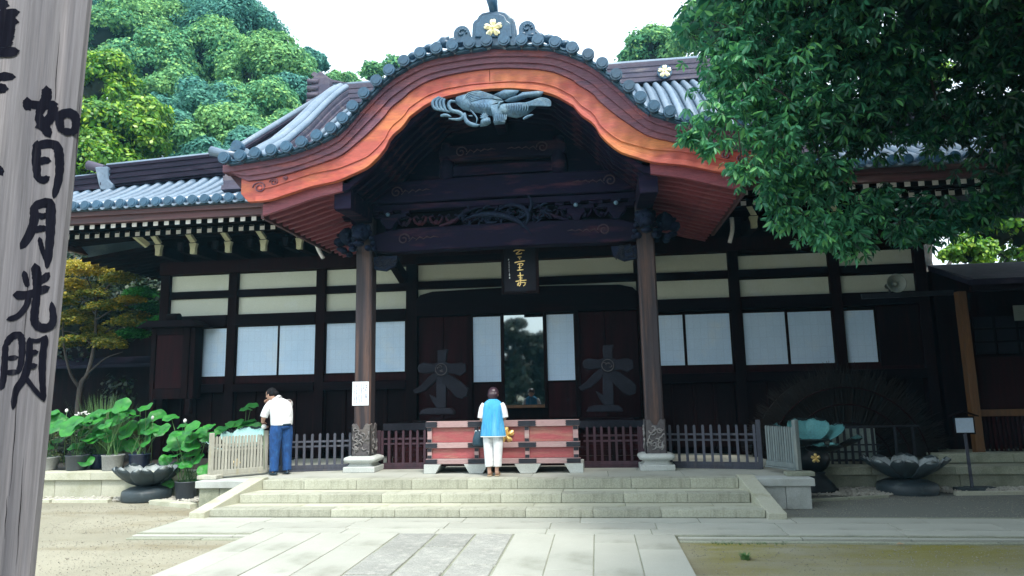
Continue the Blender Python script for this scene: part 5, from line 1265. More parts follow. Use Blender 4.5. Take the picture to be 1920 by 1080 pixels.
# --- lattice gate with pale backing, right
g0, g1 = at(1545, 812, 14.0), at(1653, 878, 14.0)
t = thing('lattice_screen', ((g0.x+g1.x)/2, 14.0, .33), 'low black lattice screen with pale panels behind, right of the bronze burner', 'lattice')
b = B(); b.box(g0.x, g1.x-.02, 14.10, 14.13, .38, .98); b.build('pale_panel', M['lp'] if 'lp' in M else M['horn'], t)
for k in range(8):
    x = g0.x-.02+k*.128; b = B(); b.box(x-.02, x+.02, 13.98, 14.02, .33, 1.0); b.build('upright', M['iron'], t)
for z in (.40, .55, .68): 
    b = B(); b.box(g0.x-.05, g1.x+.02, 14.021, 14.045, z-.014, z+.014); b.build('crossbar', M['iron'], t)
b = B(); b.box(g0.x-.3, g1.x+.75, 14.0, 14.05, 1.00, 1.035); b.build('top_rail', M['iron'], t)
for x in (g1.x+.30, g1.x+.62):
    b = B(); b.box(x-.02, x+.02, 13.98, 14.02, .33, 1.0); b.build('upright', M['iron'], t)

# --- giant wheel of twigs
wc = at(1588, 868, 14.75); 
t = thing('twig_wheel', (wc.x, 14.75, .33), 'huge dark wheel of bundled twigs leaning on the hall wall behind the bronze burner', 'wheel')
b = B(); b.tube([(wc.x, 14.62, wc.z), (wc.x, 14.92, wc.z)], .28, 24); b.build('hub', M['twig'], t)
ha = math.asin((.37-wc.z)/1.78); b = B(); b.prism([(wc.x+1.78*math.cos(a), wc.z+1.78*math.sin(a)) for a in np.linspace(ha, math.pi-ha, 44)], 14.80, 14.90); b.build('straw_disc', M['twig'], t)
b = B()
for k in range(900):
    a = rnd.uniform(-.3, math.pi+.3); r0_, r1_ = 1.50, rnd.uniform(1.75, 2.05); y = rnd.uniform(14.55, 14.95); a2 = a+rnd.uniform(-.07, .07)
    p = (wc.x+r0_*math.cos(a), y, wc.z+r0_*math.sin(a)); q = (wc.x+r1_*math.cos(a2), y+rnd.uniform(-.05, .05), wc.z+r1_*math.sin(a2))
    if min(p[2], q[2]) < .36: continue
    b.tube([p, q], [.010, .004], 3, cap=False)
for k in range(500):
    a = rnd.uniform(-.2, math.pi+.2); r0_, r1_ = .3, 1.5; y = rnd.uniform(14.66, 14.85); a2 = a+rnd.uniform(-.03, .03)
    p = (wc.x+r0_*math.cos(a), y, wc.z+r0_*math.sin(a)); q = (wc.x+r1_*math.cos(a2), y, wc.z+r1_*math.sin(a2))
    if min(p[2], q[2]) < .36: continue
    b.tube([p, q], [.012, .008], 3, cap=False)
b.build('twig_bundle', M['twig'], t, kind='stuff')
for r_ in (1.50, 1.16, .8):
    b = B(); a_ = [a for a in np.linspace(-.35, math.pi+.35, 60) if wc.z+r_*math.sin(a) > .37]
    b.tube([(wc.x+r_*math.cos(a), 14.58, wc.z+r_*math.sin(a)) for a in a_], .016, 6); b.build('hoop', M['redwood'], t)

# --- horn loudspeaker on its bracket
hc = at(1681, 531, 14.2)
t = thing('horn_loudspeaker', (hc.x, 14.4, hc.z), 'round grey horn loudspeaker on a dark arm at the right end of the hall', 'loudspeaker')
b = B(); prf = [(.035, .34), (.045, .20), (.075, .12), (.13, .05), (.185, .0), (.19, -.012)]
vs_ = []; n = 28
for r_, d_ in prf+[(.178, -.004), (.12, .055), (.06, .12), (.02, .16)]:
    for j in range(n): a = 2*math.pi*j/n; vs_.append((hc.x+r_*math.cos(a), 14.2+d_, hc.z+r_*math.sin(a)))
b.add(vs_, [(i*n+j, i*n+(j+1) % n, (i+1)*n+(j+1) % n, (i+1)*n+j) for i in range(9) for j in range(n)], True); b.build('horn', M['horn'], t)
b = B(); b.blob((hc.x, 14.27, hc.z), (.05, .06, .05), 14, 10); b.build('centre_cone', M['horn'], t)
b = B(); b.lathe([(.07, 0), (.07, .001)], (0,0,0), 4); 
b = B(); b.tube([(hc.x, 14.5, hc.z), (hc.x, 14.62, hc.z)], .06, 12); b.build('driver', M['horn_in'], t)
b = B(); a_ = at(1615, 551, 14.55); b.bar((a_.x, 14.55, hc.z-.20), (hc.x+1.2, 14.55, hc.z-.18), .06, .10); b.bar((hc.x, 14.55, hc.z-.15), (hc.x, 14.55, hc.z), .03, .03, up=(0,1,0)); b.build('arm', M['iron'], t)

# --- small sign with a little roof
sp = atz(1828, 921, -.05)
t = thing('signboard', (sp.x, sp.y, -.05), 'small roofed signboard with a white sheet on a thin leaning post', 'sign')
SY = sp.y
b = B(); q0 = at(1822, 905, SY); q1 = at(1809, 812, SY); b.bar((q0.x, SY, -.0), (q1.x, SY, q1.z), .04, .04, up=(0,1,0)); b.build('post', M['fence_d'], t)
b = B(); b.box(sp.x-.32, sp.x+.14, SY-.1, SY+.1, -.05, .015); b.box(sp.x-.05, sp.x+.42, SY+.1, SY+.3, -.05, .0); b.build('foot', M['basin'], t, bevel=.02)
u0, u1 = at(1790, 783, SY-.03), at(1829, 812, SY-.03)
b = B(); b.box(u0.x-.015, u1.x+.015, SY-.015, SY+.015, u1.z-.02, u0.z+.02); b.build('board', M['dark_h'], t)
b = B(); b.box(u0.x+.01, u1.x-.01, SY-.022, SY-.016, u1.z+.01, u0.z-.01); b.build('sheet', M['signb'], t)
b = B(); mx_ = (u0.x+u1.x)/2; b.prism([(mx_, u0.z+.12), (u0.x-.07, u0.z+.03), (u0.x-.07, u0.z+.015), (mx_, u0.z+.095), (u1.x+.07, u0.z+.015), (u1.x+.07, u0.z+.03)], SY-.07, SY+.05); b.build('little_roof', M['dark_h'], t)

# --- side building, right edge
t = thing('side_building', (9.0, 14.6, .46), 'dark low side building with ochre posts and a lattice door at the right edge', 'building')
e0, e1 = at(1730, 526, 13.6), at(1925, 527, 13.6); f0, f1 = at(1770, 503, 15.0), at(1925, 498, 15.0)
b = B(); b.add([(7.0, 13.6, 3.72), (12.5, 13.6, 3.72), (12.5, 15.4, 4.32), (7.15, 15.4, 4.32), (7.0, 13.6, 3.62), (12.5, 13.6, 3.62), (12.5, 15.4, 4.2), (7.15, 15.4, 4.2)], [(0,1,2,3), (7,6,5,4), (0,4,5,1), (1,5,6,2), (2,6,7,3), (3,7,4,0)])
rf = b.build('roof', M['tile_k'], t)
for k in range(15):
    b = B(); b.bar((7.1, 13.66+.115*k, 3.745+.0383*k), (12.5, 13.66+.115*k, 3.745+.0383*k), .10, .012, up=(0,-.3,1)); b.build('roof_course', M['tile_k'], rf)
b = B(); b.box(7.05, 12.5, 13.62, 13.7, 3.50, 3.60); b.build('eave_board', M['dark_h'], t)
b = B(); b.box(7.2, 12.5, 15.4, 18, .46, 4.2); b.build('wall', M['dark_v'], t)
q0 = at(1836, 850, 14.4)
for x in (q0.x+.0, 10.6):
    b = B(); b.box(x-.08, x+.08, 14.32, 14.48, .46, 3.6); b.build('post', M['ochre'], t, bevel=.008)
z0_, z1_ = at(1880, 850, 14.6).z, at(1880, 780, 14.6).z
b = B(); b.box(q0.x+.09, 12.5, 14.5, 14.56, z1_, z1_+.13); b.build('rail', M['ochre'], t, bevel=.006)
b = B(); b.box(q0.x+.09, 12.5, 14.5, 14.56, .5, z0_+.05); b.build('rail', M['ochre2'] if 'ochre2' in M else M['emblem'], t, bevel=.006)
for k in range(22):
    b = B(); x = q0.x+.12+k*.085; b.box(x, x+.035, 14.51, 14.55, z0_+.05, z1_); b.build('slat', M['redwood'], t)
b = B(); b.box(q0.x+.09, 12.5, 14.57, 14.62, z1_+.15, 2.3); b.build('panel', M['redwood'], t)
for k in range(4):
    for j in range(3):
        b = B(); x = q0.x+.25+k*.42; b.box(x, x+.36, 14.56, 14.58, 2.36+j*.26, 2.58+j*.26); b.build('pane', M['paint_black'], t)
b = B(); b.box(q0.x+1.0, q0.x+1.35, 14.50, 14.52, 3.0, 3.3); b.build('paper_slip', M['horn'], t)

# --- shed behind the left garden
t = thing('garden_shed', (-17, 21, .4), 'dark low shed with a pale tiled eave behind the maple, left of the hall', 'shed')
b = B(); b.box(-22, -12.2, 20, 23, .35, 4.2); b.build('wall', M['dark_v'], t)
b = B(); b.add([(-22.5, 19.5, 2.9), (-11.9, 19.5, 2.9), (-11.9, 21.5, 3.9), (-22.5, 21.5, 3.9), (-22.5, 19.5, 2.8), (-11.9, 19.5, 2.8), (-11.9, 21.5, 3.8), (-22.5, 21.5, 3.8)], [(0,1,2,3), (7,6,5,4), (0,4,5,1), (1,5,6,2), (2,6,7,3), (3,7,4,0)]); b.build('roof', M['tile_k'], t)

# ================================================================ people
def skinbody(name, verts, edges, rads, parent, mat, root=0, extra=None, sub=2):
    me = bpy.data.meshes.new(name); me.from_pydata([tuple(v) for v in verts], edges, [])
    o = bpy.data.objects.new(name+'_tmp', me); COL.objects.link(o)
    o.modifiers.new('s', 'SKIN'); sk = me.skin_vertices[0].data
    for i, r_ in enumerate(rads): sk[i].radius = r_ if hasattr(r_, '__len__') else (r_, r_); sk[i].use_root = (i == root)
    s = o.modifiers.new('u', 'SUBSURF'); s.levels = sub; s.render_levels = sub
    dg = bpy.context.evaluated_depsgraph_get(); dg.update(); m2 = bpy.data.meshes.new_from_object(o.evaluated_get(dg))
    bpy.data.objects.remove(o); b = B(); n = len(m2.vertices)
    b.add([v.co[:] for v in m2.vertices], [tuple(p.vertices) for p in m2.polygons], True)
    if extra: extra(b)
    return b.build(name, M[mat], parent)
def hand(b, wrist, d, palm_n, s=1.0, curl=.5):
    wrist = Vector(wrist); d = Vector(d).normalized(); pn = Vector(palm_n).normalized(); sd_ = d.cross(pn).normalized()
    b.tube([wrist, wrist+d*.04*s, wrist+d*.085*s], [.024*s, .034*s, .032*s], 10, sx=.6, up=pn)
    for k, (o_, L_) in enumerate(((-.027, .066), (-.009, .075), (.009, .070), (.026, .055))):
        p = wrist+d*.075*s+sd_*o_*s; q = p+(d*math.cos(curl*.5)+pn*math.sin(curl*.5))*L_*.5*s; r_ = q+(d*math.cos(curl*1.6)+pn*math.sin(curl*1.6))*L_*.5*s
        b.tube([p, q, r_], [.0095*s, .0085*s, .007*s], 6)
    p = wrist+d*.025*s-sd_*.028*s; b.tube([p, p+(d*.6-sd_*.8)*.035*s, p+(d*.9-sd_*.5+pn*.3)*.062*s], [.012*s, .010*s, .008*s], 6)

# woman, seen from behind, head bowed
wp = atz(925, 893, .40); wx, wy = wp.x, wp.y+.02
wm = thing('person', (wx, wy, .4), 'woman in sky blue tunic and white trousers bowing before the offering box', 'person')
def W(x, y, z): return (wx+x, wy+y, .4+z)
V = [W(0,.02,.80), W(0,.02,.95), W(0,.03,1.10), W(0,.05,1.20), W(0,.08,1.27), W(0,.11,1.34),
     W(-.08,.02,.72), W(-.078,.01,.42), W(-.068,.0,.10), W(-.068,-.01,.05), W(-.066,.10,.03),
     W(.08,.02,.72), W(.078,.01,.42), W(.060,.0,.10), W(.060,-.01,.05), W(.062,.10,.03),
     W(-.16,.04,1.17), W(-.205,.03,.96), W(-.15,.20,.86), W(.16,.04,1.17), W(.205,.04,.96), W(.13,.22,.92)]
E_ = [(0,1),(1,2),(2,3),(3,4),(4,5),(0,6),(6,7),(7,8),(8,9),(9,10),(0,11),(11,12),(12,13),(13,14),(14,15),(3,16),(16,17),(17,18),(3,19),(19,20),(20,21)]
Rr = [(.13,.10),(.11,.09),(.12,.09),(.09,.07),(.045,.045),(.05,.05),.075,.052,.036,.036,.032,.075,.052,.036,.036,.032,.045,.038,.026,.045,.038,.026]
def exw(b):
    b.blob(W(0, .12, 1.375), (.078, .092, .105), 18, 14, rot=Matrix.Rotation(R(18), 3, 'X'))
    for s in (-1, 1): b.blob(W(s*.078, .12, 1.365), (.012, .02, .03), 8, 6)
    b.blob(W(0, .215, 1.345), (.014, .02, .02), 8, 6)
    hand(b, W(-.15, .20, .86), (.35, .8, .35), (1, 0, 0), .95, .6); hand(b, W(.13, .22, .92), (-.3, .75, .45), (-1, 0, 0), .95, .3)
skinbody('body', V, E_, Rr, wm, 'skin', extra=exw)
b = B(); b.blob(W(0, .105, 1.40), (.094, .104, .098), 22, 14, rot=Matrix.Rotation(R(18), 3, 'X'), jit=.015); b.blob(W(0, .05, 1.335), (.075, .055, .075), 16, 10, jit=.03)
for k in range(40):
    a = rnd.uniform(-2.6, -.5); b.tube([W(.085*math.cos(a), .10+.085*math.sin(a), 1.42), W(.092*math.cos(a), .09+.085*math.sin(a), 1.35), W(.075*math.cos(a), .07+.06*math.sin(a), 1.285+rnd.uniform(-.01, .01))], [.012, .013, .004], 5)
b.build('hair', M['hair_p'], wm)
b = B(); b.blob(W(.055, .04, 1.345), (.012, .012, .012), 6, 5)
b.build('hair_clip', M['redrel'], wm)
# tunic: flared sleeveless top
def cloth(rings, n=40, wav=.0, seed=1, b=None, rot=0):
    rr = random.Random(seed); b = b or B(); ph_ = [rr.uniform(0, 6.28) for _ in range(4)]; vs_ = []
    for (cx_, cy_, cz_, rx, ry, wv) in rings:
        for j in range(n):
            t_ = 2*math.pi*j/n; k = 1+wv*(math.sin(t_*5+ph_[0])+.7*math.sin(t_*9+ph_[1])+.5*math.sin(t_*3+ph_[2]+cz_*6))
            c2, s2 = math.cos(t_), math.sin(t_); c3 = math.copysign(abs(c2)**.85, c2); s3 = math.copysign(abs(s2)**.85, s2)
            u_, w_ = rx*c3*k, ry*s3*k; vs_.append((cx_+u_*math.cos(rot)-w_*math.sin(rot), cy_+u_*math.sin(rot)+w_*math.cos(rot), cz_))
    b.add(vs_, [(i*n+j, i*n+(j+1) % n, (i+1)*n+(j+1) % n, (i+1)*n+j) for i in range(len(rings)-1) for j in range(n)], True)
    return b
def solid(o, th=.006, off=1):
    s = o.modifiers.new('t', 'SOLIDIFY'); s.thickness = th; s.offset = off; ss = o.modifiers.new('s', 'SUBSURF'); ss.levels = 1; ss.render_levels = 1
rg = [(.0,.02,.66,.215,.150,.030),(.0,.02,.72,.208,.147,.026),(0,.02,.84,.190,.138,.018),(0,.02,.95,.172,.128,.012),(0,.03,1.06,.168,.122,.008),(0,.035,1.15,.172,.115,.004),(0,.05,1.215,.160,.098,.002),(0,.06,1.255,.115,.080,0),(0,.07,1.285,.062,.062,0),(0,.075,1.30,.052,.052,0)]
rg = [(wx+a, wy+c, .4+d, e, f_, g_) for a, c, d, e, f_, g_ in rg]
o = cloth(rg, 48, seed=3).build('tunic', M['tunic'], wm); solid(o)
b = B(); rg2 = [(wx+0, wy+.02, .4+.655, .2175, .152, .030), (wx, wy+.02, .4+.672, .2165, .152, .030)]; o = cloth(rg2, 48, seed=3).build('hem', M['tunic_l'] if 'tunic_l' in M else M['signw'], wm); solid(o, .003)
for s in (-1, 1):       # short sleeves
    b = B(); b.tube([W(s*.135,.045,1.205), W(s*.175,.04,1.15), W(s*.198,.035,1.05), W(s*.212,.035,.965)], [.055, .062, .058, .056], 16, cap=False); o = b.build('sleeve', M['whitecloth'], wm); solid(o, .004)
b = B()
for s in (-1, 1):
    b.tube([W(s*.035,.02,.86), W(s*.078,.02,.74), W(s*.085,.015,.60), W(s*.080,.008,.40), W(s*.074,.0,.22), W(s*.072,-.002,.155)], [.10, .098, .088, .074, .068, .067], 20, cap=False)
b.blob(W(0,.02,.80), (.165, .125, .12), 20, 12)
o = b.build('trousers', M['whitecloth'], wm); solid(o, .004)
for s in (-1, 1):
    b = B(); b.box(wx+s*.064-.038, wx+s*.064+.038, wy-.055, wy+.165, .402, .42); b.prism([(wx+s*.064-.042, .42), (wx+s*.064+.042, .42), (wx+s*.064+.034, .46), (wx+s*.064-.034, .46)], wy+.07, wy+.135)
    b.build('sandal', M['sandal'], wm, bevel=.006)
# handbag on her left forearm
hbx = thing('handbag', W(-.27, .10, .60), 'dark teal handbag hanging from the woman\'s left forearm', 'bag')
b = B(); rg = [(wx-.275, wy+.10, .4+.50, .085, .055, 0), (wx-.275, wy+.10, .4+.53, .105, .065, .01), (wx-.272, wy+.10, .4+.62, .098, .060, .02), (wx-.265, wy+.10, .4+.72, .072, .045, .02), (wx-.262, wy+.10, .4+.755, .060, .03, .01)]
o = cloth(rg, 24, seed=8, b=b); b.f.append(tuple(range(23, -1, -1))); b.sm.append(False); b.f.append(tuple(range(96, 120))); b.sm.append(False); b.build('bag_body', M['bag'], hbx)
b = B(); b.tube(catmull([W(-.31,.09,.74), W(-.275,.09,.83), W(-.225,.12,.90), W(-.205,.12,.91), W(-.215,.13,.86), W(-.235,.12,.745)], 5), .008, 6); b.build('bag_handle', M['iron'], hbx)
b = B(); b.blob(W(-.30,.04,.755), (.012,.01,.012), 8, 6); b.blob(W(-.24,.05,.76), (.012,.01,.012), 8, 6); b.build('clasp', M['signw'], hbx)

# man leaning over the corner of the fence
mp_ = atz(525, 890, .40); mx, my = mp_.x, mp_.y
mn = thing('person', (mx, my, .4), 'man in white shirt and blue jeans bending his head over the left fence', 'person')
mrot = Matrix.Rotation(R(48), 3, 'Z')
def N(x, y, z): v = mrot @ Vector((x, y, 0)); return (mx+v.x, my+v.y, .4+z)
V = [N(0,0,.86), N(0,.01,1.0), N(-.01,.03,1.15), N(-.02,.06,1.27), N(-.05,.12,1.35), N(-.09,.17,1.40),
     N(-.10,0,.80), N(-.11,.01,.45), N(-.115,.0,.10), N(-.115,-.02,.05), N(-.125,.10,.035),
     N(.10,0,.80), N(.115,.01,.45), N(.125,.0,.10), N(.125,-.02,.05), N(.14,.10,.035),
     N(-.20,.06,1.27), N(-.29,.13,1.03), N(-.235,.30,.93),
     N(.18,.07,1.27), N(.20,.30,1.18), N(-.06,.36,1.28)]
Rr = [(.135,.11),(.12,.10),(.14,.10),(.10,.08),(.052,.052),(.055,.055),.088,.062,.045,.042,.036,.088,.062,.045,.042,.036,.055,.044,.030,.055,.044,.030]
def exm(b):
    c = Vector(N(-.13, .20, 1.445)); rt = mrot @ Matrix.Rotation(R(28), 3, 'Z') @ Matrix.Rotation(R(-38), 3, 'X')
    b.blob(c, (.080, .098, .115), 18, 14, rot=rt)
    L = lambda x, y, z: c+rt @ Vector((x, y, z))
    b.blob(L(0, .10, -.015), (.014, .025, .025), 8, 6); b.blob(L(0, .085, -.06), (.03, .02, .012), 8, 6); b.blob(L(0, .075, -.10), (.035, .03, .025), 8, 6)
    for s in (-1, 1): b.blob(L(s*.082, .0, -.01), (.012, .022, .032), 8, 6); b.blob(L(s*.033, .088, .02), (.016, .01, .009), 8, 6)
    hand(b, N(-.235, .30, .93), (.15, .5, -.6), (1, 0, 0), 1.0, .9); hand(b, N(-.06, .36, 1.28), (-.75, -.1, .45), (0, -1, 0), 1.0, .8)
skinbody('body', V, E_, Rr, mn, 'skin', extra=exm)
c = Vector(N(-.125, .185, 1.475)); rt = mrot @ Matrix.Rotation(R(28), 3, 'Z') @ Matrix.Rotation(R(-38), 3, 'X')
b = B(); b.blob(c, (.092, .098, .098), 22, 14, rot=rt, jit=.02); b.blob(c+rt @ Vector((0, -.045, -.045)), (.074, .055, .06), 14, 10, jit=.03)
for k in range(30):
    a = rnd.uniform(0, 6.28); q = c+rt @ Vector((.085*math.cos(a), .088*math.sin(a), .03)); b.tube([q, q+rt @ Vector((.012*math.cos(a), .012*math.sin(a), -.035))], [.010, .004], 5)
b.build('hair', M['hair_b'], mn)
rg = [(N(0,0,0)[0], N(0,0,0)[1], .4+.885, .185, .140, .006), (N(0,0,0)[0], N(0,0,0)[1], .4+.93, .190, .146, .012), (N(0,.01,0)[0], N(0,.01,0)[1], .4+1.05, .195, .145, .012), (N(-.01,.03,0)[0], N(-.01,.03,0)[1], .4+1.17, .205, .142, .010),
      (N(-.015,.05,0)[0], N(-.015,.05,0)[1], .4+1.26, .205, .128, .005), (N(-.02,.065,0)[0], N(-.02,.065,0)[1], .4+1.32, .170, .105, .002), (N(-.035,.09,0)[0], N(-.035,.09,0)[1], .4+1.36, .10, .08, 0), (N(-.05,.11,0)[0], N(-.05,.11,0)[1], .4+1.385, .064, .064, 0)]
o = cloth(rg, 48, seed=5, rot=R(42)).build('shirt', M['whitecloth'], mn); solid(o)
b = B(); b.tube([N(-.035,.085,1.35), N(-.055,.12,1.385)], [.078, .068], 18, cap=False); o = b.build('collar', M['whitecloth'], mn); solid(o, .006)
b = B(); b.tube([N(-.15,.06,1.29), N(-.215,.065,1.25), N(-.262,.10,1.14), N(-.285,.13,1.04)], [.075, .078, .070, .068], 16, cap=False); o = b.build('sleeve', M['whitecloth'], mn); solid(o, .004)
b = B(); b.tube([N(.13,.06,1.29), N(.185,.10,1.26), N(.20,.22,1.21)], [.075, .074, .066], 16, cap=False); o = b.build('sleeve', M['whitecloth'], mn); solid(o, .004)
b = B()
for s, pts in ((-1, [N(-.05,0,.95), N(-.092,0,.82), N(-.105,.01,.62), N(-.11,.01,.42), N(-.115,.0,.22), N(-.118,-.005,.06)]), (1, [N(.05,0,.95), N(.092,0,.82), N(.11,.01,.62), N(.118,.01,.42), N(.124,.0,.22), N(.128,-.005,.06)])):
    b.tube(pts, [.118, .120, .104, .086, .078, .076], 22, cap=False)
cc = N(0, 0, 0); b.loft([(cc[0], cc[1], 1.20, .13, .11), (cc[0], cc[1], 1.24, .172, .132), (cc[0], cc[1], 1.31, .176, .135)], 28)
o = b.build('jeans', M['jeans'], mn); solid(o, .004)
b = B(); b.loft([(cc[0], cc[1], 1.288, .181, .140), (cc[0], cc[1], 1.315, .181, .140)], 30); b.build('belt', M['bag'], mn)
for s, a_ in ((-1, -.118), (1, .132)):
    b = B(); q = N(a_, .04, .03); b.blob((q[0], q[1], .437), (.05, .135, .042), 14, 8, rot=mrot @ Matrix.Rotation(R(-8*s), 3, 'Z')); b.build('shoe', M['shoe'], mn)
b = B(); q = N(-.245, .27, .945); b.tube([N(-.24,.285,.938), N(-.244,.27,.945)], .033, 14); b.build('wristwatch', M['iron'], mn)
# ================================================================ vegetation
def leafmesh(name, P, Nrm, size, mat, parent=None, asp=.5, seed=0, kind=None, droop=0, loc=None, six=False):
    """many separate pointed leaves; P (n,3) positions, Nrm (n,3) facing, size (n,)"""
    rg_ = np.random.default_rng(seed); n = len(P); size = np.broadcast_to(np.asarray(size, float), (n,))
    N_ = Nrm/np.linalg.norm(Nrm, axis=1, keepdims=True); ref = rg_.normal(size=(n, 3)); ref[:, 2] -= droop
    T_ = ref-(ref*N_).sum(1, keepdims=True)*N_; T_ /= np.linalg.norm(T_, axis=1, keepdims=True); S_ = np.cross(N_, T_)
    s = size[:, None]
    a = P; b_ = P+T_*s*.5+S_*s*asp*.5-N_*s*.06; c = P+T_*s-N_*s*.12; d = P+T_*s*.5-S_*s*asp*.5-N_*s*.06
    V = np.stack([a, b_, c, d], 1).reshape(-1, 3).astype(np.float32)
    me = bpy.data.meshes.new(name); me.vertices.add(4*n); me.vertices.foreach_set('co', V.ravel())
    me.loops.add(4*n); me.loops.foreach_set('vertex_index', np.arange(4*n, dtype=np.int32)); me.polygons.add(n)
    me.polygons.foreach_set('loop_start', np.arange(0, 4*n, 4, dtype=np.int32)); me.polygons.foreach_set('loop_total', np.full(n, 4, np.int32))
    me.update(calc_edges=True); me.materials.append(mat)
    o = link(name, me, parent, loc); 
    if kind: o['kind'] = kind
    return o
def unit(n, rg_): v = rg_.normal(size=(n, 3)); return v/np.linalg.norm(v, axis=1, keepdims=True)
def puffs(center, rad, n_puff, rg_, flat=.8, pr=(.28, .5)):
    """sub-clumps over an ellipsoidal crown"""
    d = unit(n_puff, rg_); d[:, 2] = np.where(rg_.random(n_puff) < .7, np.abs(d[:, 2]), d[:, 2])
    r = rg_.uniform(.55, .95, n_puff)[:, None]; c = np.array(center)+d*r*np.array(rad)
    pr_ = rg_.uniform(*pr, n_puff)*min(rad); return c, pr_
def crown(center, rad, n_puff, n_leaf, size, rg_, pr=(.28, .5), flat=.75):
    c, pr_ = puffs(center, rad, n_puff, rg_, pr=pr); w_ = pr_**2; idx = rg_.choice(n_puff, n_leaf, p=w_/w_.sum())
    d = unit(n_leaf, rg_); d[:, 2] = np.where(d[:, 2] < -.75, -d[:, 2], d[:, 2]); rr = pr_[idx]*rg_.uniform(.72, 1.08, n_leaf)*(1+.18*np.sin(d[:, 0]*7+idx)*np.cos(d[:, 1]*6+idx))
    P = c[idx]+d*rr[:, None]*np.array([1, 1, flat]); Nn = d+unit(n_leaf, rg_)*.55+np.array([0, 0, .35]); return P, Nn
def core(b, center, rad, rg_, n=5):  # dark blobs that fill gaps and stand in for shade inside a crown
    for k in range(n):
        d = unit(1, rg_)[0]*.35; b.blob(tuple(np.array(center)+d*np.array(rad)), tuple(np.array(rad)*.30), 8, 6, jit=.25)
M['lf_haze'] = leafmat('hazy_green_leaf', (.19,.42,.15), (.09,.31,.16), (.29,.46,.13), trans=.3, patch=.25, rough=.8, spec=.2)  # distance haze is put into this and the next leaf colour
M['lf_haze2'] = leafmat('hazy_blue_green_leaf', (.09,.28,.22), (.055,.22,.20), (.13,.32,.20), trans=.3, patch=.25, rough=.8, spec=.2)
M['lf_bright'] = leafmat('bright_yellow_green_leaf', (.15,.36,.02), (.06,.24,.03), (.34,.46,.02), trans=.35, patch=.7, rough=.4)
M['lf_maple'] = leafmat('maple_leaf_turning', (.24,.26,.03), (.10,.18,.03), (.55,.36,.04), trans=.4, patch=.9, rough=.55)
M['lf_orange'] = leafmat('orange_maple_leaf', (.42,.33,.03), (.28,.29,.03), (.55,.35,.04), trans=.4, patch=1.5, rough=.55)
M['lf_green'] = leafmat('fresh_green_maple_leaf', (.05,.34,.06), (.04,.24,.05), (.10,.40,.07), trans=.4, patch=1.5, rough=.5)
M['lf_dark'] = leafmat('dark_evergreen_leaf', (.018,.04,.016), (.010,.025,.012), (.03,.06,.02), trans=.2, patch=1.0, rough=.5)
M['lf_chest'] = leafmat('broad_green_leaflet', (.016,.12,.065), (.004,.028,.020), (.04,.16,.03), trans=.3, patch=.7, rough=.42, spec=.45)
M['lf_lotus'] = leafmat('lotus_leaf', (.045,.29,.035), (.020,.16,.035), (.13,.33,.035), trans=.3, patch=5.0, rough=.5)
M['lf_dim'] = leafmat('olive_shrub_leaf', (.05,.075,.02), (.025,.05,.015), (.09,.10,.03), trans=.25, patch=1.5)
M['coredark'] = surf('dark_crown_core', (.012,.022,.012), (.008,.016,.010), None, scale=2, fine=8, rough=1, ovar=0)

def tree(cx_, cy_, zg, ztop, rx, label, mat, n_leaf=14000, size=.22, seed=1, group='broadleaf trees on the wooded hill', cat='tree', lobes=None, n_puff=34):
    rg_ = np.random.default_rng(seed); h = ztop-zg; cz = zg+h*.60
    t = thing('broadleaf_tree', (cx_, cy_, zg), label, cat, group)
    b = B(); pts = catmull([(cx_, cy_, zg-.3), (cx_+.1*rx, cy_, zg+h*.25), (cx_, cy_+.05*rx, zg+h*.5), (cx_+.05*rx, cy_, zg+h*.78)], 4)
    b.tube(pts, list(np.linspace(.035*h+.08, .04, len(pts))), 8)
    for k in range(7):
        a = k*2.4; z0 = zg+h*(.3+.06*k); b.tube(catmull([(cx_, cy_, z0), (cx_+rx*.3*math.cos(a), cy_+rx*.3*math.sin(a), z0+h*.09), (cx_+rx*.65*math.cos(a), cy_+rx*.65*math.sin(a), z0+h*.16)], 4), list(np.linspace(.014*h+.03, .02, 9)), 6)
    b.build('trunk', M['bark'], t)
    cs = lobes or [((cx_, cy_, cz), (rx, rx*.8, h*.42))]
    Ps = []; Ns = []
    for c_, r_ in cs:
        P, Nn = crown(c_, r_, max(12, n_puff//len(cs)), n_leaf//len(cs), size, rg_); Ps.append(P); Ns.append(Nn)
    P = np.concatenate(Ps); Nn = np.concatenate(Ns)
    b = B()
    for c_, r_ in cs: core(b, c_, r_, rg_)
    off = rootloc(t)
    cr = leafmesh('crown', P-np.array(off), Nn, np.clip(rg_.normal(size, size*.25, len(P)), size*.4, size*1.8), M[mat], t, asp=.6, seed=seed)
    b.build('crown_shade_core', M['coredark'], cr); return t
def htree(px_, py_, rpx, Y, label, mat, seed, size=.2, nl=14000, hmul=2.1, squash=1.0):
    """a tree standing on the hill whose crown top is seen about (px, py)"""
    p = at(px_, py_, Y); k = Y/FPX; r = rpx*k*1.0; zg = hilltop(p.x, Y) if Y > 24 else -.05
    ztop = p.z+r*.75*squash; zg = min(zg, ztop-2.2*r)
    h = ztop-zg; cz = p.z
    return tree(p.x, Y, zg, ztop, r, label, mat, nl, size, seed, lobes=[((p.x, Y, cz), (r, r*.85, r*.85*squash))], n_puff=34)
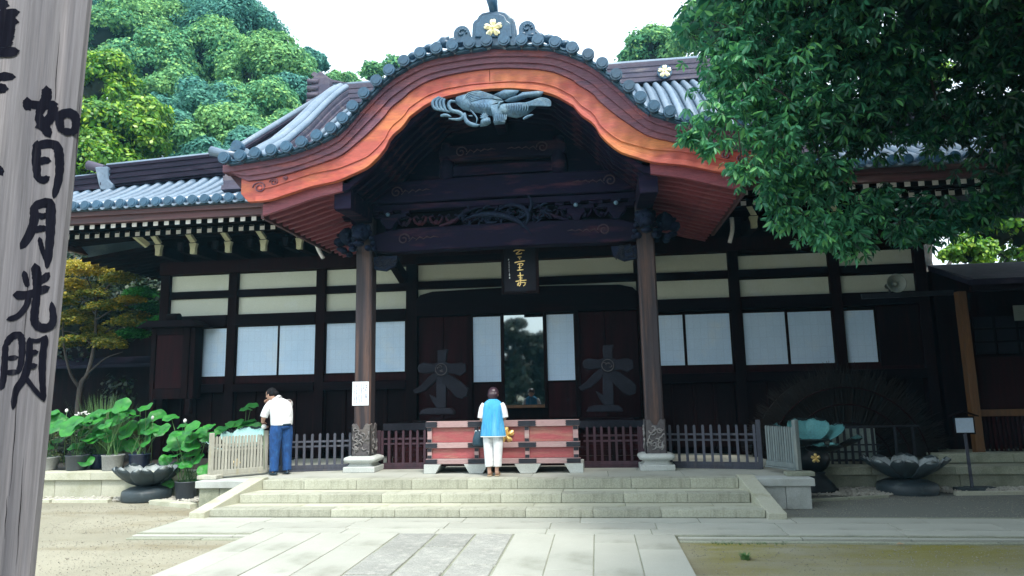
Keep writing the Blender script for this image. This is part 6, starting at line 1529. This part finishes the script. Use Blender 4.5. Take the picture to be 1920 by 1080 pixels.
HT = [(330,40,120,46,'pale hazy tree, topmost behind the tall post','lf_haze2'), (440,65,105,44,'blue-green tree whose top leaves the frame left of the pale sky','lf_haze2'), (225,80,95,40,'small hazy tree right beside the tall post near the top','lf_haze'),
      (400,130,105,40,'grey-green domed tree in the middle of the hillside','lf_haze'), (510,155,98,38,'large round hazy tree left of the hall ridge end','lf_haze'), (290,150,100,37,'hazy domed tree above the bright yellow-green trees','lf_haze'),
      (580,122,32,44,'small tree on the skyline right of the large round tree','lf_haze2'), (485,225,95,33,'tree directly left of the stacked ridge tiles','lf_haze'), (375,235,95,31,'dark hollowed tree right of the yellow-green tree','lf_haze2'),
      (550,255,60,31,'low tree peeping over the curved descending ridge','lf_haze'), (415,285,95,28,'lowest hillside tree above the hip ridge','lf_haze'), (300,70,85,43,'hazy tree crown between the post and the blue-green tree','lf_haze'), (640,165,36,48,'thin tree on the skyline by the ridge end','lf_haze'),
      (300,270,80,27,'low hillside tree just over the wing ridge','lf_haze2'), (400,330,80,26,'lowest tree right above the wing ridge by the gable tip','lf_haze2'), (490,300,70,27,'low tree between the gable tip and the descending ridge','lf_haze2'),
      (60,110,110,40,'hazy tree hidden behind the top of the tall post','lf_haze'), (30,250,100,33,'hazy tree hidden behind the middle of the tall post','lf_haze2'),
      (180,20,80,50,'far hazy tree in the top left corner beside the post','lf_haze2'), (560,200,70,36,'round tree behind the gable edge tiles','lf_haze2'), (330,200,80,34,'mid-slope tree over the yellow-green crown','lf_haze')]
for i, (px_, py_, r_, Y_, lab, mt) in enumerate(HT):
    htree(px_, py_, r_, Y_, lab, mt, 20+i, size=.21 if Y_ > 35 else .18, nl=34000)
htree(185, 160, 78, 25, 'upper yellow-green tree beside the tall post', 'lf_bright', 60, size=.17, nl=14000)
htree(222, 268, 105, 23, 'bright yellow-green tree right above the left roof', 'lf_bright', 61, size=.17, nl=32000)
htree(170, 318, 95, 22, 'dark green tree low beside the tall post above the eave', 'lf_bright', 62, size=.16, nl=8000)
# skyline behind the ridge
htree(700, 140, 28, 52, 'feathery tree top showing over the main ridge, left one', 'lf_haze', 63, size=.28, nl=1500); htree(740, 130, 30, 52, 'feathery tree top showing over the main ridge, right one', 'lf_haze', 64, size=.28, nl=1700)
htree(1225, 95, 58, 40, 'hazy tree behind the main ridge, right of the pale sky', 'lf_haze', 65, size=.22, nl=9000); htree(1330, 60, 75, 36, 'hazy tree half hidden by the big overhanging tree', 'lf_haze', 66, size=.22, nl=9000)
htree(1180, 110, 22, 42, 'small outer bush of the hazy tree on the right skyline', 'lf_haze', 67, size=.2, nl=1500)
htree(1900, 430, 80, 21, 'sunlit green tree glimpsed under the right eave', 'lf_bright', 68, size=.15, nl=9000); htree(1820, 480, 40, 20, 'sunlit bush over the side building roof', 'lf_bright', 69, size=.13, nl=4000)
htree(1700, 190, 90, 34, 'sunlit tree far behind the dark leaves on the right', 'lf_bright', 70, size=.2, nl=8000)
htree(1890, 60, 90, 34, 'sunlit tree far behind, in the top right corner', 'lf_bright', 71, size=.2, nl=6000)
# trees behind the camera, seen in the door glass
for i, (x, y, zt_, r_, lab) in enumerate(((-7.6, -14, 6.2, 1.9, 'dark rounded tree behind the viewer, leftmost of the row facing the hall'), (-5.6, -13, 7.0, 1.7, 'tall slim dark tree behind the viewer, mirrored in the door glass'), (-4.0, -14.5, 6.0, 2.0, 'dense dark tree behind the viewer, mirrored at the right of the door glass'), (-1.2, -14, 6.4, 2.2, 'broad dark tree behind the viewer, right of the mirrored ones'), (2.6, -15, 7.2, 2.6, 'broad dark tree behind the viewer, rightmost of the row facing the hall'))):
    tree(x, y, 0, zt_, r_, lab, 'lf_dark', 9000, .26, 80+i, group='trees facing the hall', lobes=[((x, y, zt_*.3), (r_, r_*.8, zt_*.3)), ((x+.2, y, zt_*.68), (r_*.75, r_*.6, zt_*.3))], n_puff=40)

for i, (x, y, zt_, r_, lab) in enumerate(((7.0, -9, 13, 3.4, 'tall added shade tree behind the viewer on the right, nearest the tree row'), (12.0, -5, 14, 3.8, 'tall added shade tree right of the viewer, second outward'), (15.5, .5, 14, 3.8, 'tall added shade tree far right of the viewer'), (17.5, 6.5, 13, 3.6, 'tall added shade tree right of the side building'), (12.5, -13, 14, 4.0, 'tall added shade tree behind the viewer at the far right corner'), (3.2, -7.5, 11, 2.4, 'slim added shade tree behind the viewer just right of the path'))):  # unseen trees, added to block sky light from the right side
    t_ = tree(x, y, 0, zt_, r_, lab, 'lf_dark', 15000, .42, 180+i, group='unseen trees added to shade the right side', lobes=[((x, y, zt_*.25), (r_, r_, zt_*.25)), ((x+.2, y, zt_*.68), (r_*.85, r_*.85, zt_*.3))], n_puff=44)

# --- maple left of the hall
rg_ = np.random.default_rng(5)
mb = at(150, 738, 17.6)
t = thing('maple_tree', (mb.x, 17.6, .4), 'maple turning orange and yellow-green under the left eave', 'tree')
MY = 17.6
def MP(x, y, dy=0): p = at(x, y, MY+dy); return (p.x, p.y, p.z)
b = B(); b.tube(catmull([(mb.x, MY, .3), MP(150, 730), MP(165, 700), MP(178, 640), MP(180, 590), MP(185, 540)], 4), list(np.linspace(.085, .02, 21)), 8)
b.tube(catmull([MP(150, 728), MP(132, 700, -.2), MP(120, 650, -.3), MP(118, 600, -.3)], 4), list(np.linspace(.05, .015, 13)), 6)
for (x0, y0, x1, y1, dy) in ((178,640,250,600,.5),(180,600,260,570,-.5),(180,590,120,540,.3),(165,700,230,660,-.6),(185,560,230,520,.4),(178,650,115,620,.5),(182,570,150,500,-.4)):
    b.tube(catmull([MP(x0, y0), MP((x0+x1)/2, (y0+y1)/2-8, dy*.6), MP(x1, y1, dy)], 4), list(np.linspace(.028, .008, 9)), 5)
b.build('trunk', M['bark'], t)
layers = [(150,500,50,'o'),(190,498,34,'o'),(130,525,40,'o'),(225,520,38,'m'),(175,540,45,'m'),(265,545,36,'g'),(280,575,30,'g'),(120,560,40,'m'),(200,575,42,'m'),(150,590,40,'m'),(245,595,40,'m'),(185,620,42,'m'),(130,640,30,'m'),(255,625,38,'g'),(215,640,36,'m'),(110,600,36,'m'),(290,600,24,'g'),(240,560,30,'o')]
pk = {'o': [], 'm': [], 'g': []}
for (x, y, r_, k_) in layers:
    for q in range(5):
        dy = rg_.uniform(-1.0, 1.2); c_ = np.array(MP(x+rg_.uniform(-14, 14), y+rg_.uniform(-8, 8), dy)); n = 620; ra = r_*MY/FPX*rg_.uniform(.6, 1.0)
        u = unit(n, rg_)*np.sqrt(rg_.random(n))[:, None]*np.array([ra, ra*.9, ra*.22]); u[:, 2] -= (u[:, 0]**2+u[:, 1]**2)*.25/ra; pk[k_].append(c_+u)
off = np.array(rootloc(t))
for k_, mt in (('o', 'lf_orange'), ('m', 'lf_maple'), ('g', 'lf_green')):
    P = np.concatenate(pk[k_]); Nn = unit(len(P), rg_)*.7+np.array([0, -.2, 1]); leafmesh('crown', P-off, Nn, rg_.uniform(.05, .10, len(P)), M[mt], t, asp=.75, seed=3)
# dark evergreen hedge behind the left garden
for i, (x, y, z, r_, zt_) in enumerate(((-15.5, 20.8, .4, 2.2, 7.0), (-17.6, 20.5, .4, 2.2, 6.8), (-13.2, 21.2, .4, 2.0, 7.0), (-20.2, 20.6, .4, 2.2, 6.8))):
    tree(x, y, z, zt_, r_, ('dark evergreen right behind the maple trunk', 'dark evergreen left of the maple trunk', 'dark evergreen beside the shed and hall corner', 'dark evergreen hidden by the tall post')[i], 'lf_dark', 11000, .14, 90+i, group='dark evergreens behind the maple')
def bush(cx_, cy_, zg, rx, rz_, label, mat, n, size, seed, cat='shrub'):
    rg2 = np.random.default_rng(seed); t = thing('shrub', (cx_, cy_, zg), label, cat)
    P, Nn = crown((cx_, cy_, zg+rz_*.9), (rx, rx*.8, rz_), 20, n, size, rg2); P = P[P[:, 2] > zg]; Nn = Nn[:len(P)]
    leafmesh('foliage', P-np.array((cx_, cy_, zg)), Nn, size, M[mat], t, seed=seed)
    b = B(); core(b, (cx_, cy_, zg+rz_*.9), (rx, rx*.8, rz_), rg2, 3); b.build('crown_shade_core', M['coredark'], t)
    b = B(); b.tube([(cx_, cy_, zg-.1), (cx_, cy_, zg+rz_)], [.05, .02], 6); b.build('stem', M['bark'], t); return t
p = at(125, 775, 15.0); bush(p.x, 15.0, .4, .75, .42, 'rounded olive green shrub at the foot of the maple, left of the grass clump', 'lf_dim', 5000, .06, 41)
p = at(228, 765, 15.2); bush(p.x, 15.2, .4, .65, .55, 'low dark green shrub right of the grass clump', 'lf_dim', 4000, .06, 42)
# tall grass clump
def blades(name, cx_, cy_, zg, n, h, spread, mat, parent, lean=.35):
    b = B()
    for k in range(n):
        a = rnd.uniform(0, 6.28); r_ = rnd.uniform(0, spread); x, y = cx_+r_*math.cos(a), cy_+r_*math.sin(a); hh = h*rnd.uniform(.6, 1.05); l_ = lean*rnd.uniform(0, 1)*hh; w_ = .008
        P = [(x, y, zg), (x+l_*.3*math.cos(a), y+l_*.3*math.sin(a), zg+hh*.55), (x+l_*math.cos(a), y+l_*math.sin(a), zg+hh)]
        sx_, sy_ = -math.sin(a)*w_, math.cos(a)*w_
        b.add([(P[0][0]-sx_, P[0][1]-sy_, P[0][2]), (P[0][0]+sx_, P[0][1]+sy_, P[0][2]), (P[1][0]+sx_, P[1][1]+sy_, P[1][2]), (P[1][0]-sx_, P[1][1]-sy_, P[1][2]), P[2]], [(0,1,2,3), (3,2,4)])
    return b.build(name, M[mat], parent)
p = at(195, 800, 14.2); t = thing('grass_clump', (p.x, 14.2, .4), 'tall clump of thin dark green grass behind the potted lotuses', 'grass'); blades('blades', p.x, 14.2, .4, 420, 1.55, .42, 'lf_dark2' if 'lf_dark2' in M else 'stem', t)
# --- potted lotuses
def lotus(px_, py_, Y, zg, potr, poth, potmat, n, label, leaves=None, hmin=.35, hmax=1.0, spr=.42, seed=0, lr=(.11, .19)):
    rr = random.Random(seed); p = at(px_, py_, Y); x, y = p.x, Y
    t = thing('potted_lotus', (x, y, zg), label, 'potted plant', 'lotus plants in pots')
    b = B(); b.lathe([(potr*.82, 0), (potr*.88, .02), (potr, poth*.92), (potr*1.06, poth*.95), (potr*1.06, poth), (potr*.95, poth), (potr*.93, poth*.85), (.01, poth*.85)], (x, y, zg), 28); b.build('pot', M[potmat], t)
    b = B(); b.lathe([(potr*.93, poth*.87), (.01, poth*.87)], (x, y, zg), 20); b.build('soil', M['soil'], t)
    st = B(); specs = []
    if leaves: specs = [(at(a, c, Y+rr.uniform(-.25, .15)), s*Y/FPX/2*1.05, tl, rr.uniform(0, 6.28)) for a, c, s, tl in leaves]
    for k in range(n):
        a = rr.uniform(0, 6.28); q = spr*math.sqrt(rr.random()); h = rr.uniform(hmin, hmax)
        specs.append((Vector((x+q*math.cos(a), y+q*.8*math.sin(a), zg+poth*.8+h)), rr.uniform(*lr), rr.uniform(.1, .7), a))
    for (c_, r_, tl, a) in specs:
        m3 = Matrix.Rotation(rr.uniform(-.6, .6), 3, 'Z') @ Matrix.Rotation(tl, 3, 'X') @ Matrix.Rotation(rr.uniform(-.25, .25), 3, 'Y')
        n_ = 22; ph_ = rr.uniform(0, 6.28); rings = [(0, 0), (.35, .035), (.7, .045), (1.0, .02)]
        V = [c_+m3 @ Vector((0, 0, -.02*r_/.15))]
        cup = rr.uniform(-.06, .10)
        for (f_, dz) in rings[1:]:
            for j in range(n_):
                th = 2*math.pi*j/n_; wv = f_**2*(.16*math.sin(2*th+ph_)+.09*math.sin(5*th+ph_*2)); rad_ = r_*f_*(1+(.05*math.sin(3*th+ph_) if f_ == 1 else 0))
                V.append(c_+m3 @ Vector((rad_*math.cos(th), rad_*math.sin(th), r_*(dz*2+wv+cup*f_))))
        F_ = [(0, 1+j, 1+(j+1) % n_) for j in range(n_)]+[(1+i*n_+j, 1+(i+1)*n_+j, 1+(i+1)*n_+(j+1) % n_, 1+i*n_+(j+1) % n_) for i in range(2) for j in range(n_)]
        b = B(); b.add(V, F_, True); b.build('leaf', M['lf_lotus'], t)
        base = Vector((x+rr.uniform(-.6, .6)*potr, y+rr.uniform(-.6, .6)*potr, zg+poth*.85)); st.tube(catmull([base, base.lerp(c_, .5)+Vector((0, 0, .05)), c_], 3), .006, 5, cap=False)
    st.build('stems', M['stem'], t, kind='stuff'); return t
Lz = .425
lotus(88, 860, 13.0, Lz, .22, .26, 'pot_l', 7, 'potted lotus in a pale bowl, half behind the tall post', [(100,800,36,.7),(85,840,30,.5)], seed=1)
lotus(145, 860, 12.95, Lz, .21, .30, 'pot_d', 9, 'potted lotus with wide leaves in a dark pot, next to the tall post', [(110,790,36,1.0),(137,796,44,.8),(158,812,22,.6),(143,838,30,.4),(160,865,30,.6)], seed=2)
lotus(183, 855, 13.25, Lz, .14, .28, 'pot_n', 4, 'potted lotus in a narrow navy pot', [(185,798,28,.9),(192,812,34,.6)], seed=3)
lotus(212, 855, 12.9, Lz, .20, .30, 'pot_l', 6, 'potted lotus in a pale grey pot, tallest leaf of all', [(228,762,36,.9),(212,790,28,.7),(197,797,26,.5),(178,826,26,.4),(205,822,26,.5)], seed=4)
lotus(262, 860, 13.1, Lz, .20, .30, 'pot_n', 8, 'potted lotus in a dark pot behind the stone basin', [(240,802,36,.8),(270,800,34,1.1),(292,808,30,.7),(308,806,26,.9),(224,835,26,1.1),(247,836,26,1.2),(240,812,34,.6),(277,825,30,1.0)], seed=5)
lotus(350, 905, 12.35, -.05, .20, .33, 'pot_d', 12, 'potted lotus in a dark pot on the gravel by the porch corner', [(321,783,30,.35),(333,823,38,1.1),(362,803,32,.8),(388,818,32,.6),(316,838,24,.8),(358,835,34,.7),(310,862,24,.9),(372,860,26,.8),(381,882,22,1.0),(315,907,22,1.2),(368,905,20,1.2),(342,800,20,.4),(393,800,22,.4)], hmin=.3, hmax=.95, spr=.38, seed=6)
lotus(450, 880, 13.9, .40, .2, .3, 'pot_n', 3, 'potted lotus with dark leaves behind the left corner fence', [(425,800,30,.5),(440,793,34,.4),(462,797,36,.4),(480,806,30,.9),(415,806,24,.6)], seed=7)
# lotus buds
for i, (x, y, Y, lab) in enumerate(((263,768,13.1,'small white lotus bud, topmost of the pair over the dark pot'), (286,783,13.1,'single white lotus bud right of the bud pair'), (495,800,12.2,'white lotus bud by the man\'s hand'), (125,770,13.1,'thin bud standing over the leftmost lotuses'), (347,789,12.4,'pale bud over the gravel-side lotus'))):
    q = at(x, y, Y); t = thing('lotus_bud', (q.x, Y, .45), lab, 'flower'); b = B(); b.blob(q, (.03, .03, .04) if i != 2 else (.05, .045, .045), 10, 8)
    b.build('bud', M['petalw'], t); b = B(); b.tube([(q.x+.03, Y, .5), (q.x, Y, q.z-.02)], .005, 5); b.build('stem', M['stem'], t)
q = at(158, 785, 13.6); t = thing('flowering_shrub', (q.x, 13.6, .4), 'small shrub with white flower heads among the lotuses', 'flower'); b = B()
for (x, y) in ((150,775),(158,773),(165,776),(143,784),(165,788),(170,786),(162,792),(172,792),(146,778),(168,795)):
    c_ = at(x, y, 13.6)
    for k in range(8): b.blob((c_.x+rnd.uniform(-.04, .04), 13.6+rnd.uniform(-.04, .04), c_.z+rnd.uniform(-.02, .02)), (.018, .018, .012), 6, 4)
b.build('blossom', M['petalw'], t)
P = np.array([[q.x, 13.65, .9]])+np.random.default_rng(3).normal(size=(900, 3))*np.array([.17, .14, .17]); leafmesh('foliage', P-np.array(rootloc(t)), unit(900, nr)+np.array([0, 0, .5]), .07, M['lf_dark'], t, seed=4)
# small plants on the ground
q = atz(1398, 1049, -.05); t = thing('grass_tuft', (q.x, q.y, -.05), 'small bright green tuft on the mossy ground right of the path', 'grass'); blades('blades', q.x, q.y, -.05, 60, .07, .05, 'stem', t, 1.2)
rr_ = random.Random(4); b = B()
for k in range(60):
    q = atz(rnd.uniform(1335, 1480), rnd.uniform(1016, 1021), -.05); b2 = B()
    for j in range(5): a = rnd.uniform(0, 6.28); b.add([(q.x, q.y, -.06), (q.x+.004, q.y, -.06), (q.x+.02*math.cos(a), q.y+.02*math.sin(a), -.05+rnd.uniform(.01, .03))], [(0,1,2)])
o = b.build('grass_fringe', M['stem'], kind='stuff')
for i, (x, y) in enumerate(((1688, 1022),)):
    q = atz(x, y, -.05); b = B(); b.add([(q.x-.05, q.y, -.045), (q.x, q.y-.02, -.035), (q.x+.05, q.y, -.04), (q.x, q.y+.025, -.02)], [(0,1,2,3)]); tag(b.build('fallen_leaf', M['sandal']), 'pale fallen leaf on the mossy ground near the kerb', 'leaf')

# --- the big overhanging tree on the right
rg_ = np.random.default_rng(77)
bt = thing('overhanging_tree', (7.3, 8.6, -.05), 'big dark tree with hanging palmate leaves over the right side of the roof', 'tree')
lob = [(1390,60,7.6,.56),(1345,130,7.4,.34),(1350,215,7.2,.32),(1290,243,7.1,.13),(1325,262,7.1,.13),(1390,310,7.2,.20),(1430,160,7.5,.55),(1500,60,7.9,.8),(1450,270,7.4,.36),(1500,210,7.7,.6),(1600,90,8.2,.8),(1590,220,8.0,.55),
       (1540,330,7.8,.34),(1560,420,7.7,.26),(1610,390,7.9,.25),(1650,200,8.3,.5),(1690,425,8.0,.17),(1700,120,8.4,.5),(1760,220,8.3,.42),(1770,50,8.6,.36),(1850,120,8.2,.6),(1880,240,8.2,.5),(1850,370,8.0,.22),(1895,340,8.0,.30),(1720,385,8.2,.20),
       (1300,40,8.2,.25),(1420,-120,7.6,.9),(1600,-150,8.0,1.2),(1800,-120,8.2,1.2),(1950,40,8.0,1.1),(2010,250,8.0,.8),(1500,320,7.7,.3),(1480,385,7.6,.22),(1530,420,7.6,.2),(1600,440,7.8,.20),(1740,420,8.0,.18),(1650,365,8.0,.22),(1760,395,8.1,.22),(1820,395,8.0,.2),(1450,345,7.5,.2),(1400,110,7.8,.5),(1700,-400,7.5,1.6),(1500,-350,7.2,1.2),(1950,-300,7.0,1.5)]
LP = []; LT = []; LS = []; SN = []
over = [((6.2,8.2,9.2),1.6),((4.6,8.0,9.6),1.3),((8.5,9.2,8.0),1.7),((10.2,9.0,6.2),1.6),((12.5,13.5,4.5),1.6),((13,6,3),1.6),((5.0,1.5,6.5),1.5),((7.5,1.0,6.0),1.6),((9.5,2.5,5.5),1.6),((11.5,3.5,4.5),1.6),((11.8,7.5,4.5),1.6),((3.2,3.2,7.4),1.1),((12.3,9.6,3.2),1.4),((4.2,5.2,6.6),1.3),((6.2,5.0,6.4),1.5),((5.4,6.6,7.8),1.6),((7.6,6.6,6.8),1.7),((3.4,6.8,7.7),1.1),((8.6,4.4,6.0),1.6),((6.8,3.2,6.2),1.5),((9.6,7.6,5.6),1.6),((9.4,10.4,6.4),1.8),((4.8,3.6,6.8),1.2),((10.6,5.6,5.0),1.5),((7.4,10.6,8.6),1.6),((10.8,11.4,4.6),1.4)]  # unseen canopy lobes, added overhead to shade the right side
def inframe(c): return True
bases = []
for (x, y, Y, r_) in lob+[(None, c3, None, r3) for c3, r3 in over]:
    c_ = np.array(at(x, y, Y)) if x is not None else np.array(y); big_ = x is None
    vol = r_**2; n = int(900*vol**.95)+18
    if big_ or y < -100: n = int(n*.42)
    elif x < 1470 and y < 320: n = int(n*.62)
    dd_ = unit(n, rg_); wob = 1+.30*np.sin(dd_[:, 0]*5+Y*9 if Y else dd_[:, 0]*5)*np.cos(dd_[:, 2]*6+r_*20)+.16*rg_.normal(size=n); d = dd_*(rg_.random(n)**.5*wob)[:, None]*r_; d[:, 1] *= 1.1; d[:, 2] -= .10*rg_.random(n); P = c_+d
    bases.append((c_, P))
    for p in P:
        out = (p-c_); tipd = np.array([out[0]*.6, out[1]*.6, -.35])+rg_.normal(size=3)*.22; k = rg_.integers(5, 8); az0 = rg_.uniform(0, 6.28); ln = rg_.uniform(.10, .17)*(2.4 if big_ or y < -100 else 1)
        ax = np.array([0, 0, 1.0])*.8+rg_.normal(size=3)*.35; ax /= np.linalg.norm(ax); e1 = np.cross(ax, [.3, .9, .1]); e1 /= np.linalg.norm(e1); e2 = np.cross(ax, e1)
        for j in range(k):
            a = az0+(j-(k-1)/2)*.85; dr = e1*math.cos(a)+e2*math.sin(a); dr = dr*.75-ax*rg_.uniform(.35, .95)+rg_.normal(size=3)*.08; dr /= np.linalg.norm(dr)
            nn = ax*.8+dr*.3+rg_.normal(size=3)*.2; LP.append(p); LT.append(dr); SN.append(nn); LS.append(ln*(1-.25*abs(j-(k-1)/2)/(k/2)))
LP = np.array(LP); LT = np.array(LT); SN = np.array(SN); LS = np.array(LS)[:, None]
SN -= (SN*LT).sum(1, keepdims=True)*LT; SN /= np.linalg.norm(SN, axis=1, keepdims=True); Wd_ = .145
# left-hand leaves get a paler colour: flare brightness put into the material
flare_lit = (LP[:, 0]+.35*np.sin(LP[:, 2]*3)+rg_.normal(size=len(LP))*.45 < 3.0) & (LP[:, 2] < 8.2)
def palmate(sel, name, mat):
    P_, T_, N_, S_ = LP[sel], LT[sel], SN[sel], LS[sel]; D_ = np.cross(N_, T_); n = len(P_)
    v = [P_+T_*S_*.08, P_+T_*S_*.45+D_*S_*Wd_+N_*S_*.03, P_+T_*S_*.75+D_*S_*Wd_*.8, P_+T_*S_-N_*S_*.12, P_+T_*S_*.75-D_*S_*Wd_*.8, P_+T_*S_*.45-D_*S_*Wd_+N_*S_*.03, P_+T_*S_*.55-N_*S_*.05]
    V = np.stack(v, 1).reshape(-1, 3)-np.array(rootloc(bt)); tri = np.array([(0,1,6),(1,2,6),(2,3,6),(3,4,6),(4,5,6),(5,0,6)])
    idx = (np.arange(n)[:, None, None]*7+tri[None]).reshape(-1, 3).astype(np.int32); nf = len(idx)
    me = bpy.data.meshes.new(name); me.vertices.add(len(V)); me.vertices.foreach_set('co', V.astype(np.float32).ravel()); me.loops.add(3*nf); me.loops.foreach_set('vertex_index', idx.ravel()); me.polygons.add(nf)
    me.polygons.foreach_set('loop_start', np.arange(0, 3*nf, 3, dtype=np.int32)); me.polygons.foreach_set('loop_total', np.full(nf, 3, np.int32)); me.polygons.foreach_set('use_smooth', np.ones(nf, bool)); me.update(calc_edges=True); me.materials.append(M[mat])
    link(name, me, bt)
M['lf_flare'] = leafmat('flare_pale_leaflet', (.075,.32,.16), (.030,.17,.10), (.15,.40,.10), trans=.35, patch=.8, rough=.42, spec=.45)
palmate(flare_lit, 'flare_pale_foliage', 'lf_flare'); palmate(~flare_lit, 'crown', 'lf_chest')
b = B(); tr0 = Vector((7.6, 8.8, -.1)); b.tube(catmull([tr0, (7.5, 8.7, 2.2), (7.1, 8.6, 4.2), (6.7, 8.5, 5.6), (6.2, 8.4, 7.4)], 5), list(np.linspace(.30, .12, 21)), 12); b.build('trunk', M['bark'], bt)
b = B(); hub = [Vector((7.0, 8.6, 4.8)), Vector((6.6, 8.5, 6.0)), Vector((6.2, 8.4, 7.2))]
nodes_ = [(q, .10) for q in hub]; todo = sorted([(min((Vector(c_)-q).length for q in hub), i) for i, (c_, P) in enumerate(bases)])
for _, i in todo:
    c_, P = bases[i]; c_ = Vector(c_); q, r0_ = min(nodes_, key=lambda t_: (t_[0]-c_).length); r1_ = max(r0_*.72, .012)
    mid = q.lerp(c_, .5)+Vector((rnd.uniform(-.1, .1), rnd.uniform(-.1, .1), .12*(q-c_).length+rnd.uniform(-.08, .12)))
    b.tube(catmull([q, mid, c_], 5), list(np.linspace(r0_*.7, r1_*.6, 11)), 6, cap=False); nodes_.append((c_, r1_))
    for p in P[:max(5, len(P)//8)]: p = Vector(p); b.tube([c_, c_.lerp(p, .55)+Vector((0, 0, .05)), p], [.010, .006, .002], 4, cap=False)
b.build('branches', M['bark'], bt)

# --- thin summer haze in the air
b = B(); b.box(-110, 110, -30, 100, -3.0, 60)
hm = bpy.data.materials.new('summer_haze'); hm.use_nodes = True; t_ = hm.node_tree; t_.nodes.clear(); o_ = t_.nodes.new('ShaderNodeOutputMaterial'); pv = t_.nodes.new('ShaderNodeVolumePrincipled')
pv.inputs['Color'].default_value = (.28, .74, 1.0, 1); pv.inputs['Density'].default_value = .0007; pv.inputs['Anisotropy'].default_value = .2; t_.links.new(pv.outputs[0], o_.inputs['Volume'])
hz_ = b.build('haze', hm, kind='stuff')
